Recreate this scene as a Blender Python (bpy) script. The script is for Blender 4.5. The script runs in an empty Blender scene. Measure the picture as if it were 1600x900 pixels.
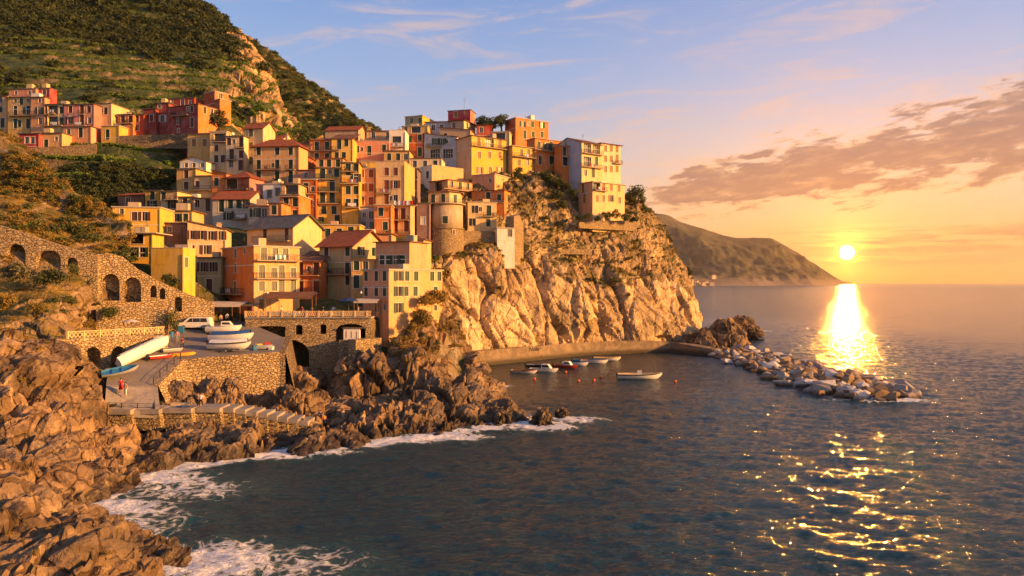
import bpy, bmesh, math, random
import numpy as np
from mathutils import Vector, Matrix

# ------------------------------------------------------------------ camera, sky, sun, exposure
scene = bpy.context.scene
C = scene.collection
rad = math.radians
F, CXP, HYP, H = 1150.0, 800.0, 441.0, 20.0       # focal length (px of the 1600 px photo), horizon row, eye height (m)
def PX(px, Y): return (px - CXP) / F * Y
def PZ(py, Y): return H + (HYP - py) / F * Y
def P(px, py, Y): return Vector((PX(px, Y), Y, PZ(py, Y)))

cam = bpy.data.cameras.new('camera'); cam.sensor_width = 36.0; cam.lens = 36.0 * F / 1600.0
cam.shift_y = -9.0 / 1600.0; cam.clip_start = 0.5; cam.clip_end = 60000
camo = bpy.data.objects.new('camera', cam); C.objects.link(camo)
camo.location = (0, 0, H); camo.rotation_euler = (rad(90), 0, 0); scene.camera = camo

SUN_AZ, SUN_EL = 105.0, 12.0          # low sun that lights the town: azimuth clockwise from +Y
DISC_AZ, DISC_EL = math.degrees(math.atan2(523, 1150)), 2.1
def dirv(az, el):
    a, e = rad(az), rad(el)
    return Vector((math.sin(a) * math.cos(e), math.cos(a) * math.cos(e), math.sin(e)))
sun = bpy.data.lights.new('sun', 'SUN'); sun.energy = 5.0; sun.angle = rad(0.6); sun.color = (1.0, 0.46, 0.11)
suno = bpy.data.objects.new('sun', sun); C.objects.link(suno)
suno.rotation_euler = dirv(SUN_AZ, SUN_EL).to_track_quat('Z', 'Y').to_euler(); suno.location = (80, 20, 90)

scene.view_settings.view_transform = 'Standard'; scene.view_settings.look = 'None'
scene.view_settings.exposure = 1.18; scene.view_settings.gamma = 1.0
try: scene.view_settings.use_curve_mapping = False
except Exception: pass
scene.cycles.use_adaptive_sampling = True; scene.cycles.adaptive_threshold = 0.025; scene.cycles.max_bounces = 5; scene.cycles.diffuse_bounces = 2; scene.cycles.glossy_bounces = 2
scene.cycles.volume_bounces = 0; scene.cycles.sample_clamp_indirect = 8.0
try:
    scene.cycles.use_denoising = True; scene.cycles.denoiser = 'OPENIMAGEDENOISE'
except Exception: pass

class NT:
    """small helper that writes node graphs"""
    def __init__(s, tree): s.t = tree; s.n = tree.nodes; s.l = tree.links
    def new(s, kind, **kw):
        n = s.n.new(kind)
        for k, v in kw.items():
            setattr(n, k, v)
        return n
    def put(s, sock, v):
        if v is None: return
        if isinstance(v, bpy.types.NodeSocket): s.l.new(v, sock)
        elif isinstance(v, (tuple, list)) and sock.type == 'RGBA' and len(v) == 3: sock.default_value = (*v, 1)
        else: sock.default_value = v
    def m(s, op, a, b=None, c=None, clamp=False):
        n = s.new('ShaderNodeMath', operation=op); n.use_clamp = clamp
        for i, v in enumerate((a, b, c)): s.put(n.inputs[i], v)
        return n.outputs[0]
    def vm(s, op, a, b=None, sc=None):
        n = s.new('ShaderNodeVectorMath', operation=op); s.put(n.inputs[0], a)
        if b is not None: s.put(n.inputs[1], b)
        if sc is not None: s.put(n.inputs['Scale'], sc)
        return n.outputs['Value'] if op in ('DOT_PRODUCT', 'LENGTH', 'DISTANCE') else n.outputs[0]
    def mix(s, f, a, b, blend='MIX'):
        n = s.new('ShaderNodeMix', data_type='RGBA', blend_type=blend); n.clamp_factor = True
        s.put(n.inputs[0], f); s.put(n.inputs[6], a); s.put(n.inputs[7], b)
        return n.outputs[2]
    def ramp(s, f, stops, interp='LINEAR'):
        n = s.new('ShaderNodeValToRGB'); cr = n.color_ramp; cr.interpolation = interp
        while len(cr.elements) < len(stops): cr.elements.new(0.5)
        for e, (p, c) in zip(cr.elements, stops):
            e.position = p; e.color = (*c, 1) if len(c) == 3 else c
        s.put(n.inputs[0], f); return n.outputs[0]
    def step(s, v, a, b, lo=0.0, hi=1.0, kind='SMOOTHSTEP'):
        n = s.new('ShaderNodeMapRange', interpolation_type=kind); s.put(n.inputs[0], v)
        for i, q in enumerate((a, b, lo, hi)): s.put(n.inputs[i + 1], q)
        return n.outputs[0]
    def noise(s, vec, scale, detail=4.0, rough=0.55, dist=0.0, ntype='FBM', w=None):
        n = s.new('ShaderNodeTexNoise'); n.noise_dimensions = '3D'
        if ntype != 'FBM': n.noise_type = ntype
        s.put(n.inputs['Vector'], vec); n.inputs['Scale'].default_value = scale
        n.inputs['Detail'].default_value = detail; n.inputs['Roughness'].default_value = rough
        n.inputs['Distortion'].default_value = dist
        return n.outputs[0]
    def vor(s, vec, scale, feature='F1', out='Distance', rnd=1.0):
        n = s.new('ShaderNodeTexVoronoi', feature=feature); s.put(n.inputs['Vector'], vec)
        n.inputs['Scale'].default_value = scale; n.inputs['Randomness'].default_value = rnd
        return n.outputs[out]
    def xyz(s, v):
        n = s.new('ShaderNodeSeparateXYZ'); s.put(n.inputs[0], v); return n.outputs
    def comb(s, x, y, z):
        n = s.new('ShaderNodeCombineXYZ')
        for i, v in enumerate((x, y, z)): s.put(n.inputs[i], v)
        return n.outputs[0]

world = bpy.data.worlds.new('World'); scene.world = world; world.use_nodes = True
SKY_K = 0.405
def build_sky():
    g = NT(world.node_tree); g.n.clear()
    d = g.vm('NORMALIZE', g.new('ShaderNodeTexCoord').outputs['Generated'])
    x, y, z = g.xyz(d)
    az = g.m('MULTIPLY', g.m('ARCTAN2', x, y), 57.2958)
    el = g.m('MULTIPLY', g.m('ARCSINE', z), 57.2958)
    ela = g.m('ABSOLUTE', el)
    S = dirv(DISC_AZ, DISC_EL)
    ca = g.vm('DOT_PRODUCT', d, tuple(S))
    ang = g.m('MULTIPLY', g.m('ARCCOSINE', g.m('MINIMUM', ca, 0.9999999)), 57.2958)
    sky = g.new('ShaderNodeTexSky', sky_type='NISHITA'); sky.sun_disc = False
    sky.sun_elevation = rad(SUN_EL); sky.sun_rotation = rad(SUN_AZ); sky.altitude = 20
    sky.air_density = 1.0; sky.dust_density = 2.0; sky.ozone_density = 2.0
    nish = g.vm('SCALE', sky.outputs[0], sc=0.03)
    # dusk colours by height above the horizon; warmer toward the sun
    t = g.m('DIVIDE', ela, 60.0)
    cool = g.ramp(t, [(0.0, (0.60, 0.33, 0.21)), (0.06, (0.78, 0.46, 0.30)), (0.13, (0.72, 0.52, 0.46)), (0.19, (0.52, 0.50, 0.60)),
                      (0.26, (0.32, 0.44, 0.72)), (0.36, (0.18, 0.33, 0.68)), (0.6, (0.12, 0.22, 0.44)), (1.0, (0.09, 0.16, 0.34))])
    warm = g.ramp(t, [(0.0, (0.95, 0.32, 0.055)), (0.05, (1.0, 0.42, 0.10)), (0.10, (1.0, 0.53, 0.20)), (0.16, (0.86, 0.58, 0.42)),
                      (0.23, (0.54, 0.53, 0.66)), (0.34, (0.28, 0.41, 0.70)), (0.6, (0.13, 0.23, 0.46)), (1.0, (0.09, 0.16, 0.34))])
    wf = g.step(ang, 4.0, 28.0, 1.0, 0.0)
    base = g.mix(wf, cool, warm)
    base = g.vm('ADD', g.vm('SCALE', base, sc=SKY_K*0.86), nish)
    # cirrus: long thin wisps
    cv = g.comb(g.m('MULTIPLY', az, 0.055), g.m('ADD', g.m('MULTIPLY', el, 0.30), g.m('MULTIPLY', az, -0.02)), 3.9)
    c1 = g.noise(cv, 1.7, 5, 0.64, 0.9)
    cv2 = g.comb(g.m('MULTIPLY', az, 0.022), g.m('MULTIPLY', el, 0.07), 9.4)
    c2 = g.noise(cv2, 1.7, 2, 0.5)
    ci = g.m('MULTIPLY', g.step(c1, 0.46, 0.74), g.step(c2, 0.34, 0.54))
    ci = g.m('MULTIPLY', ci, g.step(el, 3.0, 8.0))
    cic = g.ramp(t, [(0.0, (1.0, 0.62, 0.30)), (0.14, (0.98, 0.62, 0.42)), (0.25, (0.86, 0.60, 0.52)), (0.45, (0.70, 0.60, 0.62)), (1, (0.5, 0.5, 0.58))])
    col = g.mix(g.m('MULTIPLY', ci, 0.8), base, g.vm('SCALE', cic, sc=SKY_K))
    # the long broken cloud bank over the sea
    mid = g.m('ADD', 6.5, g.m('MULTIPLY', g.m('SUBTRACT', az, 10.0), 0.13))
    half = g.m('ADD', 2.1, g.m('MULTIPLY', g.m('SUBTRACT', g.m('MINIMUM', az, 60.0), 10.0), 0.075))
    dev = g.m('DIVIDE', g.m('ABSOLUTE', g.m('SUBTRACT', el, mid)), g.m('MAXIMUM', half, 0.6))
    env = g.m('MULTIPLY', g.step(dev, 0.0, 1.75, 1.0, 0.0), g.step(az, 3.0, 16.0))
    env = g.m('MULTIPLY', env, g.step(az, 70.0, 100.0, 1.0, 0.0))
    bv = g.comb(g.m('MULTIPLY', az, 0.17), g.m('SUBTRACT', g.m('MULTIPLY', el, 0.66), g.m('MULTIPLY', az, 0.07)), 2.6)
    b1 = g.noise(bv, 2.1, 6, 0.62, 0.3)
    bank = g.step(g.m('ADD', b1, g.m('MULTIPLY', g.m('SUBTRACT', env, 0.60), 0.55)), 0.40, 0.64)
    bank = g.m('MULTIPLY', bank, g.step(env, 0.05, 0.35))
    # low streaks by the horizon
    sv = g.comb(g.m('MULTIPLY', az, 0.07), g.m('MULTIPLY', el, 1.05), 7.7)
    s1 = g.noise(sv, 1.6, 4, 0.6, 0.2)
    st = g.m('MULTIPLY', g.step(s1, 0.40, 0.52), g.m('MULTIPLY', g.step(el, 0.5, 1.5), g.step(el, 3.0, 5.0, 1.0, 0.0)))
    st = g.m('MULTIPLY', st, g.step(az, 6.0, 29.0, 0.2, 1.0))
    bar = g.m('MULTIPLY', g.m('MULTIPLY', g.step(el, 1.5, 2.0), g.step(el, 2.5, 3.3, 1.0, 0.0)), g.m('MULTIPLY', g.step(az, 25.5, 30.0), g.step(g.m('ADD', s1, g.m('MULTIPLY', b1, 0.5)), 0.58, 0.78)))
    st = g.m('MAXIMUM', st, bar)
    dens = g.m('MAXIMUM', bank, g.m('MULTIPLY', st, 0.9))
    core_cool = g.ramp(g.m('DIVIDE', ela, 20.0), [(0.0, (0.56, 0.24, 0.12)), (0.15, (0.46, 0.22, 0.15)), (0.35, (0.47, 0.235, 0.16)), (0.6, (0.39, 0.24, 0.205)), (1.0, (0.34, 0.28, 0.31))])
    rim = g.ramp(g.m('DIVIDE', ela, 20.0), [(0.0, (1.1, 0.50, 0.11)), (0.3, (1.3, 0.68, 0.26)), (0.7, (1.15, 0.66, 0.44)), (1.0, (0.92, 0.64, 0.56))])
    b2 = g.noise(bv, 3.6, 3, 0.55)
    cc = g.mix(g.step(g.m('ADD', dens, g.m('MULTIPLY', g.m('SUBTRACT', b2, 0.5), 1.2)), 0.32, 1.1), rim, core_cool)
    col = g.mix(g.m('MULTIPLY', dens, 0.92), col, g.vm('SCALE', cc, sc=SKY_K))
    # glow round the sun and its disc
    gl = g.m('ADD', g.m('MULTIPLY', g.m('EXPONENT', g.m('MULTIPLY', ang, -0.17)), 0.40),
             g.m('MULTIPLY', g.m('EXPONENT', g.m('MULTIPLY', ang, -0.75)), 1.5))
    gl = g.m('ADD', gl, g.m('MULTIPLY', g.m('EXPONENT', g.m('MULTIPLY', ang, -2.2)), 10.0))
    glow = g.vm('SCALE', (1.0, 0.27, 0.02), sc=g.m('MULTIPLY', gl, g.m('SUBTRACT', 1.0, g.m('MULTIPLY', dens, 0.65))))
    col = g.vm('ADD', col, glow)
    disc = g.step(ang, 0.10, 0.50, 1.0, 0.0)
    col = g.vm('ADD', col, g.vm('SCALE', (1.0, 0.44, 0.06), sc=g.m('MULTIPLY', disc, 8000.0)))
    bg = g.new('ShaderNodeBackground'); g.put(bg.inputs[0], col); bg.inputs[1].default_value = 1.0
    out = g.new('ShaderNodeOutputWorld'); g.l.new(bg.outputs[0], out.inputs[0])
build_sky()
world.cycles.sampling_method = 'MANUAL'; world.cycles.sample_map_resolution = 1024

# ------------------------------------------------------------------ numeric noise
def _h(ix, iy, iz, s):
    n = (ix.astype(np.int64) * 374761393 + iy.astype(np.int64) * 668265263 + iz.astype(np.int64) * 2147483647 + s * 1274126177) & 0xFFFFFFFF
    n = ((n ^ (n >> 13)) * 1274126177) & 0xFFFFFFFF
    n = ((n ^ (n >> 16)) * 2246822519) & 0xFFFFFFFF
    return ((n ^ (n >> 15)) & 0xFFFFFF) / float(0x1000000)
def vnoise(p, s=0):
    i = np.floor(p).astype(np.int64); f = p - i; f = f * f * f * (f * (f * 6 - 15) + 10)
    r = 0.0
    for dx in (0, 1):
        wx = f[:, 0] if dx else 1 - f[:, 0]
        for dy in (0, 1):
            wy = f[:, 1] if dy else 1 - f[:, 1]
            for dz in (0, 1):
                wz = f[:, 2] if dz else 1 - f[:, 2]
                r = r + wx * wy * wz * _h(i[:, 0] + dx, i[:, 1] + dy, i[:, 2] + dz, s)
    return r * 2 - 1
def fbm(p, oct=4, s=0, gain=0.5):
    a, r = 1.0, 0.0
    for k in range(oct):
        r = r + a * vnoise(p * (2.03 ** k) + 17.3 * k, s + k); a *= gain
    return r
def worley(p, s=0):
    """nearest and second distance, offset to the nearest cell point, three random numbers of that cell"""
    i = np.floor(p).astype(np.int64); n = len(p)
    d1 = np.full(n, 9.0); d2 = np.full(n, 9.0); off = np.zeros((n, 3)); rid = np.zeros((n, 3), np.int64)
    for dx in (-1, 0, 1):
        for dy in (-1, 0, 1):
            for dz in (-1, 0, 1):
                cx, cy, cz = i[:, 0] + dx, i[:, 1] + dy, i[:, 2] + dz
                q = np.stack([cx + _h(cx, cy, cz, s), cy + _h(cx, cy, cz, s + 1), cz + _h(cx, cy, cz, s + 2)], 1)
                v = p - q; d = np.sqrt((v * v).sum(1))
                nearer = d < d1
                d2 = np.where(nearer, d1, np.minimum(d2, d)); d1 = np.where(nearer, d, d1)
                off[nearer] = v[nearer]; rid[nearer] = np.stack([cx, cy, cz], 1)[nearer]
    rnd = np.stack([_h(rid[:, 0], rid[:, 1], rid[:, 2], s + 7 + k) for k in range(3)], 1)
    return d1, d2, off, rnd
def facets(p, size, s=0, tilt=1.0, crack=0.25, stretch=(1, 1, 1)):
    """broken rock: every cell is a tilted block with a crack round it; about -1..1"""
    q = p / size * np.array(stretch)
    q = q + 0.18 * np.stack([vnoise(q * 1.7, s + 40), vnoise(q * 1.7, s + 41), vnoise(q * 1.7, s + 42)], 1)
    d1, d2, off, r = worley(q, s)
    h = (r[:, 0] * 2 - 1) * 0.55 + ((off * (r * 2 - 1)).sum(1)) * tilt
    return h - crack * np.clip(1 - (d2 - d1) / 0.16, 0, 1)

def beds(p, nrm_, T, s=0):
    """tilted layers of rock: saw-tooth ledges, uneven along the bed; about -1..1"""
    t = p @ np.array(nrm_) / T + 0.8 * fbm(p / (T * 5), 2, s) + 0.25 * vnoise(p / T, s + 9)
    k = np.floor(t); f = t - k; r = _h(k, k * 0 + s, np.floor((p[:, 0] - p[:, 1]) / (T * 6) + 0.3 * r_like(k)), s)
    return (f ** 1.6) * 2 - 1 + (r - 0.5) * 1.4
def r_like(k): return _h(k, k * 0, k * 0, 77)
def cracks(p, size, s=0, stretch=(1, 1, 1), w=0.07):
    q = p / size * np.array(stretch); q = q + 0.22 * np.stack([vnoise(q * 1.3, s + 40), vnoise(q * 1.3, s + 41), vnoise(q * 1.3, s + 42)], 1)
    d1, d2, off, r = worley(q, s); return np.clip(1 - (d2 - d1) / w, 0, 1)
# ------------------------------------------------------------------ mesh helpers
def grid_mesh(name, V, mat, smooth=False, attrs=None):
    """V: rows x columns x 3"""
    R, K, _ = V.shape
    me = bpy.data.meshes.new(name); me.vertices.add(R * K)
    me.vertices.foreach_set('co', V.reshape(-1).astype(np.float32))
    idx = np.arange(R * K).reshape(R, K)
    q = np.stack([idx[:-1, :-1], idx[:-1, 1:], idx[1:, 1:], idx[1:, :-1]], -1).reshape(-1)
    nf = (R - 1) * (K - 1)
    me.loops.add(nf * 4); me.loops.foreach_set('vertex_index', q.astype(np.int32))
    me.polygons.add(nf); me.polygons.foreach_set('loop_start', np.arange(0, nf * 4, 4, dtype=np.int32))
    me.update(calc_edges=True)
    me.polygons.foreach_set('use_smooth', np.full(nf, smooth))
    if attrs:
        for k, a in attrs.items():
            at = me.attributes.new(k, 'FLOAT', 'POINT'); at.data.foreach_set('value', a.reshape(-1).astype(np.float32))
    me.materials.append(mat)
    return me
def link(name, me, parent=None, loc=None, rotz=None):
    o = bpy.data.objects.new(name, me); C.objects.link(o)
    if parent is not None: o.parent = parent
    if loc is not None: o.location = loc
    if rotz is not None: o.rotation_euler = (0, 0, rotz)
    return o
def tag(o, label, cat, group=None):
    o['label'] = label; o['category'] = cat
    if group: o['group'] = group
    return o
def structure(o): o['kind'] = 'structure'; return o
def stuff(o): o['kind'] = 'stuff'; return o
def empty(name, loc, rotz=0.0):
    o = bpy.data.objects.new(name, None); C.objects.link(o); o.location = loc; o.rotation_euler = (0, 0, rotz)
    o.empty_display_size = 0.5
    return o

class MB:
    """collects boxes, tubes and lofts; build() links them as one mesh"""
    def __init__(s): s.v = []; s.f = []; s.mi = []
    def add(s, vs, fs, mi=0):
        b = len(s.v); s.v += [tuple(v) for v in vs]
        for f in fs: s.f.append(tuple(b + k for k in f)); s.mi.append(mi)
    def quad(s, a, b, c, d, mi=0): s.add([a, b, c, d], [(0, 1, 2, 3)], mi)
    def box(s, lo, hi, mi=0):
        x0, y0, z0 = lo; x1, y1, z1 = hi
        s.add([(x0,y0,z0),(x1,y0,z0),(x1,y1,z0),(x0,y1,z0),(x0,y0,z1),(x1,y0,z1),(x1,y1,z1),(x0,y1,z1)],
              [(3,2,1,0),(4,5,6,7),(0,1,5,4),(1,2,6,5),(2,3,7,6),(3,0,4,7)], mi)
    def bar(s, a, b, w, h=None, mi=0):
        h = h or w; a, b = Vector(a), Vector(b); d = (b - a).normalized()
        up = Vector((0,0,1)) if abs(d.z) < 0.95 else Vector((0,1,0))
        sx = d.cross(up).normalized() * (w/2); sz = sx.cross(d).normalized() * (h/2)
        vs = [a-sx-sz, a+sx-sz, a+sx+sz, a-sx+sz, b-sx-sz, b+sx-sz, b+sx+sz, b-sx+sz]
        s.add(vs, [(0,1,2,3),(7,6,5,4),(0,4,5,1),(1,5,6,2),(2,6,7,3),(3,7,4,0)], mi)
    def tube(s, pts, rr, n=6, mi=0, cap=True):
        pts = [Vector(p) for p in pts]; rings = []
        for k, p in enumerate(pts):
            d = (pts[min(k+1, len(pts)-1)] - pts[max(k-1, 0)]).normalized()
            up = Vector((0,0,1)) if abs(d.z) < 0.9 else Vector((0,1,0))
            u = d.cross(up).normalized(); w = u.cross(d)
            r = rr[k] if isinstance(rr, (list, tuple)) else rr
            rings.append([p + (u*math.cos(a) + w*math.sin(a))*r for a in [2*math.pi*j/n for j in range(n)]])
        s.loft(rings, mi, cap)
    def loft(s, rings, mi=0, cap=True, closed=True):
        n = len(rings[0]); vs = [v for r in rings for v in r]; fs = []
        for k in range(len(rings)-1):
            for j in range(n if closed else n-1):
                a = k*n+j; b = k*n+(j+1) % n
                fs.append((a, b, b+n, a+n))
        if cap and closed:
            fs.append(tuple(range(n-1, -1, -1))); fs.append(tuple(range((len(rings)-1)*n, len(rings)*n)))
        s.add(vs, fs, mi)
    def mesh(s, name, mats, smooth=False):
        me = bpy.data.meshes.new(name); me.from_pydata(s.v, [], s.f)
        mats = mats if isinstance(mats, (list, tuple)) else [mats]
        for m in mats: me.materials.append(m)
        if len(mats) > 1: me.polygons.foreach_set('material_index', np.array(s.mi, np.int32))
        if smooth: me.polygons.foreach_set('use_smooth', np.full(len(s.f), True))
        me.update(); return me
    def build(s, name, mats, parent=None, smooth=False):
        return link(name, s.mesh(name, mats, smooth), parent)

def cr(pts, t):
    """Catmull-Rom through rows of pts (n, ...) at parameters t (0..n-1)"""
    n = len(pts); e = np.concatenate([pts[:1] * 2 - pts[1:2], pts, pts[-1:] * 2 - pts[-2:-1]])
    i = np.clip(np.floor(t).astype(int), 0, n - 2); f = (t - i).reshape((-1,) + (1,) * (pts.ndim - 1))
    p0, p1, p2, p3 = e[i], e[i+1], e[i+2], e[i+3]
    return 0.5 * (2*p1 + (p2-p0)*f + (2*p0-5*p1+4*p2-p3)*f*f + (3*p1-p0-3*p2+p3)*f**3)
def loft_grid(rows, nr, nc):
    """rows of (px, py, Y) picks -> dense world-space grid"""
    A = np.array([[tuple(P(*q)) for q in r] for r in rows], float)
    A = cr(A, np.linspace(0, len(rows) - 1, nr))
    return np.ascontiguousarray(np.swapaxes(cr(np.swapaxes(A, 0, 1), np.linspace(0, A.shape[1] - 1, nc)), 0, 1))
def grid_normals(V):
    du = np.gradient(V, axis=1); dv = np.gradient(V, axis=0)
    n = np.cross(du, dv); n /= np.maximum(np.linalg.norm(n, axis=2, keepdims=True), 1e-9)
    return n
def displace(V, fn, flip=1.0):
    n = grid_normals(V) * flip; h = fn(V.reshape(-1, 3)).reshape(V.shape[:2])
    return V + n * h[..., None]

# ------------------------------------------------------------------ materials
MATS = {}
def mat(name, fn):
    if name in MATS: return MATS[name]
    m = bpy.data.materials.new(name); m.use_nodes = True
    g = NT(m.node_tree); b = g.n['Principled BSDF']; fn(g, b); MATS[name] = m
    return m
def bump(g, b, hgt, strength=0.5, dist=0.1):
    n = g.new('ShaderNodeBump'); n.inputs['Strength'].default_value = strength; n.inputs['Distance'].default_value = dist
    g.put(n.inputs['Height'], hgt); g.l.new(n.outputs[0], b.inputs['Normal'])
def pos(g): return g.new('ShaderNodeNewGeometry').outputs['Position']
def nrm(g): return g.new('ShaderNodeNewGeometry').outputs['Normal']
def objco(g): return g.new('ShaderNodeTexCoord').outputs['Object']
def spec(b, v):
    b.inputs['Specular IOR Level'].default_value = v

def rock_mat(name, c1, c2, c3, veg=0.0, wet=True, vegcol=((0.045, 0.06, 0.015), (0.12, 0.10, 0.025)), scale=1.0, strata=0.25, crackdark=0.55):
    def fn(g, b):
        p = pos(g)
        n1 = g.noise(p, 0.09 * scale, 2, 0.6); n2 = g.noise(p, 0.55 * scale, 4, 0.68, 0.4); n3 = g.noise(p, 3.1 * scale, 3, 0.7)
        col = g.mix(g.step(n1, 0.38, 0.62), c1, c2)
        col = g.mix(g.m('MULTIPLY', g.step(n2, 0.5, 0.72), 0.7), col, c3)
        # tilted bedding
        x, y, z = g.xyz(p)
        sv = g.comb(g.m('MULTIPLY', x, 0.25), g.m('MULTIPLY', y, 0.25), g.m('ADD', z, g.m('MULTIPLY', x, 0.55)))
        s1 = g.noise(sv, 1.3 * scale, 3, 0.6, 0.3)
        col = g.mix(g.m('MULTIPLY', g.step(s1, 0.45, 0.6), strata), col, (c1[0]*0.45, c1[1]*0.42, c1[2]*0.42))
        e1 = g.vor(g.comb(x, y, g.m('MULTIPLY', z, 0.8)), 0.42 * scale, 'DISTANCE_TO_EDGE')
        e1 = g.m('ADD', e1, g.m('MULTIPLY', g.m('SUBTRACT', n2, 0.5), 0.35))
        crack = g.step(e1, 0.0, 0.045, 1.0, 0.0)
        col = g.mix(g.m('MULTIPLY', crack, crackdark), col, (c1[0]*0.25, c1[1]*0.22, c1[2]*0.2))
        vb = g.xyz(g.vor(g.vm('ADD', p, g.vm('SCALE', g.comb(n2, n2, n2), sc=2.5)), 0.28 * scale, 'F1', 'Color'))
        col = g.vm('SCALE', col, sc=g.m('ADD', 0.62, g.m('MULTIPLY', vb[0], 0.75)))
        col = g.mix(g.m('MULTIPLY', g.step(vb[1], 0.6, 0.9), 0.5), col, g.vm('MULTIPLY', col, (0.85, 0.92, 1.05)))
        col = g.mix(g.m('MULTIPLY', g.step(n3, 0.42, 0.72), 0.45), col, g.vm('SCALE', col, sc=1.5))
        col = g.mix(g.m('MULTIPLY', g.step(n3, 0.32, 0.48, 1.0, 0.0), 0.35), col, g.vm('SCALE', col, sc=0.55))
        rough = 0.9
        if veg > 0:
            nz = g.xyz(nrm(g))[2]
            vn = g.noise(p, 0.16, 3, 0.65)
            f = g.m('ADD', g.m('MULTIPLY', nz, 0.55), g.m('ADD', vn, veg - 1.0))
            vf = g.step(f, 0.0, 0.14)
            vc = g.mix(g.step(g.noise(p, 0.35, 3, 0.7), 0.4, 0.62), vegcol[0], vegcol[1])
            vc = g.mix(g.m('MULTIPLY', g.step(n3, 0.3, 0.55, 1.0, 0.0), 0.6), vc, g.vm('SCALE', vc, sc=0.4))
            col = g.mix(vf, col, vc)
        if wet:
            wz = g.step(g.m('ADD', z, g.m('MULTIPLY', g.m('SUBTRACT', n2, 0.5), 2.4)), 0.7, 1.9, 1.0, 0.0)
            col = g.mix(g.m('MULTIPLY', wz, 0.75), col, (0.018, 0.014, 0.010))
            g.put(b.inputs['Roughness'], g.step(wz, 0, 1, 0.9, 0.35, 'LINEAR'))
        else: b.inputs['Roughness'].default_value = 0.9
        g.put(b.inputs['Base Color'], col); spec(b, 0.25)
        hh = g.m('ADD', g.m('MULTIPLY', n3, 0.5), g.m('SUBTRACT', g.m('MULTIPLY', n2, 0.9), g.m('MULTIPLY', crack, 0.5)))
        bump(g, b, hh, 0.9, 0.35 / scale)
    return mat(name, fn)

ROCK = rock_mat('shore_rock', (0.23, 0.145, 0.078), (0.15, 0.105, 0.068), (0.38, 0.255, 0.135), veg=0.0, strata=0.45, crackdark=0.75)
ROCK_SHRUB = rock_mat('shrubby_rock', (0.27, 0.18, 0.095), (0.19, 0.13, 0.075), (0.42, 0.29, 0.15), veg=0.20, vegcol=((0.10, 0.085, 0.02), (0.27, 0.175, 0.04)))
CLIFF = rock_mat('cliff_rock', (0.49, 0.34, 0.175), (0.37, 0.25, 0.13), (0.61, 0.45, 0.25), veg=-0.1, strata=0.2, scale=0.5, crackdark=0.3)
HILL_ROCK = rock_mat('hill_rock', (0.40, 0.265, 0.135), (0.28, 0.19, 0.10), (0.50, 0.35, 0.18), veg=0.0, wet=False, scale=0.4)
CLIFF_VEG = rock_mat('cliff_scrub', (0.34, 0.235, 0.125), (0.25, 0.17, 0.095), (0.46, 0.33, 0.18), veg=0.27, scale=0.8, vegcol=((0.07, 0.075, 0.018), (0.19, 0.13, 0.03)))
# ------------------------------------------------------------------ terrain
rng = np.random.default_rng(7)
def rbf(pts, lam=0.3):
    """thin-plate height field through (x, y, z) points"""
    A = np.array(pts, float); X = A[:, :2]; n = len(A)
    def phi(d): return np.where(d > 1e-9, d * d * np.log(np.maximum(d, 1e-9)), 0.0)
    K = phi(np.linalg.norm(X[:, None] - X[None], axis=2)) + lam * np.eye(n)
    T = np.concatenate([np.ones((n, 1)), X], 1)
    M = np.block([[K, T], [T.T, np.zeros((3, 3))]])
    w = np.linalg.solve(M, np.concatenate([A[:, 2], np.zeros(3)]))
    def f(x, y):
        sh = x.shape; q = np.stack([x.ravel(), y.ravel()], 1); out = np.empty(len(q))
        for i in range(0, len(q), 20000):
            c = q[i:i+20000]
            out[i:i+20000] = phi(np.linalg.norm(c[:, None] - X[None], axis=2)) @ w[:n] + w[n] + c @ w[n+1:]
        return out.reshape(sh)
    return f
def seaY(py): return H * F / (py - HYP)
def sea_pt(px, py, z=0.0):
    Y = seaY(py); return (PX(px, Y), Y, z)

# --- the shore: rocks from the near ledge to the spit below the village
shore_pts = []
for q in [(0,770,47),(60,790,46),(110,800,48),(200,838,50),(0,900,40),(150,900,41.5),(-120,760,47),(-120,900,40),(60,840,44),
          (260,880,49.5),
          (20,772,60),(70,775,62),(0,700,68),(100,725,68),(200,738,73),(-120,700,66),
          (0,640,74),(80,650,76),(150,665,80),(250,692,83),(330,704,85),(-120,620,74),
          (0,560,80),(60,560,84),(120,590,86),(160,628,88),(165,655,87),(-120,545,78),
          (250,672,88),(320,664,90),(400,668,92),(450,672,93),(500,668,95),(240,660,92),(330,655,96),(400,655,98),
          (560,664,97),(540,640,102),(640,640,102),(600,660,98),(690,606,110),(735,604,115),(735,640,106),(765,652,106),
          (620,548,133),(665,548,138),(700,560,140),(600,565,126),(560,575,122),(530,606,118),(660,590,118),(640,610,112),
          (745,590,128),(735,575,140),(690,575,130),
          (480,580,140),(440,585,140),(250,600,103),(300,620,100),(360,632,100),(430,640,100),(250,620,97),(520,560,142),(612,546,121),(638,538,122),(660,492,128),(690,442,134),(680,500,129),(655,545,117),(705,520,146),(620,558,117),(700,470,146)]:
    p = P(*q); shore_pts.append((p.x, p.y, p.z))
coast = [(310,905),(215,842),(128,803),(150,785),(240,742),(350,717),(440,706),(520,697),(600,689),(680,679),(760,667),(800,652)]
for px, py in coast:
    shore_pts.append(sea_pt(px, py, -0.1))
for px, py in coast[:4]: 
    x, y, _ = sea_pt(px, py); shore_pts.append((x + 6, y + 1.0, -4)); 
for px, py in coast[4:11]:
    x, y, _ = sea_pt(px, py); shore_pts.append((x + 3, y - 6, -4))
for px, py, z in [(805,645,-3),(790,628,-1.5),(775,606,-1.0),(765,590,-1),(830,640,-4),(520,622,-0.8),(560,630,-0.8),(600,632,-0.4),(480,610,-0.6),(820,600,-4),(860,620,-4)]:
    shore_pts.append(sea_pt(px, py, z))
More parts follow.
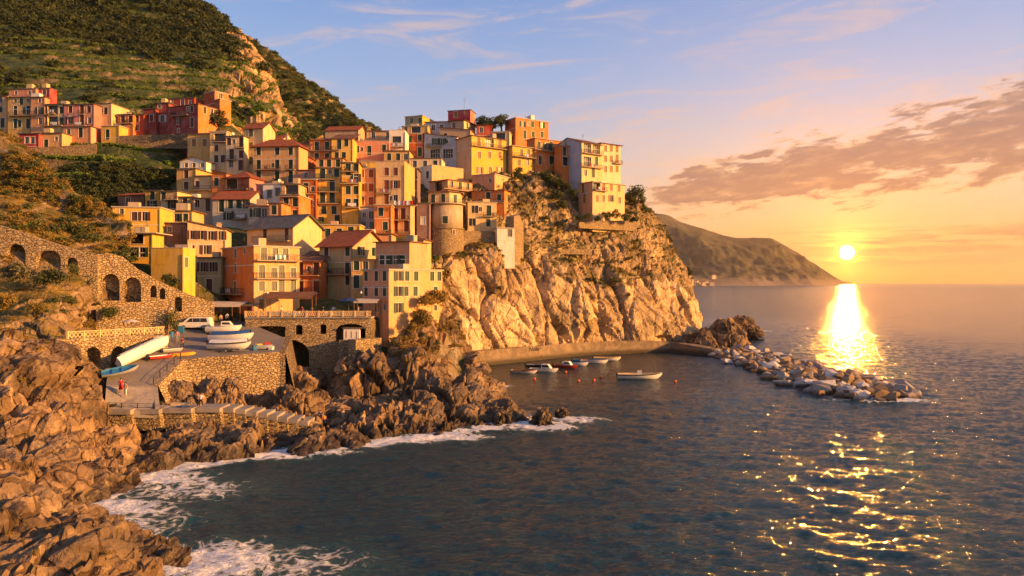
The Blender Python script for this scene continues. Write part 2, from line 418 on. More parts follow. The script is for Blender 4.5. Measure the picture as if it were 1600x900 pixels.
shore_pts += [(-20, 30, -4), (5, 60, -5), (0, 90, -5), (10, 130, -5), (-95, 110, 14), (-95, 140, 16), (-60, 150, 9), (-25, 165, 6), (-10, 165, 1.5), (-30, 36, 2), (-60, 30, 9)]
shore_h0 = rbf(shore_pts, 0.4)
ROT = np.array(Matrix.Rotation(rad(38), 3, 'Y') @ Matrix.Rotation(rad(20), 3, 'X'))
BEDN = (0.62, -0.25, 0.74)
def shore_surface():
    xs = np.arange(-86, 6, 0.27); ys = np.concatenate([np.arange(33, 84, 0.23), np.arange(84, 112, 0.28), np.arange(112, 170, 0.5)])
    X, Y = np.meshgrid(xs, ys); Z = shore_h0(X, Y)
    V = np.stack([X, Y, Z], -1)
    def fn(p):
        rock = np.clip((p[:, 2] + 3.0) / 3.0, 0.15, 1) * np.where(p[:, 1] > 108, np.clip((13.5 - p[:, 2]) / 6, 0.2, 1), 1.0); q = p @ ROT
        m = np.clip(0.5 + 1.3 * fbm(p / 11, 2, 99), 0, 1)
        a = 1.7 * facets(q, 8.5, 3, 1.2, 0.6, (1, 0.8, 1.2)) + 0.55 * facets(q, 3.1, 5, 1.4, 0.9, (0.8, 1.0, 1.5)) + 0.16 * facets(q, 1.2, 9, 1.4, 0.9, (0.8, 1, 1.6))
        return rock * (a + m * 0.42 * beds(p, BEDN, 1.7, 11) + (0.4 + 0.6 * m) * 0.15 * beds(p, BEDN, 0.65, 13) + 0.4 * fbm(p / 5.0, 3, 2))
    V = displace(V, fn)
    # ground is cut down under the quay, the ramp and the square
    for poly, zt in CUTS:
        inside = in_poly(V[..., 0], V[..., 1], poly); V[..., 2] = np.where(inside, np.minimum(V[..., 2], zt), V[..., 2])
    return V
def in_poly(x, y, poly):
    r = np.zeros(x.shape, bool); n = len(poly)
    for i in range(n):
        x0, y0 = poly[i][:2]; x1, y1 = poly[(i + 1) % n][:2]
        c = ((y0 > y) != (y1 > y)) & (x < (x1 - x0) * (y - y0) / ((y1 - y0) or 1e-9) + x0)
        r ^= c
    return r
def pp(*q): v = P(*q); return (v.x, v.y, v.z)
# walking levels (px, py, depth)
PLAZA = [pp(283,561,103), pp(330,557,104.5), pp(437,549,108), pp(445,528,117), pp(385,503,123), pp(300,500,123), pp(262,522,113.5)]
RAMP = [pp(166,601,92.5), pp(240,603,94.5), pp(283,561,103), pp(262,522,113.5), pp(246,545,105), pp(168,585,95)]
QUAY = [pp(164,640,88.5), pp(242,642,89.5), pp(245,603,94.5), pp(166,601,92.5)]
CUTS = [([q[:2] for q in PLAZA], 8.5), ([q[:2] for q in RAMP], 5.0), ([q[:2] for q in QUAY], 3.2),
        ([pp(160,645,88)[:2], pp(470,662,94)[:2], pp(480,655,99)[:2], pp(160,630,92)[:2]], 1.2)]
SV = shore_surface()
structure(link('shore_rocks', grid_mesh('shore_rocks', SV, ROCK)))

# --- the golden slope on the left with the walls below it
slope_rows = [
 [(-120,270,185),(-80,230,178),(0,260,172),(40,290,168),(75,320,164),(110,345,160),(165,370,156),(200,385,152)],
 [(-120,150,154),(-80,165,150),(0,212,142),(40,240,139),(75,275,136),(110,301,133),(165,331,130),(200,352,128)],
 [(-120,235,138),(-80,250,135),(0,285,130),(40,305,128),(75,322,127),(110,338,126),(165,354,124),(200,366,123)],
 [(-120,315,120),(-80,330,118),(0,354,114),(40,368,114),(75,382,114),(110,394,114.5),(165,402,116),(200,412,118)],
 [(-120,425,109),(-80,432,108.5),(0,440,108.2),(50,442,108.5),(90,437,109.5),(130,442,111),(165,482,113),(200,492,115)],
 [(-120,485,97),(-80,490,96),(0,502,95),(50,497,97),(90,503,99),(130,532,103),(165,552,108),(200,552,110)],
 [(-120,560,82),(-80,560,82),(0,556,82),(50,556,84),(90,560,86),(130,575,89),(165,600,95),(200,600,98)]]
def _slope_fn(p):
    low = np.clip((19 - p[:, 2]) / 5, 0.12, 1)
    return low * (1.1 * facets(p @ ROT, 5.5, 21, 1.2, 0.4) + 0.35 * facets(p @ ROT, 2.0, 23, 1.1, 0.4)) + 0.7 * fbm(p / 7, 4, 5)
SLOPE = displace(loft_grid(slope_rows, 230, 170), _slope_fn, -1)
structure(link('coastal_slope', grid_mesh('coastal_slope', SLOPE, ROCK_SHRUB)))

# --- promontory cliff
cliff_cols = [600,650,700,760,820,880,940,1000,1050,1090,1098,1085,1060]
footY = [165,176,182,188,196,203,209,213,219,226,242,276,330]
BACK = 5.0     # everything above the foot stands a little further back
def foot(zs): return [(px, HYP - (zs - H) * F / Y, Y) for px, Y in zip(cliff_cols, footY)]
cliff_rows = [
 foot(-5), foot(2.4),
 [(600,500,168),(650,490,174),(700,485,181),(760,480,186.5),(820,480,192.5),(880,480,197.5),(940,485,202.5),(1000,490,209),(1045,490,217),(1083,490,228),(1090,490,246),(1075,480,280),(1050,470,335)],
 [(600,450,171),(650,432,177),(705,411,184),(748,400,189),(810,406,195),(880,430,200),(942,446,206),(992,441,213),(1035,425,222),(1066,436,234),(1072,436,252),(1060,425,288),(1045,415,338)],
 [(600,420,177),(655,405,184),(705,388,190),(752,378,194),(810,372,200),(875,385,206),(930,388,212),(978,378,218),(1015,365,226),(1047,390,240),(1052,395,258),(1045,390,295),(1035,380,342)],
 [(600,380,186),(660,365,192),(712,345,198),(757,335,202),(808,325,206),(860,335,211),(908,346,215),(962,344,221),(1003,338,229),(1030,352,245),(1034,358,265),(1030,352,305),(1020,350,348)],
 [(600,330,200),(660,310,206),(710,295,210),(757,285,213),(806,282,216),(860,280,220),(908,312,222),(955,322,227),(992,316,236),(1014,330,252),(1016,335,275),(1012,335,310),(1005,335,352)],
 [(600,300,225),(660,285,230),(710,270,233),(757,262,234),(806,265,236),(860,268,238),(908,282,240),(950,300,244),(980,305,252),(1000,318,268),(1002,322,290),(998,322,320),(990,325,356)],
 [(600,330,270),(660,310,275),(710,300,275),(757,300,275),(806,300,275),(860,305,275),(908,310,275),(940,320,275),(965,330,280),(985,335,290),(985,340,305),(980,340,330),(975,340,360)]]
def _cliff_fn(p):
    lower = np.clip(1 - (p[:, 2] - 24) / 8, 0.25, 1)
    qq = p * np.array([1, 1, 0.55]) + np.stack([0.30 * p[:, 2], 0 * p[:, 2], 0 * p[:, 2]], 1)
    a = 1.9 * facets(qq, 13.0, 31, 1.1, 0.7) + 0.42 * facets(qq, 5.0, 33, 1.0, 0.9) - 0.9 * cracks(p, 12.0, 43, (1, 1, 0.18), 0.06) + 0.10 * facets(p, 1.8, 35, 1.1, 0.5) + 0.22 * beds(p, (0.85, -0.2, 0.48), 3.0, 39)
    return lower * a + 0.8 * fbm(p / 7, 4, 8) + (1 - lower) * 0.8 * facets(p, 2.2, 37, 1.2, 0.4)
cliff_rows = cliff_rows[:2] + [[(a, b, c + BACK) for a, b, c in r] for r in cliff_rows[2:]]
CLV = displace(loft_grid(cliff_rows, 270, 360), _cliff_fn)
def split_mat(me, V, fn):
    """second material where fn says so (per face)"""
    c = (V[:-1, :-1] + V[1:, 1:]) * 0.5
    me.polygons.foreach_set('material_index', fn(c).reshape(-1).astype(np.int32))
cme = grid_mesh('promontory_cliff', CLV, CLIFF); cme.materials.append(CLIFF_VEG)
def _cl(c):
    R, K = c.shape[:2]; rowi = np.repeat(np.arange(R)[:, None], K, 1) / 269 * 8
    jit = fbm(c.reshape(-1, 3) / 5, 3, 55).reshape(R, K) * 0.35
    coli = np.repeat(np.arange(K)[None], R, 0) / 359 * 12
    edge = 3.0 - np.clip(coli - 7.0, 0, 2) * 0.25 - np.clip(1.6 - coli, 0, 2) * 1.6
    return (rowi + jit > edge)
split_mat(cme, CLV, _cl)
structure(link('promontory_cliff', cme))

# --- the terraced hill and the far slope
hill_rows = [
 [(-200,355,178),(-50,355,176),(60,352,175),(160,352,175),(250,356,180),(320,345,195),(400,315,215),(480,290,232),(520,300,275)],
 [(-200,248,200),(-50,248,199),(60,248,199),(160,250,199),(250,252,201),(320,262,210),(400,262,226),(480,250,244),(520,270,285)],
 [(-200,204,218),(-50,204,217),(60,204,217),(160,206,217),(250,210,219),(320,224,227),(395,215,240),(460,222,254),(500,240,300)],
 [(-200,90,290),(-50,95,285),(60,100,282),(160,110,280),(250,125,278),(320,135,275),(375,150,275),(428,172,280),(450,190,330)],
 [(-200,-60,360),(-50,-30,355),(60,0,350),(160,30,345),(250,50,340),(310,66,336),(355,80,332),(402,112,328),(425,135,385)],
 [(-200,-260,430),(-50,-190,425),(60,-130,420),(160,-80,410),(250,-30,402),(300,0,394),(338,25,387),(383,62,378),(400,82,430)],
 [(-200,-160,520),(-50,-100,515),(60,-60,510),(160,-20,500),(250,20,490),(300,45,480),(338,70,470),(383,95,465),(400,110,480)]]
HN = (330, 230)
HV0 = loft_grid(hill_rows, *HN)
def terrace(V):
    p = V.reshape(-1, 3); z = p[:, 2] + 1.2 * fbm(p / 25, 2, 61)
    st = 5.2; k = np.floor(z / st); f = z / st - k
    zz = (k + np.clip((f - 0.62) / 0.38, 0, 1)) * st - (z - p[:, 2])
    m = np.clip(fbm(p * np.array([1, 1, .6]) / 32, 3, 63) * 2.2 + 0.95, 0, 1) * np.clip((-72 - p[:, 0]) / 16, 0, 1) * np.clip((p[:, 2] - 34) / 6, 0, 1) * np.clip((128 - p[:, 2]) / 15, 0, 1)
    out = V.copy(); out[..., 2] = (p[:, 2] + (zz - p[:, 2]) * m).reshape(V.shape[:2])
    return out, m.reshape(V.shape[:2])
HVT, HMASK = terrace(HV0)
def _hill_fn(p):
    rocky = np.clip((p[:, 0] + 0.412 * p[:, 1]) / 14, 0, 1)
    return 1.0 * fbm(p / 14, 4, 71) * (0.4 + rocky) + rocky * (3.2 * facets(p * np.array([1, 1, .45]), 11, 73, 1.1, 0.6) + 1.0 * facets(p * np.array([1, 1, .6]), 4.0, 75))
HV = displace(HVT, _hill_fn)
HILL = rock_mat('hill_ground', (0.25, 0.175, 0.085), (0.17, 0.125, 0.06), (0.38, 0.27, 0.14), veg=0.30, wet=False, vegcol=((0.035, 0.055, 0.014), (0.08, 0.10, 0.024)), scale=0.6)
hme = grid_mesh('terraced_hill', HV, HILL); hme.materials.append(HILL_ROCK)
def _hm(c):
    p = c.reshape(-1, 3); rk = np.clip((p[:, 0] + 0.415 * p[:, 1]) / 14, 0, 1) * (p[:, 2] > 66)
    return (rk * (1.2 + 1.1 * fbm(p * np.array([1, 1, .5]) / 13, 3, 401)) > 0.95).reshape(c.shape[:2])
split_mat(hme, HV, _hm); structure(link('terraced_hill', hme))
far_rows = [
 [(300,190,360),(360,200,352),(420,225,340),(480,250,335),(560,285,325),(640,320,320),(720,350,318)],
 [(315,100,430),(372,125,420),(435,165,402),(500,205,388),(560,240,372),(630,280,362),(700,315,355)],
 [(330,20,480),(387,64,465),(450,106,445),(520,156,425),(568,194,410),(620,236,398),(680,282,390)],
 [(335,80,540),(392,110,520),(455,140,500),(522,185,480),(570,220,465),(622,260,450),(680,300,440)]]
FV = displace(loft_grid(far_rows, 110, 160), lambda p: 2.2 * fbm(p / 20, 4, 81) + 1.2 * facets(p, 9, 83))
structure(link('far_slope', grid_mesh('far_slope', FV, HILL)))

# --- the headland on the horizon
def headland():
    prof = [(700,300),(800,305),(900,312),(1000,326),(1020,331),(1045,336),(1065,347),(1100,357),(1130,367),(1150,371),(1185,371),(1205,372),(1225,382),(1250,396),(1275,413),(1300,430),(1318,440),(1335,444)]
    YR = 5200.0
    px = np.array([q[0] for q in prof], float); py = np.array([q[1] for q in prof], float)
    t = np.linspace(px[0], px[-1], 300); top = np.interp(t, px, py)
    xr = (t - CXP) / F * YR; zr = H + (HYP - top) / F * YR
    R = 90; V = np.zeros((R, 300, 3))
    for k in range(R):
        s = k / (R - 1)                       # 0 shore, 0.75 ridge, 1 behind
        if s <= 0.75:
            q = s / 0.75; V[k, :, 2] = (zr + 25) * (0.10 * q + 0.90 * q ** 1.25) - 25; V[k, :, 1] = YR - (1 - q) * 900 * np.clip(zr / 260, 0.06, 1.4); V[k, :, 0] = xr * V[k, :, 1] / YR * 0.3 + xr * 0.7
        else:
            q = (s - 0.75) / 0.25; V[k, :, 2] = (zr + 25) * (1 - q) - 25; V[k, :, 1] = YR + q * 900; V[k, :, 0] = xr
    p = V.reshape(-1, 3); rid = 1 - np.abs(fbm(p * np.array([1, .5, .4]) / 330, 5, 91))
    n = (rid - 0.7) * 75 * np.clip(p[:, 2] / 120, 0, 1) + 9 * fbm(p / 45, 3, 93) * np.clip(p[:, 2] / 60, 0, 1)
    s = np.repeat(np.linspace(0, 1, R)[:, None], 300, 1).reshape(-1)
    n = n * np.where(np.abs(s - 0.75) < 0.14, 0.15, 1)
    p2 = p.copy(); p2[:, 2] += n; p2[:, 1] -= n * 0.8
    return p2.reshape(V.shape)
def _headmat(g, b):
    p = pos(g); n = g.noise(p, 0.012, 6, 0.65); n2 = g.noise(p, 0.05, 5, 0.7)
    col = g.mix(g.step(n, 0.42, 0.6), (0.042, 0.042, 0.022), (0.10, 0.082, 0.045))
    z = g.xyz(p)[2]
    col = g.mix(g.m('MULTIPLY', g.step(g.m('ADD', z, g.m('MULTIPLY', n2, 160)), 90, 150, 1, 0), 0.9), col, (0.26, 0.19, 0.13))
    g.put(b.inputs['Base Color'], g.mix(g.m('MULTIPLY', g.step(n2, .4, .6), .4), col, g.vm('SCALE', col, sc=1.7))); b.inputs['Roughness'].default_value = 1; spec(b, 0.1)
HEADV = headland()
structure(link('headland', grid_mesh('headland', HEADV, mat('headland_scrub', _headmat), True)))

# ------------------------------------------------------------------ the sea
def fft_sea(N=512, L=90.0, wind=(-0.30, -0.954), seed=4, kp=1.5):
    r = np.random.default_rng(seed)
    k1 = np.fft.fftfreq(N, L / N) * 2 * np.pi; KX, KY = np.meshgrid(k1, k1); K = np.sqrt(KX**2 + KY**2); K[0, 0] = 1e-6
    cosw = (KX * wind[0] + KY * wind[1]) / K
    S = np.exp(-0.9 * (kp / K) ** 2) / K ** 2.9 * (0.10 + np.abs(cosw) ** 4) * np.exp(-(K * 0.10) ** 2); S[0, 0] = 0
    h = np.fft.ifft2((r.normal(size=(N, N)) + 1j * r.normal(size=(N, N))) * np.sqrt(S)).real
    return h / h.std()
SEA_L = 90.0; SEA_H = fft_sea()
def sea_sample(x, y, L=SEA_L, rot=0.0, h=SEA_H):
    c, s = math.cos(rot), math.sin(rot); u = ((c*x - s*y) / L) % 1.0 * 512; v = ((s*x + c*y) / L) % 1.0 * 512
    i = np.floor(u).astype(int); j = np.floor(v).astype(int); fu = u - i; fv = v - j
    i0, i1, j0, j1 = i % 512, (i + 1) % 512, j % 512, (j + 1) % 512
    return h[j0, i0]*(1-fu)*(1-fv) + h[j0, i1]*fu*(1-fv) + h[j1, i0]*(1-fu)*fv + h[j1, i1]*fu*fv
def sea():
    xs = [np.arange(-60, 135, 0.42)]
    a, st = 135.0, 0.5
    hi = []
    while a < 14000: hi.append(a); st *= 1.16; a += st
    a, st = -60.42, 0.5; lo = []
    while a > -14000: lo.append(a); st *= 1.2; a -= st
    xs = np.concatenate([np.array(lo[::-1]), xs[0], np.array(hi)])
    ys = [-400, -150, -50, 0, 20, 30, 36, 40]; y = 40.3
    while y < 14500:
        ys.append(y); y += max(0.24, y * 0.0045) if y < 420 else y * (0.0045 + min(0.12, (y - 420) / 12000))
    ys = np.array(ys); X, Y = np.meshgrid(xs, ys)
    d = np.hypot(X, Y)
    Z = (0.054 * sea_sample(X, Y) + 0.045 * sea_sample(X + 31, Y - 17, 210.0, 0.28)) * np.clip(1.25 - d / 900, 0, 1) * np.clip((140 - np.abs(X - 40)) / 60, 0, 1)
    cove = np.clip((np.hypot((X - 12) / 42, (Y - 165) / 38) - 0.5) / 0.7, 0.35, 1)          # calmer in the harbour
    Z *= cove
    # foam: where the bottom comes up close to the surface, and round rocks
    foam = np.zeros(X.shape)
    near = (X > -80) & (X < 5) & (Y > 34) & (Y < 168)
    hb = np.full(X.shape, -9.0); hb[near] = shore_h0(X[near], Y[near])
    foam = np.exp(-((hb + 0.4) / 1.25) ** 2) * near * np.clip((118 - Y) / 14, 0.12, 1)
    for (px, py, rx, ry, a) in FOAM:
        Yc = seaY(py); foam = np.maximum(foam, a * np.exp(-(((X - PX(px, Yc)) / rx) ** 2 + ((Y - Yc) / ry) ** 2) ** 1.2))
    Z += foam * 0.10 * (fbm(np.stack([X.ravel(), Y.ravel(), 0 * X.ravel()], 1) / 0.9, 2, 5).reshape(X.shape))
    V = np.stack([X, Y, Z], -1)
    return grid_mesh('sea', V, mat('sea_water', _water), True, {'foam': foam})
FOAM = [(170,795,5.5,4.0,0.95),(250,748,6,3.5,0.9),(390,712,8,2.6,0.95),(330,880,6,5,0.9),(290,765,8,5,0.62),(430,885,9,5,0.55),(220,815,6,5,0.6),(470,706,8,2.2,0.8),(690,683,7,2.2,1.0),(800,655,6,4.5,1.0),(845,665,6,4.0,1.0),(900,655,6,3.5,0.7),
        (780,603,3,2.5,0.8),(1180,517,8,6,0.8),(1390,624,8,3.5,0.9),(1300,624,6,2,0.5),(620,690,6,2,0.6),(560,632,8,4,0.35),(960,570,10,1.5,0.0)]
def _water(g, b):
    p = pos(g); x, y, z = g.xyz(p)
    dist = g.vm('LENGTH', p)
    n1 = g.noise(g.comb(g.m('MULTIPLY', x, 0.5), y, 0.0), 2.6, 4, 0.64, 0.6)
    n2 = g.noise(g.comb(g.m('MULTIPLY', x, 0.45), y, 3.0), 0.22, 3, 0.6, 0.4)
    n3 = g.noise(g.comb(g.m('MULTIPLY', x, 0.4), y, 6.0), 0.04, 3, 0.6, 0.2)
    hgt = g.m('ADD', g.m('MULTIPLY', n1, g.step(dist, 60, 400, 0.85, 0.25)), g.m('ADD', g.m('MULTIPLY', n2, 1.1), g.m('MULTIPLY', n3, g.step(dist, 200, 1200, 0.0, 3.0))))
    at = g.new('ShaderNodeAttribute'); at.attribute_name = 'foam'; fm = at.outputs['Fac']
    f1 = g.noise(g.comb(x, y, 0.0), 0.5, 8, 0.72, 1.6)
    f2 = g.vor(g.vm('ADD', g.comb(x, y, 0.0), g.vm('SCALE', g.comb(f1, f1, 0.0), sc=2.2)), 0.75, 'DISTANCE_TO_EDGE')
    lace = g.m('SUBTRACT', f1, g.m('MULTIPLY', f2, 0.45))
    foam = g.step(g.m('ADD', lace, g.m('MULTIPLY', g.m('SUBTRACT', fm, 0.62), 0.55)), 0.34, 0.50)
    foam = g.m('MULTIPLY', foam, g.m('MULTIPLY', g.step(fm, 0.10, 0.42), g.step(n1, 0.25, 0.55, 0.72, 1.0)))
    deep = g.mix(g.step(dist, 60, 260), (0.007, 0.038, 0.050), (0.009, 0.024, 0.036))
    deep = g.mix(g.m('MULTIPLY', g.step(fm, 0.0, 0.5), 0.5), deep, (0.03, 0.10, 0.10))
    g.put(b.inputs['Base Color'], g.mix(foam, deep, (0.78, 0.76, 0.74)))
    g.put(b.inputs['Roughness'], g.m('MAXIMUM', g.m('MULTIPLY', foam, 0.85), g.step(dist, 100, 3000, 0.12, 0.17)))
    b.inputs['IOR'].default_value = 1.33; spec(b, 0.5)
    bump(g, b, g.m('ADD', hgt, g.m('MULTIPLY', foam, 0.25)), 1.0, 0.42)
structure(link('sea', sea()))
# ------------------------------------------------------------------ houses
def plaster(name, c, stain=0.5):
    def fn(g, b):
        p = pos(g); x, y, z = g.xyz(p)
        n1 = g.noise(p, 0.35, 3, 0.65); n2 = g.noise(g.comb(g.m('MULTIPLY', x, 1.6), g.m('MULTIPLY', y, 1.6), g.m('MULTIPLY', z, 0.22)), 1.0, 3, 0.7, 0.6)
        n3 = g.noise(p, 2.6, 3, 0.7)
        lo = (c[0]*0.62, c[1]*0.58, c[2]*0.55); pale = tuple(min(0.9, 0.55*v + 0.30) for v in c)
        col = g.mix(g.m('MULTIPLY', g.step(n1, 0.40, 0.66), 0.30 * stain), c, pale)
        col = g.mix(g.m('MULTIPLY', g.step(n2, 0.48, 0.74), 0.95 * stain), col, lo)
        col = g.mix(g.m('MULTIPLY', g.step(n3, 0.56, 0.70), 0.5 * stain), col, (c[0]*0.5, c[1]*0.48, c[2]*0.47))
        g.put(b.inputs['Base Color'], col); b.inputs['Roughness'].default_value = 0.92; spec(b, 0.15)
        bump(g, b, n3, 0.35, 0.03)
    return mat(name, fn)
def flatmat(name, c, rough=0.6, sp=0.3, metal=0.0, var=0.25):
    def fn(g, b):
        n = g.noise(objco(g), 3.5, 3, 0.65)
        g.put(b.inputs['Base Color'], g.mix(g.m('MULTIPLY', g.step(n, 0.35, 0.7), var), c, (c[0]*0.45, c[1]*0.45, c[2]*0.45)))
        b.inputs['Roughness'].default_value = rough; spec(b, sp); b.inputs['Metallic'].default_value = metal
    return mat(name, fn)
def tiles(name, c1, c2):
    def fn(g, b):
        p = objco(g)
        w = g.new('ShaderNodeTexWave', wave_type='BANDS', bands_direction='X'); g.put(w.inputs['Vector'], p)
        w.inputs['Scale'].default_value = 1.35; w.inputs['Distortion'].default_value = 0.6; w.inputs['Detail'].default_value = 1
        w2 = g.new('ShaderNodeTexWave', wave_type='BANDS', bands_direction='Y', wave_profile='SAW'); g.put(w2.inputs['Vector'], p)
        w2.inputs['Scale'].default_value = 0.85; w2.inputs['Distortion'].default_value = 0.5
        n = g.noise(p, 0.9, 4, 0.7); v = g.vor(p, 2.4, 'F1', 'Color')
        col = g.mix(g.step(n, 0.36, 0.66), c1, c2)
        col = g.mix(0.30, col, g.vm('MULTIPLY', col, g.vm('ADD', g.vm('SCALE', v, sc=1.0), (0.5, 0.5, 0.5))))
        g.put(b.inputs['Base Color'], g.mix(g.m('MULTIPLY', w.outputs[1], 0.35), col, (c2[0]*0.4, c2[1]*0.4, c2[2]*0.4)))
        b.inputs['Roughness'].default_value = 0.9; spec(b, 0.15)
        bump(g, b, g.m('ADD', w.outputs[1], w2.outputs[1]), 0.8, 0.06)
    return mat(name, fn)
PAL = dict(ochre=(0.60,0.36,0.11), yellow=(0.68,0.41,0.06), gold=(0.66,0.37,0.045), cream=(0.66,0.46,0.22), pale=(0.70,0.54,0.32), white=(0.74,0.68,0.58),
           pink=(0.58,0.25,0.16), rose=(0.56,0.19,0.16), salmon=(0.62,0.30,0.15), peach=(0.64,0.36,0.15), orange=(0.58,0.19,0.04), rust=(0.40,0.10,0.035),
           red=(0.40,0.065,0.04), darkred=(0.27,0.055,0.045), crimson=(0.46,0.05,0.05), grey=(0.42,0.42,0.45), greyblue=(0.36,0.39,0.46), khaki=(0.44,0.36,0.17),
           tan=(0.50,0.34,0.20), plum=(0.22,0.13,0.12), brown=(0.20,0.11,0.07), dull=(0.46,0.42,0.33), stonepl=(0.46,0.36,0.24))
def PL(k): return plaster('plaster_' + k, PAL[k], 0.8)
R_RED = tiles('roof_tiles_red', (0.36,0.105,0.05), (0.24,0.085,0.05))
R_BROWN = tiles('roof_tiles_brown', (0.24,0.11,0.07), (0.15,0.085,0.06))
R_GREY = tiles('roof_slates_grey', (0.20,0.185,0.17), (0.13,0.12,0.11))
R_PALE = flatmat('roof_slab_pale', (0.46,0.40,0.33), 0.9, 0.1)
R_DARK = flatmat('roof_slab_dark', (0.15,0.12,0.10), 0.9, 0.1)
ROOFM = dict(r=R_RED, b=R_BROWN, g=R_GREY, p=R_PALE, d=R_DARK)
TRIM = flatmat('window_trim', (0.66,0.58,0.46), 0.8, 0.2)
SHUT = dict(g=flatmat('shutter_green', (0.025,0.055,0.03), 0.55), b=flatmat('shutter_brown', (0.11,0.045,0.025), 0.55), o=flatmat('shutter_ochre', (0.30,0.15,0.05), 0.6),
            r=flatmat('shutter_rust', (0.26,0.075,0.025), 0.6), y=flatmat('shutter_grey', (0.17,0.16,0.13), 0.6), k=flatmat('shutter_olive', (0.20,0.17,0.06), 0.6), w=flatmat('shutter_white', (0.6,0.58,0.54), 0.6))
def _glass(g, b):
    n = g.noise(pos(g), 0.23, 1); g.put(b.inputs['Base Color'], g.mix(g.step(n, 0.45, 0.55), (0.012,0.012,0.014), (0.035,0.03,0.028)))
    b.inputs['Roughness'].default_value = 0.12; spec(b, 0.5)
GLASS = mat('window_glass', _glass)
IRON = flatmat('railing_iron', (0.05,0.04,0.035), 0.6, 0.4)
SLABM = flatmat('balcony_slab', (0.40,0.31,0.22), 0.9, 0.1)
PIPE = flatmat('drain_pipe', (0.22,0.13,0.08), 0.5)
DISH = flatmat('dish_white', (0.72,0.70,0.66), 0.5)
MC = {}
def cached(key, fn):
    if key not in MC: MC[key] = fn()
    return MC[key]
WSIZE = dict(c=(1.0,1.65), o=(1.0,1.65), p=(1.0,1.5), d=(1.05,2.35), D=(1.05,2.35), s=(0.75,0.95), L=(2.6,2.2), b=(1.0,1.65), B=(1.6,1.7), G=(2.6,2.3), A=(2.2,1.6))
def win_mesh(t, w, h):
    def fn():
        m = MB(); d = 0.04; fr = 0.13
        m.box((-w/2-fr, -d, -h/2-0.05), (-w/2, 0.02, h/2+fr)); m.box((w/2, -d, -h/2-0.05), (w/2+fr, 0.02, h/2+fr))
        m.box((-w/2, -d, h/2), (w/2, 0.02, h/2+fr)); m.box((-w/2-fr-0.06, -0.14, -h/2-0.13), (w/2+fr+0.06, 0.02, -h/2-0.05))
        return m.mesh('window', TRIM)
    return cached(('win', w, h), fn)
def pane_mesh(w, h, depth=0.2):
    def fn():
        m = MB(); m.box((-w/2, depth, -h/2), (w/2, depth+0.03, h/2), 0)
        if w < 2:
            m.box((-0.035, depth-0.04, -h/2), (0.035, depth, h/2), 1); m.box((-w/2, depth-0.04, -h/2), (-w/2+0.06, depth, h/2), 1); m.box((w/2-0.06, depth-0.04, -h/2), (w/2, depth, h/2), 1)
        return m.mesh('pane', [GLASS, TRIM])
    return cached(('pane', w, h, depth), fn)
def shutter_mesh(w, h, k):
    def fn():
        m = MB(); m.box((-w/2, -0.03, -h/2), (-w/2+0.07, 0.03, h/2)); m.box((w/2-0.07, -0.03, -h/2), (w/2, 0.03, h/2))
        n = max(4, int(h / 0.22))
        for i in range(n):
            z = -h/2 + (i+0.5)*h/n
            m.add([(-w/2+0.06, -0.025, z-h/n*0.5), (w/2-0.06, -0.025, z-h/n*0.5), (w/2-0.06, 0.02, z+h/n*0.5), (-w/2+0.06, 0.02, z+h/n*0.5)], [(0,1,2,3)])
        return m.mesh('shutter', SHUT[k])
    return cached(('shut', w, h, k), fn)
def rail_mesh(L, D, solid=False):
    """balcony railing round a slab L wide and D deep, in x -L/2..L/2, y -D..0"""
    m = MB(); hgt = 1.0
    for z in (0.12, hgt):
        m.bar((-L/2, -D, z), (L/2, -D, z), 0.06); m.bar((-L/2, -D, z), (-L/2, 0, z), 0.05); m.bar((L/2, -D, z), (L/2, 0, z), 0.05)
    n = max(3, int(L / 0.34))
    for i in range(n + 1):
        x = -L/2 + L*i/n; m.box((x-0.022, -D-0.022, 0), (x+0.022, -D+0.022, hgt))
    for x in (-L/2, L/2):
        for j in range(1, 3): m.box((x-0.022, -D*j/3-0.022, 0), (x+0.022, -D*j/3+0.022, hgt))
    return m.mesh('railing', IRON)
def cut_face(m, W, z0, z1, ops, to3, inward, mi=0):
    """a wall face W wide from z0 to z1 with rectangular openings (u0,u1,v0,v1); to3(u,v)->point"""
    us = sorted(set([0, W] + [v for o in ops for v in (o[0], o[1]) if 0 < v < W])); vs = sorted(set([z0, z1] + [v for o in ops for v in (o[2], o[3]) if z0 < v < z1]))
    for i in range(len(us)-1):
        for j in range(len(vs)-1):
            uc, vc = (us[i]+us[i+1])/2, (vs[j]+vs[j+1])/2
            if any(o[0] < uc < o[1] and o[2] < vc < o[3] for o in ops): continue
            m.quad(to3(us[i], vs[j]), to3(us[i+1], vs[j]), to3(us[i+1], vs[j+1]), to3(us[i], vs[j+1]), mi)
    iv = Vector(inward)
    for (u0, u1, v0, v1, dp) in ops:
        a, b, c, d = to3(u0,v0), to3(u1,v0), to3(u1,v1), to3(u0,v1); k = iv*dp
        for p, q in ((a,b),(b,c),(c,d),(d,a)): m.quad(p, Vector(p)+k, Vector(q)+k, q, mi)
        m.quad(Vector(a)+k, Vector(b)+k, Vector(c)+k, Vector(d)+k, mi)
def parse(s):
    out = []
    for row in (s or '').split(';'):
        if not row.strip(): continue
        y, items = row.split(':')
        for it in items.split():
            out.append((it[0], float(it[1:]), float(y)))
    return out
HOUSES = []
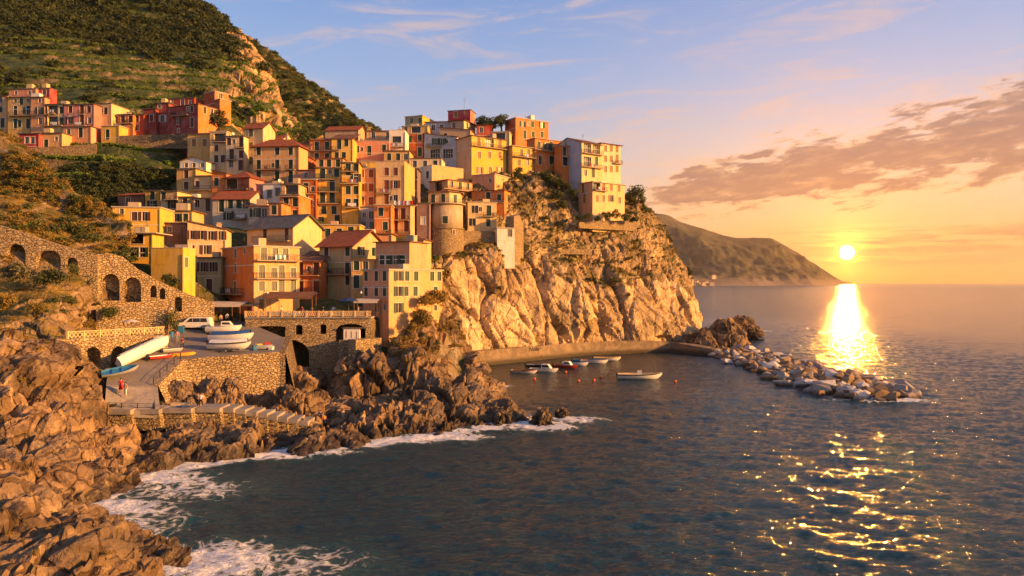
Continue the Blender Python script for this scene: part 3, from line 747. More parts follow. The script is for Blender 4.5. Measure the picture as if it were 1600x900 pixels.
def flower_box():
    m = MB(); m.box((-.4,-.14,.02), (.4,.14,.3)); r = random.Random(4)
    for _ in range(60):
        c = Vector((r.uniform(-.45,.45), r.uniform(-.2,.2), r.uniform(.3,.8))); a = Vector((r.gauss(0,1), r.gauss(0,1), r.gauss(0,1))).normalized()*.1; b = a.orthogonal().normalized()*.07; m.quad(c-a, c-b, c+a, c+b, 1)
    return m.mesh('flower_box', [SHUT['r'], flatmat('pot_leaf', (0.05,0.08,0.02), .7)])
def washing(sd):
    m = MB(); r = random.Random(sd); x = -.9
    while x < .9:
        w = r.uniform(.25, .55); h = r.uniform(.5, .95); m.box((x, -.03, -h), (x+w, .0, 0), r.randint(0, 2)); x += w+.06
    return m.mesh('washing', [flatmat('wash_white', (0.7,0.68,0.64), .9), flatmat('wash_blue', (0.12,0.2,0.36), .9), flatmat('wash_red', (0.45,0.08,0.07), .9)])
hrnd = random.Random(11)
def house(label, xs, ys, Y, th, col, roof='flat', Fw='', Rw='', sh='g', bal=(), chim=0, rm='b', rise=2.2, depth=None, ext=7.0, over=0.35, two=None, dish=0, pipe=True, sc=1.0, cat='house', parapet=0.0, name='house'):
    """xs = left edge, near corner, right edge in the photo; ys = eave, visible foot; Y = distance of the corner"""
    xl, xm, xr = xs; yt, yb = ys; sc = sc * (1.2 if Y > 155 else 1.0)
    if Y > 155 and xm >= 640: Y += 30 if xm >= 805 else 24
    elif Y > 155 and xm >= 585: Y += 16
    elif Y > 155 and xm >= 480: Y += 8
    t = rad(th); c, s = math.cos(t), math.sin(t)
    X0 = PX(xm, Y); kl = xl - CXP
    W = (F*X0 - kl*Y) / (F*c - kl*s)
    if xr is not None and xr > xm + 0.5:
        k = xr - CXP; D = (F*X0 - k*Y) / (k*c + F*s)
        if D < 1.5 or D > 22: D = min(max(abs(D), 4), 16)
    else: D = depth or 9.0
    if depth: D = max(D, depth) if xr is None else D
    zb = PZ(yb, Y); zt = PZ(yt, Y); base = zb - ext; Ht = zt - base
    root = empty(name, (X0, Y, base), t); HOUSES.append((root, W, D, zb - base, Ht))
    tag(root, label, cat)
    # openings
    ops = {'F': [], 'R': []}; wins = []
    def put(face, ty, px, py):
        w, h = WSIZE[ty]; w *= sc; h *= sc; k = px - CXP
        if face == 'F': u = W - (F*X0 - k*Y) / (F*c - k*s); L = W
        else: u = (F*X0 - k*Y) / (k*c + F*s); L = D
        Yl = Y - (W-u)*s if face == 'F' else Y + u*c
        v = PZ(py, Yl) - base; w = min(w, L - 0.3)
        u = min(max(u, w/2 + 0.12), L - w/2 - 0.12); v = min(v, Ht - h/2 - 0.15)
        for o in ops[face]:
            if abs((o[0]+o[1])/2 - u) < (o[1]-o[0]+w)/2 + 0.05 and abs((o[2]+o[3])/2 - v) < (o[3]-o[2]+h)/2 + 0.05: return
        dp = 1.0 if ty in 'LG' else 0.24
        ops[face].append((u-w/2, u+w/2, v-h/2, v+h/2, dp)); wins.append((face, ty, u, v, w, h))
    for ty, px, py in parse(Fw): put('F', ty, px, py)
    for ty, px, py in parse(Rw): put('R', ty, px, py)
    for face, src in (('F', parse(Fw)), ('R', parse(Rw))):
        rows_ = sorted(set(py for _, _, py in src))
        if len(rows_) > 1 or face == 'R':
            for py in rows_:
                lo_, hi_ = (xl, xm) if face == 'F' else (xm, xr or xm)
                for k_ in range(2):
                    if hrnd.random() < 0.5 and hi_ - lo_ > 22: put(face, hrnd.choice('ccos'), hrnd.uniform(lo_ + 4, hi_ - 4), py)
    m = MB(); matl = [PL(col)] + ([PL(two)] if two else [])  # side wall plaster; on many houses sunlit and shaded tones are in the colours
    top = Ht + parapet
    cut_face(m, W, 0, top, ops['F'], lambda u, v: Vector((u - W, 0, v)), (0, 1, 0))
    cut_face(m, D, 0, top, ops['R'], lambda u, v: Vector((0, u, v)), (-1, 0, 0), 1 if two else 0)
    m.quad((0, D, 0), (-W, D, 0), (-W, D, top), (0, D, top)); m.quad((-W, D, 0), (-W, 0, 0), (-W, 0, top), (-W, D, top))
    if parapet:
        e = 0.25; m.quad((-W+e, e, top), (-W+e, D-e, top), (-W+e, D-e, Ht), (-W+e, e, Ht)); m.quad((-e, e, Ht), (-e, D-e, Ht), (-e, D-e, top), (-e, e, top))
        m.quad((-W+e, D-e, Ht), (-W+e, D-e, top), (-e, D-e, top), (-e, D-e, Ht)); m.quad((-W+e, e, top), (-W+e, e, Ht), (-e, e, Ht), (-e, e, top))
        for a, b in (((-W, 0), (0, e)), ((-W, D-e), (0, D)), ((-W, e), (-W+e, D-e)), ((-e, e), (0, D-e))): m.quad((a[0], a[1], top), (b[0], a[1], top), (b[0], b[1], top), (a[0], b[1], top))
    if roof == 'gx':
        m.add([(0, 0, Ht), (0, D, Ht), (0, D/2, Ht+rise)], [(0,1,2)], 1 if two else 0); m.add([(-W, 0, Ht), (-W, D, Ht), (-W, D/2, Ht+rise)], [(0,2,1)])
    if roof == 'gy':
        m.add([(0, 0, Ht), (-W, 0, Ht), (-W/2, 0, Ht+rise)], [(0,2,1)]); m.add([(0, D, Ht), (-W, D, Ht), (-W/2, D, Ht+rise)], [(0,1,2)])
    if roof == 'sx':      # single slope, high at the left end
        m.add([(0,0,Ht),(-W,0,Ht),(-W,0,Ht+rise)], [(0,2,1)]); m.add([(0,D,Ht),(-W,D,Ht),(-W,D,Ht+rise)], [(0,1,2)]); m.quad((-W,D,Ht),(-W,0,Ht),(-W,0,Ht+rise),(-W,D,Ht+rise))
    m.build('wall', matl, root)
    # roof
    r = MB(); o = over; th_ = 0.16; M_ = ROOFM[rm]
    def slab(pts, up=th_):
        b = [Vector(p) for p in pts]; n = (b[1]-b[0]).cross(b[2]-b[0]).normalized()
        if n.z < 0: b = b[::-1]; n = -n
        tpp = [p + n*up for p in b]; k = len(b); r.add(b + tpp, [tuple(range(k-1, -1, -1)), tuple(range(k, 2*k))] + [(i, (i+1) % k, (i+1) % k + k, i+k) for i in range(k)])
    if roof in ('flat', 'slab'):
        oo = 0.22 if roof == 'flat' else max(o, 0.45)
        if parapet: r.box((-W+0.25, 0.25, Ht-0.1), (-0.25, D-0.25, Ht+0.02)); r.box((-W-0.06, -0.06, top), (0.06, D+0.06, top+0.10))
        else: r.box((-W-oo, -oo, Ht), (oo, D+oo, Ht+(0.22 if roof == 'flat' else 0.16)))
    elif roof == 'gx':
        sl = rise/(D/2); slab([(-W-o, -o, Ht-o*sl), (o, -o, Ht-o*sl), (o, D/2, Ht+rise), (-W-o, D/2, Ht+rise)]); slab([(-W-o, D+o, Ht-o*sl), (-W-o, D/2+0.004, Ht+rise+.003), (o, D/2+0.004, Ht+rise+.003), (o, D+o, Ht-o*sl)])
        r.bar((-W-o, D/2, Ht+rise+th_), (o, D/2, Ht+rise+th_), 0.3, 0.16)
    elif roof == 'gy':
        sl = rise/(W/2); slab([(o, -o, Ht-o*sl), (o, D+o, Ht-o*sl), (-W/2, D+o, Ht+rise), (-W/2, -o, Ht+rise)]); slab([(-W-o, -o, Ht-o*sl), (-W/2-.004, -o, Ht+rise+.003), (-W/2-.004, D+o, Ht+rise+.003), (-W-o, D+o, Ht-o*sl)])
    elif roof == 'hip':
        e = min(W, D)/2; a, b = (-W-o, -o), (o, D+o)
        if W >= D: r1, r2 = (-W+e, D/2), (-e, D/2)
        else: r1, r2 = (-W/2, e), (-W/2, D-e)
        A, B, Cc, Dd = (a[0], a[1], Ht), (b[0], a[1], Ht), (b[0], b[1], Ht), (a[0], b[1], Ht); E, G = (*r1, Ht+rise), (*r2, Ht+rise)
        if W >= D: fs = [(A, B, G, E), (B, Cc, G), (Cc, Dd, E, G), (Dd, A, E)]
        else: fs = [(A, B, E), (B, Cc, G, E), (Cc, Dd, G), (Dd, A, E, G)]
        for f in fs: r.add(f, [tuple(range(len(f)))])
        r.box((a[0], a[1], Ht-0.14), (b[0], b[1], Ht-0.003))
    elif roof == 'sx': slab([(o, -o, Ht-o*rise/W), (o, D+o, Ht-o*rise/W), (-W-o, D+o, Ht+rise+o*rise/W), (-W-o, -o, Ht+rise+o*rise/W)])
    elif roof == 'sy': slab([(-W-o, -o, Ht-0.1), (o, -o, Ht-0.1), (o, D+o, Ht+rise), (-W-o, D+o, Ht+rise)])
    if r.f:
        ro = r.build('roof', M_, root)
        for q in range(chim):
            ch = MB(); x = -W*hrnd.uniform(0.2, 0.8); y = D*hrnd.uniform(0.25, 0.7); z1 = Ht + (rise if roof in ('gx', 'gy', 'hip') else 0.2)
            ch.box((x-.28, y-.28, Ht-0.3), (x+.28, y+.28, z1+.9)); ch.box((x-.38, y-.38, z1+.9), (x+.38, y+.38, z1+1.0)); ch.box((x-.2, y-.2, z1+1.0), (x+.2, y+.2, z1+1.25)); ch.box((x-.36, y-.36, z1+1.25), (x+.36, y+.36, z1+1.33))
            ch.build('chimney', PL('stonepl'), ro)
    # windows
    for face, ty, u, v, w, h in wins:
        loc = (u - W, 0, v) if face == 'F' else (0, u, v); rz = 0 if face == 'F' else math.pi/2
        wo = link('window' if ty not in 'dD' else 'door', win_mesh(ty, w, h), root, loc, rz)
        if ty in 'cdb':
            kk = 'o' if ty == 'b' else sh
            for sg in (-1, 1): link('shutter', shutter_mesh(w/2-0.01, h-0.02, kk), wo, (sg*w/4, 0.10, 0))
        else:
            link('pane', pane_mesh(w, h, 0.85 if ty in 'LG' else 0.16), wo, (0, 0, 0))
            if ty in 'oD':
                for sg in (-1, 1): link('shutter', shutter_mesh(w*0.48, h, sh), wo, (sg*(w*0.76+0.03), -0.08, 0))
            if ty == 'G':
                g_ = MB()
                for i in range(5): x = -w/2 + w*i/4; g_.box((x-0.04, 0.1, -h/2), (x+0.04, 0.18, h/2))
                g_.box((-w/2, 0.1, -0.04), (w/2, 0.18, 0.04)); g_.build('glazing_bar', TRIM, wo)
    # balconies: (face, y, x0, x1[, depth])
    for bl in bal:
        face, by, x0, x1 = bl[:4]; dep = bl[4] if len(bl) > 4 else 1.05
        def uu(px):
            k = px - CXP
            return (W - (F*X0 - k*Y)/(F*c - k*s)) if face == 'F' else (F*X0 - k*Y)/(k*c + F*s)
        u0, u1 = sorted((uu(x0), uu(x1))); Lm = max(1.4, u1-u0); um = (u0+u1)/2
        Yl = Y - (W-um)*s if face == 'F' else Y + um*c
        z = PZ(by, Yl) - base; loc = (um-W, 0, z) if face == 'F' else (0, um, z)
        q = MB(); q.box((-Lm/2, -dep, -0.16), (Lm/2, -0.002, 0))
        bo = link('balcony', q.mesh('balcony', SLABM), root, loc, 0 if face == 'F' else math.pi/2)
        link('railing', rail_mesh(Lm-0.1, dep-0.06), bo)
        if hrnd.random() < 0.45:
            px_ = hrnd.uniform(-Lm*.35, Lm*.35); link('flower_box', cached('fbox', flower_box), bo, (px_, -dep+0.16, 0.0))
        if hrnd.random() < 0.3:
            link('washing', cached(('wash', hrnd.randint(0, 3)), lambda: washing(hrnd.randint(0, 99))), bo, (hrnd.uniform(-Lm*.2, Lm*.2), -dep-0.03, 0.95))
    for q in range(dish):
        dm = MB(); n = 10; rr = 0.42
        ring = [[Vector((rr*f*math.cos(a), -0.35*f*f*rr, rr*f*math.sin(a))) for a in [2*math.pi*j/n for j in range(n)]] for f in (0.05, 0.6, 1.0)]
        dm.loft(ring, cap=False); dm.bar((0, 0.0, -0.1), (0, 0.15, -0.9), 0.06); dm.bar((0, 0, 0), (0, -0.45, 0.05), 0.03)
        do = dm.build('satellite_dish', DISH, root); do.location = (-W*hrnd.uniform(.15, .85), D*hrnd.uniform(.08, .3), Ht+1.15); do.rotation_euler = (0, 0, rad(hrnd.uniform(-30, 60)))
    if roof in ('flat', 'slab') and hrnd.random() < 0.5:
        q = MB(); x, y = -W*hrnd.uniform(.2, .8), D*hrnd.uniform(.3, .8); w_ = hrnd.uniform(.6, 1.3); q.box((x-w_, y-.7, Ht+.1), (x+w_, y+.7, Ht+hrnd.uniform(.9, 2.0))); q.build('roof_hatch', PL(hrnd.choice(['white', 'cream', 'tan', 'stonepl'])), root)
    if hrnd.random() < 0.45:
        q = MB(); x, y = -W*hrnd.uniform(.1, .9), D*hrnd.uniform(.2, .6); z_ = Ht + (rise if roof in ('gx', 'gy', 'hip', 'sx', 'sy') else 0)*.6; q.bar((x, y, Ht-.2), (x, y, z_+2.2), .05)
        for k_ in range(4): q.bar((x-.45+.06*k_, y, z_+1.5+.2*k_), (x+.45-.06*k_, y, z_+1.5+.2*k_), .03)
        q.build('antenna', IRON, root)
    if W > 3.5 and Ht > 8 and hrnd.random() < 0.6:
        q = MB(); zz = Ht - hrnd.uniform(2.9, 3.6)
        for sx in ((-W-.03, -.05, 0.03, -.004),): q.box((sx[0], sx[1], zz), (sx[2], sx[3], zz+.14))
        q.build('string_course', TRIM, root)
    if pipe:
        q = MB(); q.bar((-0.12, -0.07, 0), (-0.12, -0.07, Ht-0.2), 0.11); q.build('drainpipe', PIPE, root)
    return root
# ------------------------------------------------------------------ stonework
def stone_mat(name, c1, c2, mortar, scale=1.0):
    def fn(g, b):
        p = pos(g); x, y, z = g.xyz(p)
        q = g.vm('ADD', g.comb(x, y, g.m('MULTIPLY', z, 1.75)), g.vm('SCALE', g.comb(g.noise(p, 1.1, 1), g.noise(p, 1.3, 1), 0.0), sc=0.3))
        e = g.vor(q, 1.9 * scale, 'DISTANCE_TO_EDGE'); v = g.xyz(g.vor(q, 1.9 * scale, 'F1', 'Color'))
        n = g.noise(p, 2.5, 4, 0.7); n0 = g.noise(p, 0.25, 3, 0.6)
        col = g.mix(v[0], c1, c2); col = g.mix(g.m('MULTIPLY', v[1], 0.5), col, (c1[0]*0.42, c1[1]*0.38, c1[2]*0.36))
        col = g.mix(g.m('MULTIPLY', g.step(n, 0.4, 0.7), 0.4), col, (c2[0]*1.15, c2[1]*1.1, c2[2]*1.05))
        col = g.mix(g.m('MULTIPLY', g.step(n0, 0.5, 0.7), 0.35), col, (c1[0]*0.5, c1[1]*0.48, c1[2]*0.4))
        j = g.step(e, 0.02, 0.075, 1.0, 0.0)
        g.put(b.inputs['Base Color'], g.mix(j, col, mortar)); b.inputs['Roughness'].default_value = 0.95; spec(b, 0.15)
        bump(g, b, g.m('ADD', g.m('MULTIPLY', g.step(e, 0.0, 0.16), 1.0), g.m('ADD', g.m('MULTIPLY', n, 0.5), g.m('MULTIPLY', v[2], 0.7))), 1.0, 0.16)
    return mat(name, fn)
STONE = stone_mat('rubble_stone', (0.42,0.30,0.165), (0.56,0.43,0.25), (0.24,0.165,0.095))
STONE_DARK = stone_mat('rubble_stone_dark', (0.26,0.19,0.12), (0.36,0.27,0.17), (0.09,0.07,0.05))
# ---- upper row on the hill, left
house('peach house cut by the photo edge in the upper row below the terraces', (-34,12,None), (150,203), 214, -6, 'peach', 'slab', '144:p1;170:c-18 c1;192:d-16 d4', rm='d', depth=9)
house('ochre house with dark green shutters in the upper row', (12,48,None), (152,203), 212.5, -6, 'ochre', 'slab', '157:s24 s44;173:d24 d46;193:d24 d46', bal=[('F',181,16,64)], rm='d', depth=9)
house('orange pink house with white framed window beside the ochre one, upper row', (48,70,78), (152,203), 211.5, -6, 'salmon', 'slab', '157:s62;173:o62;189:p63', rm='d')
house('low pink attic storey set back on top of the ochre house', (14,56,None), (139,160), 216, -6, 'pink', 'flat', '145:s25 s46', rm='d', depth=7)
house('red attic storey with sunlit red end wall at the top of the upper row', (56,78,89), (138,160), 216.5, -8, 'crimson', 'flat', '144:p69', rm='d')
house('cream house with stacked dark loggias in the upper row', (74,100,None), (163,206), 211, -5, 'cream', 'slab', '172:L82 c96;189:L82 c96', bal=[('F',178,75,88),('F',197,73,100)], rm='d', depth=9)
house('rose red house with small arched attic window beside the cream loggias', (100,147,None), (163,203), 210, -5, 'rose', 'slab', '171:c110 d128 c139;188:o109 d128 p140', bal=[('F',179,124,134),('F',197,119,137)], rm='d', depth=9, sh='b')
house('faded pink ground floor house below the rose red one', (99,142,150), (198,217), 207, -5, 'salmon', 'slab', '206:p107 d126', rm='d', two='tan')
house('pale yellow house with one green shutter at the end of the upper row', (147,174,None), (162,190), 213, -8, 'cream', 'flat', '173:c154;187:p156', rm='d', depth=8)
house('little crimson house with two white framed windows below the upper row', (30,61,None), (209,231), 203, -4, 'crimson', 'slab', '219:p42 p51', rm='d', depth=6)
house('small peach house with yellow awnings below the upper row', (61,97,None), (208,231), 203.5, -4, 'peach', 'slab', '217:s88;226:d72', rm='d', depth=6)
house('small bright yellow house between the upper row and the red houses', (158,186,None), (197,221), 210, -6, 'yellow', 'flat', '210:d168', rm='p', depth=6)
# ---- red cluster
house('low orange red house with balcony at the end of the red row', (184,208,None), (179,213), 214, -6, 'orange', 'slab', '186:d192;201:p191', bal=[('F',193,184,208)], rm='d', depth=8, sh='b')
house('narrow red house beside the low orange red one', (208,225,None), (179.5,213), 215, -6, 'red', 'slab', '185:c214;199:p214', rm='d', depth=8, sh='b')
house('dark red house with one shuttered window in the middle of the red row', (225,244,None), (170,212), 216, -6, 'darkred', 'slab', '184:c237', rm='d', depth=9, sh='b')
house('tall dark red house with attic windows in the red row', (243,264,None), (161,211), 217, -6, 'darkred', 'slab', '166:s249;185:o254', rm='d', depth=9, sh='w', chim=1)
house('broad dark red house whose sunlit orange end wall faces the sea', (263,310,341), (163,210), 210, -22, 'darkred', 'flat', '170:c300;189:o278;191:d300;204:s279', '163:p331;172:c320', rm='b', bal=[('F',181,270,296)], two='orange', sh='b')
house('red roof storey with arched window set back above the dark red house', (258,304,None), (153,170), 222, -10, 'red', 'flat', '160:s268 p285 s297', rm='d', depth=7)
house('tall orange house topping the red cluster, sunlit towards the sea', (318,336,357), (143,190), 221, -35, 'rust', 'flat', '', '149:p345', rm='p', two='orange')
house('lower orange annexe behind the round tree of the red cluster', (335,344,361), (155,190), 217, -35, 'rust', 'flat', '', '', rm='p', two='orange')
# ---- cream houses over the middle
house('plain ochre yellow house with faint bricked up windows', (293,329,None), (209,256), 200, -5, 'ochre', 'slab', '223:b303 b320', rm='d', depth=11, pipe=False)
house('cream house with dark corner loggia on its top floor', (328,354,None), (206,266), 198, -4, 'cream', 'flat', '216:L343;231:c338;248:c338', bal=[('F',222,333,354)], rm='p', depth=10, sh='b')
house('cream house with half roof terrace and dish beside the tall tower house', (353,381,None), (213,268), 197, -4, 'pale', 'slab', '221:s365 d378;241:d362 c378;256:p361;258:d376', bal=[('F',231,368,382),('F',250,353,370)], rm='d', depth=10, sh='b', dish=1)
house('tall narrow cream house with ochre shutters and red roof', (381,411,430), (200,268), 199, -12, 'cream', 'gx', '207:c392;228:c392;251:c392', rm='r', sh='k', rise=2.0)
house('sunlit pale house with low red roof behind the big peach house', (412,440,461), (218,240), 204, -14, 'pale', 'gx', '', '', rm='r', rise=1.8)
house('big peach house with broad red hip roof and four window bays', (396,467,481), (228,290), 190, -6, 'peach', 'hip', '236:c404 c433 c454;258:d404 d433 d454;276:d404 d433 d454', bal=[('F',265,399,440),('F',265,447,462),('F',285,428,446)], rm='r', rise=2.4, over=0.7, chim=1)
house('small white house with arched gable above the ochre terrace house', (281,322,336), (252,268), 192, -6, 'white', 'gy', '258:s291 s303 s316', rm='b', rise=1.2)
house('ochre house with dark eaves and terrace below the small white house', (276,306,None), (264,299), 186, -5, 'ochre', 'slab', '272:c291;290:c291', rm='d', depth=9, sh='b')
house('light ochre wing with plants on its balcony', (304,333,None), (275,300), 184, -5, 'cream', 'slab', '289:c308 L320', rm='d', depth=9, bal=[('F',297,305,331)], sh='b')
house('orange house with one dark window beside the covered terrace', (331,354,None), (271,305), 183, -5, 'orange', 'sx', '284:c338', rm='b', depth=9, rise=0.8)
house('house with covered terrace under a bright red roof', (353,390,413), (277,306), 181, -14, 'rust', 'hip', '288:L362 L378', '', rm='r', two='rose', rise=2.0, bal=[('F',296,350,388)], over=0.6)
house('small white house with grey shutter below the big peach house', (411,441,None), (288,318), 176, -4, 'white', 'flat', '303:c421;300:c434', rm='p', depth=8, sh='y', dish=1)
house('grey white house under a wide red roof in the middle slope', (332,390,None), (311,358), 168, -3, 'dull', 'gx', '319:d346;315:c373;335:d377;337:c346', rm='r', rise=2.2, depth=9, bal=[('F',342,366,385)], sh='g')
house('grey white wing with paired shutters stepping down from the red roof', (388,421,None), (322,358), 164, -3, 'dull', 'slab', '332:o399 p413', rm='r', depth=8, sh='g')
house('ochre house with dark windows above the yellow houses', (227,251,None), (298,331), 178, -5, 'gold', 'slab', '302:c238;320:o238', rm='d', depth=9, sh='g')
house('beige house with corner loggia beside the ochre one', (251,277,None), (299,336), 176, -5, 'cream', 'slab', '302:c254;304:L267;319:c254;319:o270', rm='d', depth=9, sh='g', bal=[('F',312,259,277)])
house('low brown house with orange tiled lean-to at the edge of the terraces', (184,226,None), (305,328), 180, -5, 'brown', 'sy', '314:p200', rm='r', depth=7, rise=1.5)
house('khaki house with a flat roof between two dark pergolas', (278,302,None), (308,336), 172, -5, 'khaki', 'slab', '316:c289', rm='b', depth=8, sh='b')
house('pinkish house behind the dark tarpaulin pergola', (301,333,None), (310,352), 170, -4, 'tan', 'slab', '318:p308 d325;336:L320', rm='d', depth=8, sh='b')
# ---- yellow group by the arched wall
house('bright yellow house above the arched stone wall', (176,250,None), (325,353), 138, 8, 'yellow', 'flat', '338:c210 o226;330:s190', rm='p', depth=8, sh='b')
house('golden house with wide flat roof and a brown band of windows', (195,238,256), (365,405), 128, 2, 'gold', 'slab', '371:A214 A228;394:B209', '', rm='p', over=1.1, two='yellow')
house('cream yellow house with sloping roofline and open shutters', (293,352,None), (358,408), 140, 14, 'cream', 'sx', '367:o301 o313;368:o329 o345;390:o322', rm='b', depth=9, rise=1.4, sh='b', chim=2)
house('dark brown rendered house under a roof terrace beside the cream yellow one', (238,292,None), (349,386), 141, 6, 'brown', 'slab', '358:s265', rm='d', depth=8)
house('orange yellow block with blank wall and roof terrace', (236,286,305), (396,432), 121, -6, 'gold', 'flat', '', '410:c291', rm='p', two='yellow', parapet=0.9, sh='k')
house('khaki house with grey slab roof beside the orange gable house', (308,347,None), (403,455), 133, 6, 'khaki', 'slab', '417:o317 o331;446:d327', rm='d', depth=7, sh='b')
house('orange red gable house with terrace front over the square', (347,397,468), (385,493), 124, -48, 'orange', 'flat', '392:c368;419:c368;450:d367', '397:d412 d430 d446;425:d409 d440;426:c458;447:c409 d440 d458;475:b409', rm='p', two='peach', bal=[('R',407,398,467,1.2),('R',435,398,466,0.9),('F',459,352,382)], sh='y')
house('cream gable house with grey slate roof behind the orange house', (386,458,503), (354,408), 146, -28, 'cream', 'gx', '366:d414 d448', '', rm='g', rise=2.6, bal=[('F',377,398,455)], over=0.6, sh='b')
house('small orange house with brown hipped roof between cream gable and khaki house', (463,500,None), (409,462), 136, -4, 'orange', 'sy', '420:d470 d494;447:d470 d494', rm='b', depth=8, rise=2.2, bal=[('F',430,463,500),('F',458,463,500)], sh='b')
house('khaki house with bright red gable roof beside the pink house', (499,551,602), (383,475), 138, -24, 'khaki', 'gx', '393:c510 c543;418:d510 d543;438:c510 c543', '391:o564 c583', rm='r', rise=3.0, over=0.7, bal=[('F',428,502,550)])
house('narrow yellow house with slab roof squeezed beside the pink house', (549,586,None), (406,470), 134, 2, 'ochre', 'slab', '415:c557 p571;440:d557', rm='b', depth=6)
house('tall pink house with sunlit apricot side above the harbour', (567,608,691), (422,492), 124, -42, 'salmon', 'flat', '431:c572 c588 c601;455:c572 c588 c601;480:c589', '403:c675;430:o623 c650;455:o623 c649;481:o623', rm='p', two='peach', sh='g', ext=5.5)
house('set back pink storey with lean-to roof on the tall pink house', (587,640,None), (378,425), 132, -20, 'salmon', 'slab', '406:c597 c607 o618 c629', rm='b', depth=7)
house('small orange roof hut with flat brown roof among the roof terraces', (628,662,None), (374,396), 146, -8, 'peach', 'hip', '383:p634 p652', rm='b', depth=6, rise=1.0)
# ---- centre
house('orange house with long balconies next to a yellow one, under a red roof', (484,518,None), (219,268), 204, -3, 'orange', 'sy', '229:d495 d511;247:d495 d511', rm='r', depth=10, rise=2.4, bal=[('F',236,485,519),('F',255,485,519)])
house('yellow house with half white balcony below a slanting red roof', (518,551,None), (217,268), 203, 1, 'yellow', 'sy', '225:d530;221:c541;243:c526 c537', rm='b', depth=10, rise=3.2, bal=[('F',235,519,531)])
house('tan house with red roof peeping over the orange balconies', (508,560,572), (203,222), 214, -6, 'tan', 'gx', '', '', rm='r', rise=1.8)
house('pink terrace house with green door and parapet', (551,608,None), (223,256), 202, 2, 'pink', 'flat', '233:c558;235:d577;231:c600', rm='p', depth=9, parapet=0.5)
house('set back tan roof storey above the pink terrace house', (566,610,None), (205,224), 212, 0, 'tan', 'slab', '211:p570 p583 p606', rm='b', depth=7)
house('dark red brown house with three windows below the yellow attic', (632,662,None), (209,256), 206, 1, 'rust', 'flat', '217:o637;215:c656;237:d656', rm='p', depth=9)
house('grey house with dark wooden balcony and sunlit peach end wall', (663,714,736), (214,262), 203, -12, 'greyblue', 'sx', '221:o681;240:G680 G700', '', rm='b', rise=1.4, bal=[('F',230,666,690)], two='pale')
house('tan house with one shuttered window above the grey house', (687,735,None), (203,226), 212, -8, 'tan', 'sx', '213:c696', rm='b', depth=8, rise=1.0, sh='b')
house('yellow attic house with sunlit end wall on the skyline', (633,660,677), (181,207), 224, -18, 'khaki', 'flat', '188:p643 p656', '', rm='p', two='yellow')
house('yellow terrace storey with dark opening below the yellow attic house', (628,668,None), (197,212), 216, -6, 'ochre', 'flat', '203:L650 p634', rm='p', depth=7)
house('grey rooftop house with dark eaves beside the red skyline block', (665,707,None), (190,212), 220, -8, 'greyblue', 'slab', '199:p677 p690', rm='d', depth=7)
house('red block with water tank on the skyline', (700,735,743), (172,200), 226, -14, 'crimson', 'flat', '179:b712', '', rm='d', two='rose', cat='house')
house('tan and yellow house with corner windows below the red skyline block', (703,725,743), (188,212), 217, -22, 'tan', 'slab', '196:p709', '196:p730 p737', rm='b', two='cream', over=0.6)
house('orange red shed with awning below the skyline trees', (745,769,None), (196,214), 219, 4, 'red', 'sy', '203:p752', rm='r', depth=6, rise=0.8)
house('big yellow house with roof loggia and orange shutters catching the sun', (712,737,791), (212,285), 196, -54, 'tan', 'slab', '', '220:d748 G765 d781;242:c749 c765 c781;266:o750 c766 o781', rm='b', two='yellow', sh='o', bal=[('R',231,739,790)])
house('tan recessed house beside the big yellow house below the trees', (768,796,None), (206,236), 214, -6, 'cream', 'flat', '214:L782', rm='p', depth=7)
house('plain salmon block with flat roof below the big yellow house', (737,773,797), (272,303), 189, -26, 'salmon', 'flat', '282:s766', '', rm='p', two='peach')
house('white house with sunlit peach side and parapet in the middle', (649,675,724), (261,300), 187, -48, 'white', 'flat', '275:d657;273:c668', '', rm='p', two='peach', parapet=0.6)
house('orange terrace house with curved parapet above the round tower', (672,700,738), (281,303), 182, -42, 'tan', 'slab', '290:L685', '283:p706 d719;286:p731', rm='b', two='peach', bal=[('R',297,690,737)], over=0.5)
house('orange cube house with blue railing above the white tower', (737,788,807), (297,334), 184, -14, 'orange', 'sy', '308:d763;309:c780', '310:o795;328:o796', rm='b', rise=1.2, two='orange', bal=[('F',317,748,787)])
house('yellow house with green shutters built onto the stone wall by the round tower', (731,776,None), (317,364), 178, 10, 'cream', 'flat', '327:B742;329:d764;347:B738;348:c763', rm='p', depth=8, bal=[('F',338,755,775)], pipe=False)
house('slim white tower house standing at the cliff edge', (777,804,None), (357,408), 174, 14, 'white', 'flat', '364:c797', rm='p', depth=5, ext=2.0, sh='y', pipe=False)
house('yellow house with tall balconies, tallest facade of the middle row', (493,534,None), (263,356), 172, 5, 'yellow', 'slab', '271:d504;268:c526;290:d504 d519;309:d504 d519;328:c506 c522;345:d527', rm='b', depth=10, bal=[('F',280,490,521),('F',300,497,531),('F',318,497,531)])
house('golden house with two stacked balconies beside the tall yellow facade', (534,561,None), (255,362), 171, 5, 'gold', 'slab', '262:d544;260:c556;278:d544 d556;297:c544 c556;317:c544 c556', rm='b', depth=10, bal=[('F',268,534,558),('F',287,532,560),('F',324,540,561)])
house('rose pink narrow house with rust red shutters', (560,586,None), (264,325), 169.5, 5, 'salmon', 'flat', '271:c565 c580;293:o565 c580;314:c565 c580', rm='p', depth=9, sh='r')
house('yellow parapet storey on top of the rose pink narrow house', (563,588,None), (253,270), 176, 3, 'yellow', 'flat', '', rm='p', depth=6, pipe=False)
house('big cream house with rust red shutters and one balcony', (587,632,648), (257,322), 168, -4, 'cream', 'flat', '268:c604 c618;290:d604;288:o618;310:d604 p618', '', rm='p', two='ochre', parapet=0.8, bal=[('F',302,588,612)], sh='r')
house('grey ground floor house with arched openings under the rose pink house', (561,586,None), (324,366), 165, 3, 'grey', 'flat', '336:s569 p580;352:p568 p581', rm='d', depth=8, pipe=False)
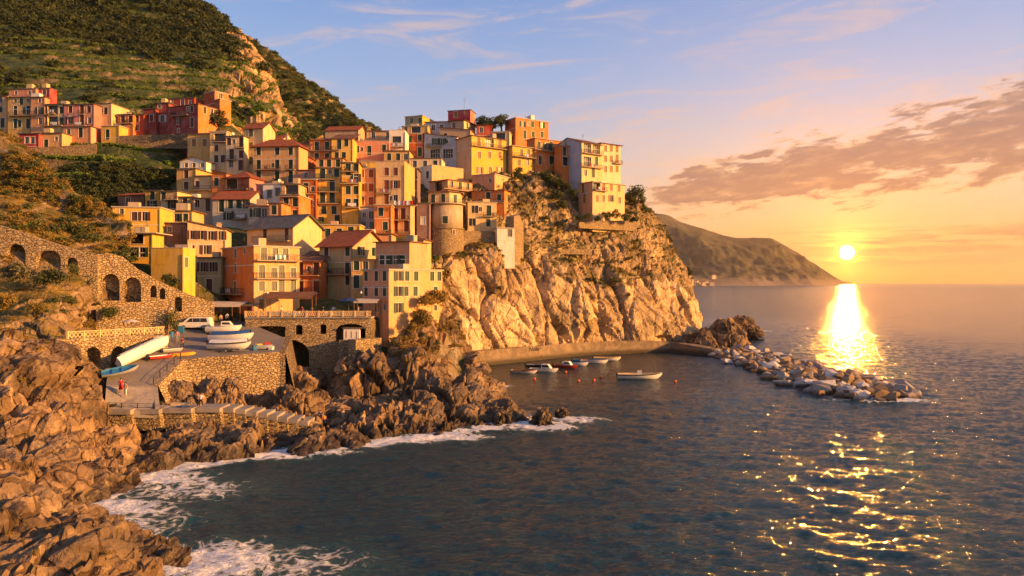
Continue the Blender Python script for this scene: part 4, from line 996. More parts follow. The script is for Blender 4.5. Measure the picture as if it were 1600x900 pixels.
house('orange house with laundry balcony below the big cream house', (585,611,None), (321,380), 160, 3, 'orange', 'flat', '331:c595;353:c602', rm='p', depth=9, bal=[('F',366,600,612)])
house('cream house with two balconies and brown shutters below the big cream house', (611,641,653), (321,382), 159, -8, 'cream', 'flat', '334:d618 d630;353:d618 d635', '', rm='p', two='khaki', bal=[('F',344,611,639),('F',366,612,642),('F',321,606,652)], sh='b')
house('dark narrow house with iron balconies in the gap beside the white house', (636,652,None), (264,325), 176, 0, 'plum', 'slab', '278:d641;292:d644;308:d642', rm='d', depth=7, bal=[('F',281,636,652),('F',298,633,650)])
house('plum coloured house with one white shutter beside the round tower', (651,671,None), (318,384), 163, 2, 'plum', 'flat', '345:c661', rm='d', depth=7, sh='w')
house('orange house with dark doors and two balconies beside the tall yellow facade', (466,494,None), (281,350), 170, 0, 'rust', 'flat', '295:d478;315:d478;334:d478', rm='p', depth=9, bal=[('F',303,468,493),('F',322,465,491)], two=None)
house('dusky pink roof storey above the orange house with dark doors', (466,498,None), (266,284), 177, -2, 'pink', 'slab', '273:s478 L489', rm='b', depth=7)
house('orange house with roof terrace below the big peach house', (437,467,None), (305,350), 166, -1, 'orange', 'flat', '316:c447 c461;335:c447 c461', rm='p', depth=9, bal=[('F',307,437,467)])
house('dark loggia house between the white house and the orange balconies', (440,467,None), (288,310), 172, -1, 'peach', 'slab', '296:L457', rm='d', depth=7)
house('white rounded corner house with pale dome roof in the skyline gap', (608,633,None), (206,256), 205, 0, 'white', 'flat', '218:A620', rm='p', depth=8, bal=[('F',230,608,632)], parapet=0.5)
house('pale storey below the dark red brown house, half hidden by roofs', (640,690,None), (248,272), 190, -2, 'pale', 'flat', '256:p648 p664 c680', rm='d', depth=8)
house('small ochre house in the gap behind the big cream house', (600,640,None), (236,262), 190, 0, 'ochre', 'slab', '245:c608 c622 p634', rm='b', depth=8)
house('peach house with brown roof behind the yellow balconied facade', (494,536,None), (248,272), 190, 0, 'peach', 'slab', '255:c502 c514 c528', rm='r', depth=8)
house('rust red house rising behind the pink terrace house', (440,482,None), (246,285), 192, -2, 'rust', 'slab', '255:c450 c466;270:c450 c466', rm='b', depth=8)
house('tan house squeezed between the red cluster and the tall tower house', (452,486,None), (228,262), 204, -4, 'tan', 'gx', '238:c462 c474;252:c462 c474', rm='r', depth=8, rise=1.6)
house('orange house behind the cream gable house with dark shutters', (420,440,None), (318,362), 160, -2, 'orange', 'slab', '328:c428;342:d430', rm='b', depth=7)
house('yellow lower storey under the tall yellow facade by the red gable roof', (500,562,None), (352,392), 158, 3, 'gold', 'flat', '364:c512 c530 d548', rm='p', depth=7)
house('salmon house behind the red gable roof house, half hidden', (562,612,None), (366,400), 152, 2, 'salmon', 'slab', '376:c572 c590;389:c600', rm='b', depth=7)
house('ochre house between the brown lean-to and the bright yellow house', (250,300,None), (330,356), 150, 4, 'ochre', 'slab', '340:c262 o276 c290', rm='b', depth=7)
# ---- houses on the promontory
house('orange skyline house with roof railing and white shutters', (789,806,857), (184,226), 214, -56, 'rust', 'flat', '', '194:o817 c832 o847;210:d820 c833 c847', rm='p', two='orange', sh='g')
house('yellow house with wide balcony above the round bush', (789,801,834), (228,266), 202, -56, 'ochre', 'slab', '', '238:c815 c826;254:c811 p824', rm='p', two='yellow', sh='k', bal=[('R',246,801,834,1.4)], over=0.6)
house('bright orange house with tall green shutters above the hanging shrubs', (823,836,881), (216,270), 200, -56, 'orange', 'slab', '', '228:d842 d861;250:d844 d861', rm='p', two='orange', bal=[('R',236,837,868)], over=0.4)
house('narrow orange red house beside the grey gable wall', (866,879,898), (227,280), 199, -54, 'orange', 'slab', '', '236:d882 c891;252:L884;262:p891', rm='p', two='orange')
house('grey gabled house with glazed sunlit balconies on the promontory', (866,909,941), (222,284), 196, -52, 'greyblue', 'gy', '', '231:G918 G932;252:G918 d932;270:p915 d927', rm='b', two='cream', rise=2.2, bal=[('R',241,910,940),('R',262,910,939)])
house('cream house with few ochre shutters at the seaward end of the promontory', (930,939,970), (224,288), 203, -56, 'cream', 'slab', '', '232:c946 c955 c964;248:c946 c955 d964;264:c946 c955 c964', bal=[('R',256,958,970)], rm='r', two='pale', sh='o', over=0.6)
house('cream terrace house with roof pergola, lowest on the promontory', (904,926,976), (284,330), 189, -52, 'salmon', 'slab', '292:d911;310:d913', '289:L931 d943;293:c955 c967;310:c933 c943 o955;313:c968', rm='p', two='cream', sh='o', bal=[('R',298,927,946)], ext=6.0)

# ---- the round tower house at the corner of the cliff
def tower_house():
    Y = 190.0; cx = PX(697, Y + 5); root = empty('tower_house', (cx, Y + 5, PZ(410, Y)))
    tag(root, 'round plastered tower house on rough stone base at the cliff corner', 'house')
    b0 = root.location.z; R = 27.0 * Y / F; n = 40
    def ring(r, z, squash=1.0): return [Vector((r*math.cos(2*math.pi*j/n), r*squash*math.sin(2*math.pi*j/n), z)) for j in range(n)]
    zs = PZ(356, Y) - b0; zt = PZ(318, Y) - b0
    m = MB(); m.loft([ring(R*1.08, -5), ring(R*1.05, zs*0.5), ring(R*1.03, zs)]); m.build('stone_base', STONE, root)
    m = MB(); m.loft([ring(R, zs), ring(R*0.99, zt)]); m.build('wall', PL('stonepl'), root, True)
    m = MB(); m.loft([ring(R*1.04, zs-0.15), ring(R*1.10, zs-0.1), ring(R*1.10, zs+0.12), ring(R*1.0, zs+0.16)]); m.build('string_course', STONE, root)
    m = MB(); m.loft([ring(R*1.15, zt), ring(R*1.18, zt+0.05), ring(R*1.18, zt+0.28)]); m.build('balcony', SLABM, root)
    m = MB(); rr = R*1.14
    for z in (zt+0.5, zt+1.25): m.tube([Vector((rr*math.cos(a), rr*math.sin(a), z)) for a in [2*math.pi*j/36 for j in range(37)]], 0.035, 5)
    for j in range(60):
        a = 2*math.pi*j/60; m.bar((rr*math.cos(a), rr*math.sin(a), zt+0.25), (rr*math.cos(a), rr*math.sin(a), zt+1.25), 0.04)
    m.build('railing', IRON, root)
    up = MB(); zu = PZ(299, Y) - b0; W = R*0.92
    up.loft([[Vector(p) for p in ((-W*1.05, -W*0.75, z), (W*0.3, -W*0.9, z), (W*0.95, -W*0.3, z), (W*0.95, W, z), (-W*1.05, W, z))] for z in (zt+0.2, zu)]); up.build('upper_wall', PL('cream'), root)
    m = MB(); m.loft([[Vector(p)*1.0 for p in ((-W*1.18, -W*0.9, z), (W*0.35, -W*1.06, z), (W*1.1, -W*0.38, z), (W*1.1, W*1.1, z), (-W*1.18, W*1.1, z))] for z in (zu, zu+0.2)]); m.build('roof', R_BROWN, root)
    def win(ang, z, w, h, rr, k='g'):
        a = rad(ang); o = link('window', win_mesh('c', w, h), root, (rr*math.cos(a), rr*math.sin(a), z), a + math.pi/2)
        for sg in (-1, 1): link('shutter', shutter_mesh(w/2-0.01, h-0.02, k), o, (sg*w/4, -0.02, 0))
    win(-88, PZ(343, Y)-b0, 1.4, 1.9, R*1.005); win(-130, PZ(362, Y)-b0, 0.6, 1.2, R*1.06, 'b'); win(-60, PZ(362, Y)-b0, 0.6, 1.2, R*1.06, 'b')
    for x in (-0.75, -0.1):
        o = link('door', win_mesh('d', 1.05, 2.2), root, (W*x, -W*(0.75 + 0.15*(x+1.05)/1.35) - 0.03, zt+1.5), math.atan2(-0.15*W, 1.35*W))
        for sg in (-1, 1): link('shutter', shutter_mesh(0.51, 2.18, 'g'), o, (sg*0.26, -0.02, 0))
    o = link('door', win_mesh('d', 1.05, 2.2), root, (W*0.64, -W*0.59 - 0.02, zt+1.5), math.atan2(0.6, 0.65))
    for sg in (-1, 1): link('shutter', shutter_mesh(0.51, 2.18, 'g'), o, (sg*0.26, -0.02, 0))
tower_house()
# ------------------------------------------------------------------ the ground under the houses
def town_ground():
    pts = []
    for root, W, D, foot_, Ht in HOUSES:
        c, s = math.cos(root.rotation_euler.z), math.sin(root.rotation_euler.z)
        for fx, fy in ((0.5, 0.15), (0.5, 0.85), (0.1, 0.5), (0.9, 0.5)):
            x, y = -W*fx, D*fy
            pts.append((root.location.x + c*x - s*y, root.location.y + s*x + c*y, root.location.z + foot_ - 0.8 + (1.5 if fy > 0.8 else 0)))
    for q in [(300,512,121),(380,505,124),(470,498,124),(560,492,124),(600,500,128),(200,400,122),(150,395,125),(120,345,150),(100,330,170),(180,340,170)]:
        p = P(*q); pts.append((p.x, p.y, p.z - 0.5))
    A = np.array(pts)
    xs = np.arange(-165, 46, 1.5); ys = np.arange(117, 264, 1.5); X, Y = np.meshgrid(xs, ys)
    q = np.stack([X.ravel(), Y.ravel()], 1); d = np.linalg.norm(q[:, None] - A[None, :, :2], axis=2) + 0.6
    w = d ** -3.2; Z = (w @ A[:, 2]) / w.sum(1); Z = Z.reshape(X.shape)
    poly = [(-88,128),(-78,126),(-64,126),(-30,123),(-20,125),(-17,138),(-26,165),(-24,195),(0,216),(18,236),(30,250),(30,262),(-80,262),(-92,215),(-94,180),(-88,150)]
    Z = np.where(in_poly(X, Y, poly), Z, np.where(X < -62, np.where(Y > 140, 8.0, 12.0), np.minimum(Z, shore_h0(X, Y) - 4.0)))
    V = np.stack([X, Y, Z], -1)
    return grid_mesh('town_ground', V, rock_mat('town_earth', (0.24,0.18,0.11), (0.17,0.13,0.085), (0.32,0.25,0.16), veg=0.25, wet=False), True)
structure(link('town_ground', town_ground()))
# ------------------------------------------------------------------ walls, square, ramp, quay, walkway
def _conc(g, b):
    p = pos(g); n = g.noise(p, 0.5, 4, 0.65); n2 = g.noise(p, 4.0, 3, 0.7)
    col = g.mix(g.step(n, 0.38, 0.64), (0.34,0.29,0.24), (0.23,0.20,0.175)); col = g.mix(g.m('MULTIPLY', g.step(n2, 0.5, 0.7), 0.35), col, (0.13,0.11,0.10))
    g.put(b.inputs['Base Color'], col); b.inputs['Roughness'].default_value = 0.9; spec(b, 0.2); bump(g, b, n2, 0.4, 0.03)
CONCRETE = mat('weathered_concrete', _conc)
def _pave(g, b):
    p = pos(g); n = g.noise(p, 0.35, 4, 0.65); br = g.new('ShaderNodeTexBrick'); g.put(br.inputs['Vector'], p); br.inputs['Scale'].default_value = 1.0
    br.inputs['Color1'].default_value = (0.20,0.175,0.16,1); br.inputs['Color2'].default_value = (0.25,0.215,0.19,1); br.inputs['Mortar'].default_value = (0.12,0.10,0.09,1); br.inputs['Mortar Size'].default_value = 0.03
    g.put(b.inputs['Base Color'], g.mix(g.m('MULTIPLY', g.step(n, 0.4, 0.66), 0.55), br.outputs[0], (0.15,0.13,0.12))); b.inputs['Roughness'].default_value = 0.85; spec(b, 0.25); bump(g, b, g.noise(p, 5, 2), 0.4, 0.03)
PAVE = mat('stone_paving', _pave)
def arch_wall(name, A, B, top, bot, arches=(), depth=2.0, thick=0.9, m=None, step=0.3, backmat=None):
    """wall from plan point A to B; top: [(u fraction, z)]; arches: (centre u fraction, width, z base, z spring, rise)"""
    A, B = Vector((A[0], A[1], 0)), Vector((B[0], B[1], 0)); L = (B-A).length; e = (B-A)/L; nin = Vector((-e.y, e.x, 0))
    if nin.y < 0: nin = -nin
    tu = np.array([t[0]*L for t in top]); tz = np.array([t[1] for t in top])
    us = set(np.arange(0, L, step).tolist() + [L]); ar = []
    for (uc, w, zb, zs, rise) in arches:
        c = uc*L; ar.append((c, w, zb, zs, rise))
        for k in range(13): us.add(c - w/2*math.cos(math.pi*k/12))
    us = sorted(u for u in us if 0 <= u <= L); mb = MB()
    def p3(u, z, d=0.0): return A + e*u + nin*d + Vector((0, 0, z))
    def arc(k, u):
        c, w, zb, zs, rise = ar[k]; return zs + rise*math.sqrt(max(0, 1-((u-c)/(w/2))**2))
    for u0, u1 in zip(us[:-1], us[1:]):
        if u1-u0 < 1e-4: continue
        z0, z1 = float(np.interp(u0, tu, tz)), float(np.interp(u1, tu, tz)); um = (u0+u1)/2
        hit = sorted([k for k in range(len(ar)) if abs(um-ar[k][0]) < ar[k][1]/2 and ar[k][3] > bot], key=lambda k: ar[k][2])
        lo = (bot, bot)
        for k in hit:
            zb = max(ar[k][2], bot); a_, b_ = arc(k, u0), arc(k, u1)
            if zb > max(lo): mb.quad(p3(u0,lo[0]), p3(u1,lo[1]), p3(u1,zb), p3(u0,zb)); mb.quad(p3(u0,zb), p3(u1,zb), p3(u1,zb,depth), p3(u0,zb,depth))
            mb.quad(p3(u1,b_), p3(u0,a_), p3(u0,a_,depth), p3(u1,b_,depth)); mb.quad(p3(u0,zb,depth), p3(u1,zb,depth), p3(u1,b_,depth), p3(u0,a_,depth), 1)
            lo = (a_, b_)
        mb.quad(p3(u0,lo[0]), p3(u1,lo[1]), p3(u1,z1), p3(u0,z0))
        mb.quad(p3(u0,z0), p3(u1,z1), p3(u1,z1,thick), p3(u0,z0,thick))
        mb.quad(p3(u1,bot,thick+depth+.1), p3(u0,bot,thick+depth+.1), p3(u0,z0,thick), p3(u1,z1,thick))
    for c, w, zb, zs, rise in ar:
        for sg in (-1, 1):
            u = c+sg*w/2; mb.quad(p3(u,max(zb,bot)), p3(u,zs), p3(u,zs,depth), p3(u,max(zb,bot),depth))
    for u in (0, L):
        z = float(np.interp(u, tu, tz)); mb.quad(p3(u,bot), p3(u,z), p3(u,z,thick), p3(u,bot,thick))
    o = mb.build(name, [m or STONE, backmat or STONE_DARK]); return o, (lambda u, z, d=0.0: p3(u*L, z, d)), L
def wall_px(name, a, b, top, bot_py, arches, **kw):
    """a, b = (px, Y) of the ends; top = [(px, py)]; arches = (px, width px, py base, py spring, py top)"""
    A, B = Vector((PX(a[0], a[1]), a[1])), Vector((PX(b[0], b[1]), b[1])); L = (B-A).length
    def uY(px):
        k = (px-CXP)/F; d = B-A; t = (k*A.y - A.x)/(d.x - k*d.y); return t, A.y + t*d.y
    tp = [(min(max(uY(px)[0], 0), 1), PZ(py, uY(px)[1])) for px, py in top]
    ar = []
    for (px, w, yb, ysp, yt) in arches:
        t, Yy = uY(px); t0, _ = uY(px-w/2); t1, _ = uY(px+w/2); ar.append((t, (t1-t0)*L, PZ(yb, Yy), PZ(ysp, Yy), PZ(yt, Yy)-PZ(ysp, Yy)))
    return arch_wall(name, A, B, tp, PZ(bot_py, (a[1]+b[1])/2), ar, **kw)
w, f_, L_ = wall_px('arched_wall', (-110, 108.8), (152, 111.4), [(-110,330),(0,352),(60,372),(120,391),(152,397)], 470,
     [(-40,34,420,378,358),(25,30,420,396,381),(76,38,425,404,391),(112,20,430,412,402)], depth=1.6)
tag(w, 'long rubble wall with overgrown arches carrying the cliff path', 'stone wall')
w, f_, L_ = wall_px('arched_wall', (150, 112.0), (335, 119), [(150,397),(172,396),(190,400),(215,420),(250,440),(290,458),(335,474)], 520,
     [(173,28,470,443,428),(207,27,472,448,433),(240,10,465,453,446),(254,9,467,457,450),(279,11,487,468,464)], depth=1.8)
tag(w, 'stone wall with two tall arches stepping down towards the square', 'stone wall')
w, f_, L_ = wall_px('retaining_wall', (150, 109.6), (263, 113.2), [(150,483),(200,480),(263,486)], 535, [], thick=2.6)
tag(w, 'low sunlit retaining wall with bushes below the two tall arches', 'stone wall')
w, f_, L_ = wall_px('boathouse_wall', (84, 93.5), (262, 106.5), [(84,531),(262,524)], 620, [(145,25,590,556,542),(185,23,590,554,541)], depth=2.5, thick=1.2)
tag(w, 'stone boathouse wall with two dark arched doorways above the slipway', 'stone wall')
boat_wall = f_; boat_L = L_
w, f_, L_ = wall_px('mole_wall', (281, 102.6), (437, 107.6), [(281,562),(330,558),(437,550)], 650, [], thick=1.0)
tag(w, 'massive rubble stone wall holding up the boat square', 'stone wall')
w, f_, L_ = wall_px('mole_wall', (437, 107.7), (447, 118), [(437,550),(447,527)], 640, [], thick=0.8, m=STONE_DARK)  # same wall in darker stone: the shade of this end is in its colour
tag(w, 'shaded end of the boat square wall facing the bridge arch', 'stone wall')
# terrace floor behind the boathouse wall
def poly_sheet(name, pts, m, thick=0.4, div=None):
    mb = MB(); n = len(pts); top = [Vector(p) for p in pts]; bt = [p - Vector((0,0,thick)) for p in top]
    mb.add(top + bt, [tuple(range(n)), tuple(range(2*n-1, n-1, -1))] + [(i, i+n, (i+1) % n + n, (i+1) % n) for i in range(n)])
    o = mb.build(name, m); bm = bmesh.new(); bm.from_mesh(o.data); bmesh.ops.triangulate(bm, faces=[f for f in bm.faces if len(f.verts) > 4]); bmesh.ops.recalc_face_normals(bm, faces=bm.faces); bm.to_mesh(o.data); bm.free()
    return structure(o)
poly_sheet('boathouse_terrace', [pp(84,530,93.8), pp(262,523.3,106.8), pp(268,523,114), pp(150,528,112), pp(84,532,100)], CONCRETE, 0.5)
poly_sheet('square_pavement', [(q[0], q[1], q[2]) for q in PLAZA], PAVE, 0.6)
poly_sheet('slipway_ramp', RAMP, PAVE, 0.6)
qz = 4.7
poly_sheet('quay_pavement', [pp(163,641,88.5), pp(246,643,89.5), pp(241,606,93.6), pp(166,604,91.6)], CONCRETE, 0.8)
poly_sheet('slipway_foot', [pp(166,604,91.61), pp(241,606,93.61), pp(240,603.2,94.49), pp(166,601.2,92.49)], CONCRETE, 2.0)
w, f_, L_ = wall_px('slipway_wall', (241, 94.55), (283, 103.05), [(241,602.5),(283,560.6)], 650, [], thick=0.5); tag(w, 'stone side wall of the slipway above the rock pit', 'stone wall')
# quay strip with its blocks and steps
def quay():
    root = empty('quay_steps', pp(246,643,89.5)); tag(root, 'concrete quay with steps going down to the rocks', 'steps')
    loc = root.location.copy(); m = MB()
    pxs = [166, 206, 250, 300, 345, 366, 384, 402, 418, 434, 450, 466, 482]; n = len(pxs)-1
    for i in range(n):
        yt = [640,639.5,638,637,637.5,640,643,646,649,652,655,658][i]
        Y = 88.6 + 7.0*(pxs[i]-166)/316.0; x0, x1 = PX(pxs[i], Y), PX(pxs[i+1], Y); z = PZ(yt, Y); j = hrnd.uniform(-.08, .08)
        s = MB(); s.box((x0-loc.x, Y-0.25+j-loc.y, z-0.55-loc.z), (x1-loc.x-0.02, Y+3.2-loc.y, z-loc.z)); s.build('step' if i > 3 else 'slab', CONCRETE, root)
        for c_, zz in enumerate((0.55, 1.25, 1.95)):
            s = MB(); d = hrnd.uniform(-.06, .06); s.box((x0-loc.x-.02*c_, Y+0.02+d+.10*c_-loc.y, z-zz-0.68-loc.z), (x1-loc.x-0.04, Y+2.8-loc.y, z-zz-0.01-loc.z)); s.build('masonry', STONE, root)
quay()
def bollard_rail(label, pts, h=0.9, r=0.05):
    root = empty('quay_railing', pts[0]); tag(root, label, 'railing', None); l0 = Vector(pts[0])
    for p in pts:
        m = MB(); q = Vector(p)-l0; m.bar(q, q + Vector((0,0,h)), r*2); m.build('post', IRON, root)
    m = MB()
    for a, b in zip(pts[:-1], pts[1:]):
        for k in (0.5, 1.0): m.bar(Vector(a)-l0+Vector((0,0,h*k)), Vector(b)-l0+Vector((0,0,h*k)), r*0.8)
    m.build('rail', IRON, root)
bollard_rail('thin iron railing down the open side of the slipway', [pp(240,601,94.6), pp(250,590,96.6), pp(261,580,98.8), pp(272,570,101), pp(282,561.5,103)])
bollard_rail('row of low iron posts along the quay edge', [pp(170,640,89), pp(190,641,89.3), pp(215,642,89.6), pp(240,642.5,89.9)])
# the block wall between slipway and rock pit
m = MB(); a, b = Vector(pp(243,604,94.8)), Vector(pp(246,643,90)); 
mb = MB(); mb.bar(a - Vector((0,0,0.7)), b - Vector((0,0,0.2)), 0.5, 1.5); tag(mb.build('kerb_wall', CONCRETE), 'pale concrete kerb wall at the foot of the slipway', 'wall')

# the bridge building
def bridge():
    o, f3, L = wall_px('bridge_house', (383, 120.5), (580, 121.5), [(383,498),(580,497)], 640,
        [(424,44,527,511,509.5),(467,11,523,509,508),(505,10,522,508,507),(446,74,600,552,530),(548,46,534,515,506)], depth=3.5, thick=4.5)
    root = empty('bridge_house', f3(0, 0)); root.location.z = PZ(600, 121); o.name = 'wall'; o.parent = root; o.matrix_parent_inverse = Matrix.Translation(-root.location)
    tag(root, 'stone bridge building with big dark arch under the cafe terrace', 'bridge')
    R0 = root.location
    m = MB(); zt = PZ(497.4, 121); p0, p1 = f3(0, zt)-R0, f3(1, zt)-R0; d = Vector((0, -0.25, 0)); up = Vector((0,0,0.22)); bk = Vector((0, 5.2, 0))
    m.add([p0+d, p1+d, p1+bk, p0+bk, p0+d+up, p1+d+up, p1+bk+up, p0+bk+up], [(3,2,1,0),(4,5,6,7),(0,1,5,4),(1,2,6,5),(2,3,7,6),(3,0,4,7)]); m.build('terrace_floor', CONCRETE, root)
    ml = MB(); mp = MB(); n = 62; z0 = zt+0.22
    for i in range(n+1):
        u = 0.002 + 0.996*i/n; q = f3(u, z0)-R0+Vector((0,0.05,0))
        if i % 6 == 0: mp.box((q.x-.14, q.y-.14, q.z), (q.x+.14, q.y+.14, q.z+1.02))
        if i < n:
            q2 = f3(0.002 + 0.996*(i+1)/n, z0)-R0+Vector((0,0.05,0))
            ml.bar(q + Vector((0,0,0.1)), q2 + Vector((0,0,0.85)), 0.12, 0.10); ml.bar(q + Vector((0,0,0.85)), q2 + Vector((0,0,0.1)), 0.11, 0.09)
    q, q2 = f3(0.002, z0)-R0+Vector((0,.05,.92)), f3(0.998, z0)-R0+Vector((0,.05,.92)); ml.bar(q, q2, 0.2, 0.12)
    lt = stuff(ml.build('lattice', PL('cream'), root)); mp.build('baluster', PL('cream'), root)
    # kiosk in the small arch
    k = MB(); c = f3((548-383)/197.0+0.01, PZ(533, 121))-R0; k.box((c.x-1.3, c.y-0.5, c.z), (c.x+1.3, c.y+0.6, c.z+2.1)); k.build('kiosk', PL('white'), root)
    k = MB(); k.box((c.x-1.5, c.y-0.7, c.z+2.1), (c.x+2.5, c.y+0.7, c.z+2.25)); k.build('kiosk_roof', R_DARK, root)
    for i in range(3):
        k = MB(); x = c.x-0.85+i*0.85; k.box((x-.05, c.y-0.53, c.z+0.5), (x+.05, c.y-0.5, c.z+1.6)); k.build('stripe', SHUT['r'], root)
bridge()
# wall and pier right of the bridge
w, f_, L_ = wall_px('harbour_wall', (580, 121.6), (600, 131), [(580,497),(600,505)], 600, [], thick=0.6, m=STONE_DARK); tag(w, 'grey wall turning the corner at the end of the bridge building', 'stone wall')
w, f_, L_ = wall_px('landing_wall', (530, 118), (575, 119), [(530,533),(575,532)], 620, [], thick=3.0, m=STONE_DARK); tag(w, 'dark mossy landing block below the white kiosk', 'stone wall')
w, f_, L_ = wall_px('landing_wall', (556, 117), (596, 121), [(556,531),(596,528)], 600, [], thick=2.0); tag(w, 'short rubble parapet right above the cove rocks', 'stone wall')
# wall below the houses by the round tower
w, f_, L_ = wall_px('foundation_wall', (722, 196.5), (780, 199.5), [(722,360),(780,362)], 420, [], thick=1.5); tag(w, 'rough stone foundation wall under the yellow house by the round tower', 'stone wall')
w, f_, L_ = wall_px('buttress', (803, 198), (818, 202), [(803,338),(811,335),(818,350)], 415, [], thick=2.5); tag(w, 'stone buttress beside the slim white tower house', 'stone wall')
w, f_, L_ = wall_px('garden_wall', (905, 214.8), (1000, 228), [(905,347),(960,345),(1000,343)], 359, [], thick=0.6); tag(w, 'garden wall below the shrubs on the promontory', 'stone wall')
w, f_, L_ = wall_px('terrace_wall', (818, 206.5), (925, 212.5), [(818,390),(925,389)], 397, [], thick=0.6); tag(w, 'thin straight terrace wall across the scrub of the promontory', 'stone wall')
w, f_, L_ = wall_px('hill_wall', (186, 206), (314, 206.5), [(186,212),(314,208)], 232, [], thick=0.8, m=STONE_DARK); tag(w, 'grey terrace wall below the row of red houses', 'stone wall')
w, f_, L_ = wall_px('hill_wall', (45, 199), (150, 203), [(45,231),(150,225)], 245, [], thick=0.8, m=STONE_DARK); tag(w, 'grey terrace wall below the crimson and peach houses', 'stone wall')

# walkway along the cliff foot
def walkway():
    E = [(640,562,2.9),(705,556,2.9),(760,552,2.9),(830,546,2.9),(900,540,2.9),(960,537,2.9),(1010,536.5,2.7),(1050,538.5,2.2),(1085,545,1.6),(1112,549,1.2)]
    pts = [];
    for px, py, z in E: Y = (H - z)*F/(py - HYP); pts.append((PX(px, Y), Y, z))
    A = cr(np.array(pts), np.linspace(0, len(pts)-1, 90)); t = np.gradient(A, axis=0); n = np.stack([-t[:, 1], t[:, 0], 0*t[:, 0]], 1); n /= np.linalg.norm(n, axis=1, keepdims=True)
    sec = [(-0.5, -6.0), (-0.1, -0.9), (-0.12, 0.0), (-0.12, 0.75), (0.25, 0.75), (0.25, 0.0), (7.5, 0.05)]
    V = np.stack([np.stack([A[:, 0] + n[:, 0]*d, A[:, 1] + n[:, 1]*d, A[:, 2] + h], 1) for d, h in sec], 0)
    return V, A, n
WV, WA, WN = walkway()
def _quaywall(g, b):
    p = pos(g); n = g.noise(p, 0.45, 4, 0.68); n2 = g.noise(p, 3.0, 3, 0.7); z = g.xyz(p)[2]
    col = g.mix(g.step(n, 0.36, 0.64), (0.30,0.215,0.135), (0.17,0.125,0.085)); col = g.mix(g.m('MULTIPLY', g.step(n2, 0.45, 0.7), 0.5), col, (0.10,0.075,0.05))
    col = g.mix(g.step(g.m('ADD', z, g.m('MULTIPLY', n, 2.0)), 1.4, 2.6, 0.85, 0.0), col, (0.035,0.03,0.018))
    g.put(b.inputs['Base Color'], col); b.inputs['Roughness'].default_value = 0.9; spec(b, 0.2); bump(g, b, g.m('ADD', n, n2), 0.8, 0.12)
structure(link('harbour_walkway', grid_mesh('harbour_walkway', WV, mat('quay_masonry', _quaywall))))
def graffiti():
    cu = bpy.data.curves.new('graffiti', 'FONT'); cu.body = 'Noia'; cu.size = 1.7; cu.extrude = 0.004; cu.shear = 0.2; cu.offset = 0.03
    o = bpy.data.objects.new('graffiti', cu); me = bpy.data.meshes.new_from_object(o); bpy.data.objects.remove(o)
    me.materials.append(flatmat('black_paint', (0.015, 0.015, 0.018), 0.7))
    i = int(np.argmin(np.abs(WA[:, 0]/WA[:, 1]*F + CXP - 824))); o = link('graffiti', me); d = WA[i+1]-WA[i]
    o.location = Vector(WA[i] - WN[i]*0.15) + Vector((0, -0.02, -0.42)); o.rotation_euler = (rad(90), 0, math.atan2(d[1], d[0])); o.scale = (1.1, 0.9, 1)
    tag(o, 'black scrawled graffiti on the parapet of the harbour walkway', 'graffiti')
graffiti()

# ------------------------------------------------------------------ boulders
def hull_rock(seed, pts=11, bev=0.02):
    r = random.Random(seed); bm = bmesh.new()
    for _ in range(pts):
        v = Vector((r.gauss(0,1), r.gauss(0,1), r.gauss(0,1))).normalized(); k = r.uniform(0.78, 1.0); bm.verts.new((v.x*k, v.y*k, v.z*k))
    res = bmesh.ops.convex_hull(bm, input=bm.verts); bmesh.ops.delete(bm, geom=[g for g in res['geom_interior'] if isinstance(g, bmesh.types.BMVert)], context='VERTS')
    bmesh.ops.dissolve_limit(bm, angle_limit=rad(18), verts=bm.verts, edges=bm.edges)
    bmesh.ops.bevel(bm, geom=bm.edges[:], offset=bev, segments=1, profile=0.6, affect='EDGES'); bmesh.ops.recalc_face_normals(bm, faces=bm.faces)
    me = bpy.data.meshes.new('boulder'); bm.to_mesh(me); bm.free(); return me
def boulder_mat(name, c1, c2):
    def fn(g, b):
        p = pos(g); n = g.noise(p, 0.6, 4, 0.65); n2 = g.noise(p, 4, 3, 0.7); oi = g.new('ShaderNodeObjectInfo').outputs['Random']
        col = g.mix(g.m('ADD', g.m('MULTIPLY', n, 0.6), g.m('MULTIPLY', oi, 0.5)), c1, c2); col = g.mix(g.m('MULTIPLY', g.step(n2, 0.5, 0.7), 0.5), col, (c1[0]*0.5, c1[1]*0.45, c1[2]*0.4))
        z = g.xyz(p)[2]; col = g.mix(g.step(g.m('ADD', z, n), 0.5, 1.3, 0.85, 0.0), col, (0.03,0.022,0.015))
        g.put(b.inputs['Base Color'], col); b.inputs['Roughness'].default_value = 0.9; spec(b, 0.2); bump(g, b, g.m('ADD', n, g.m('MULTIPLY', n2, 0.4)), 0.8, 0.2)
    return mat(name, fn)
BM_BROWN = boulder_mat('boulder_brown', (0.17,0.11,0.062), (0.32,0.22,0.13)); BM_WHITE = boulder_mat('boulder_white', (0.42,0.38,0.34), (0.62,0.57,0.52)); BM_GREY = boulder_mat('boulder_grey', (0.24,0.20,0.17), (0.40,0.34,0.28))
RK = {}
for k, mm in (('b', BM_BROWN), ('w', BM_WHITE), ('g', BM_GREY)):
    RK[k] = []
    for s in range(8):
        me = hull_rock(s*7 + ord(k)); me.materials.append(mm); RK[k].append(me)
def boulder(x, y, z, sx, sy, sz, k, label, group, r=hrnd, cat='boulder'):
    o = link('boulder', r.choice(RK[k])); o.location = (x, y, z); o.scale = (sx, sy, sz); o.rotation_euler = (r.uniform(-.5, .5), r.uniform(-.5, .5), r.uniform(0, 6.28))
    return tag(o, label, cat, group)
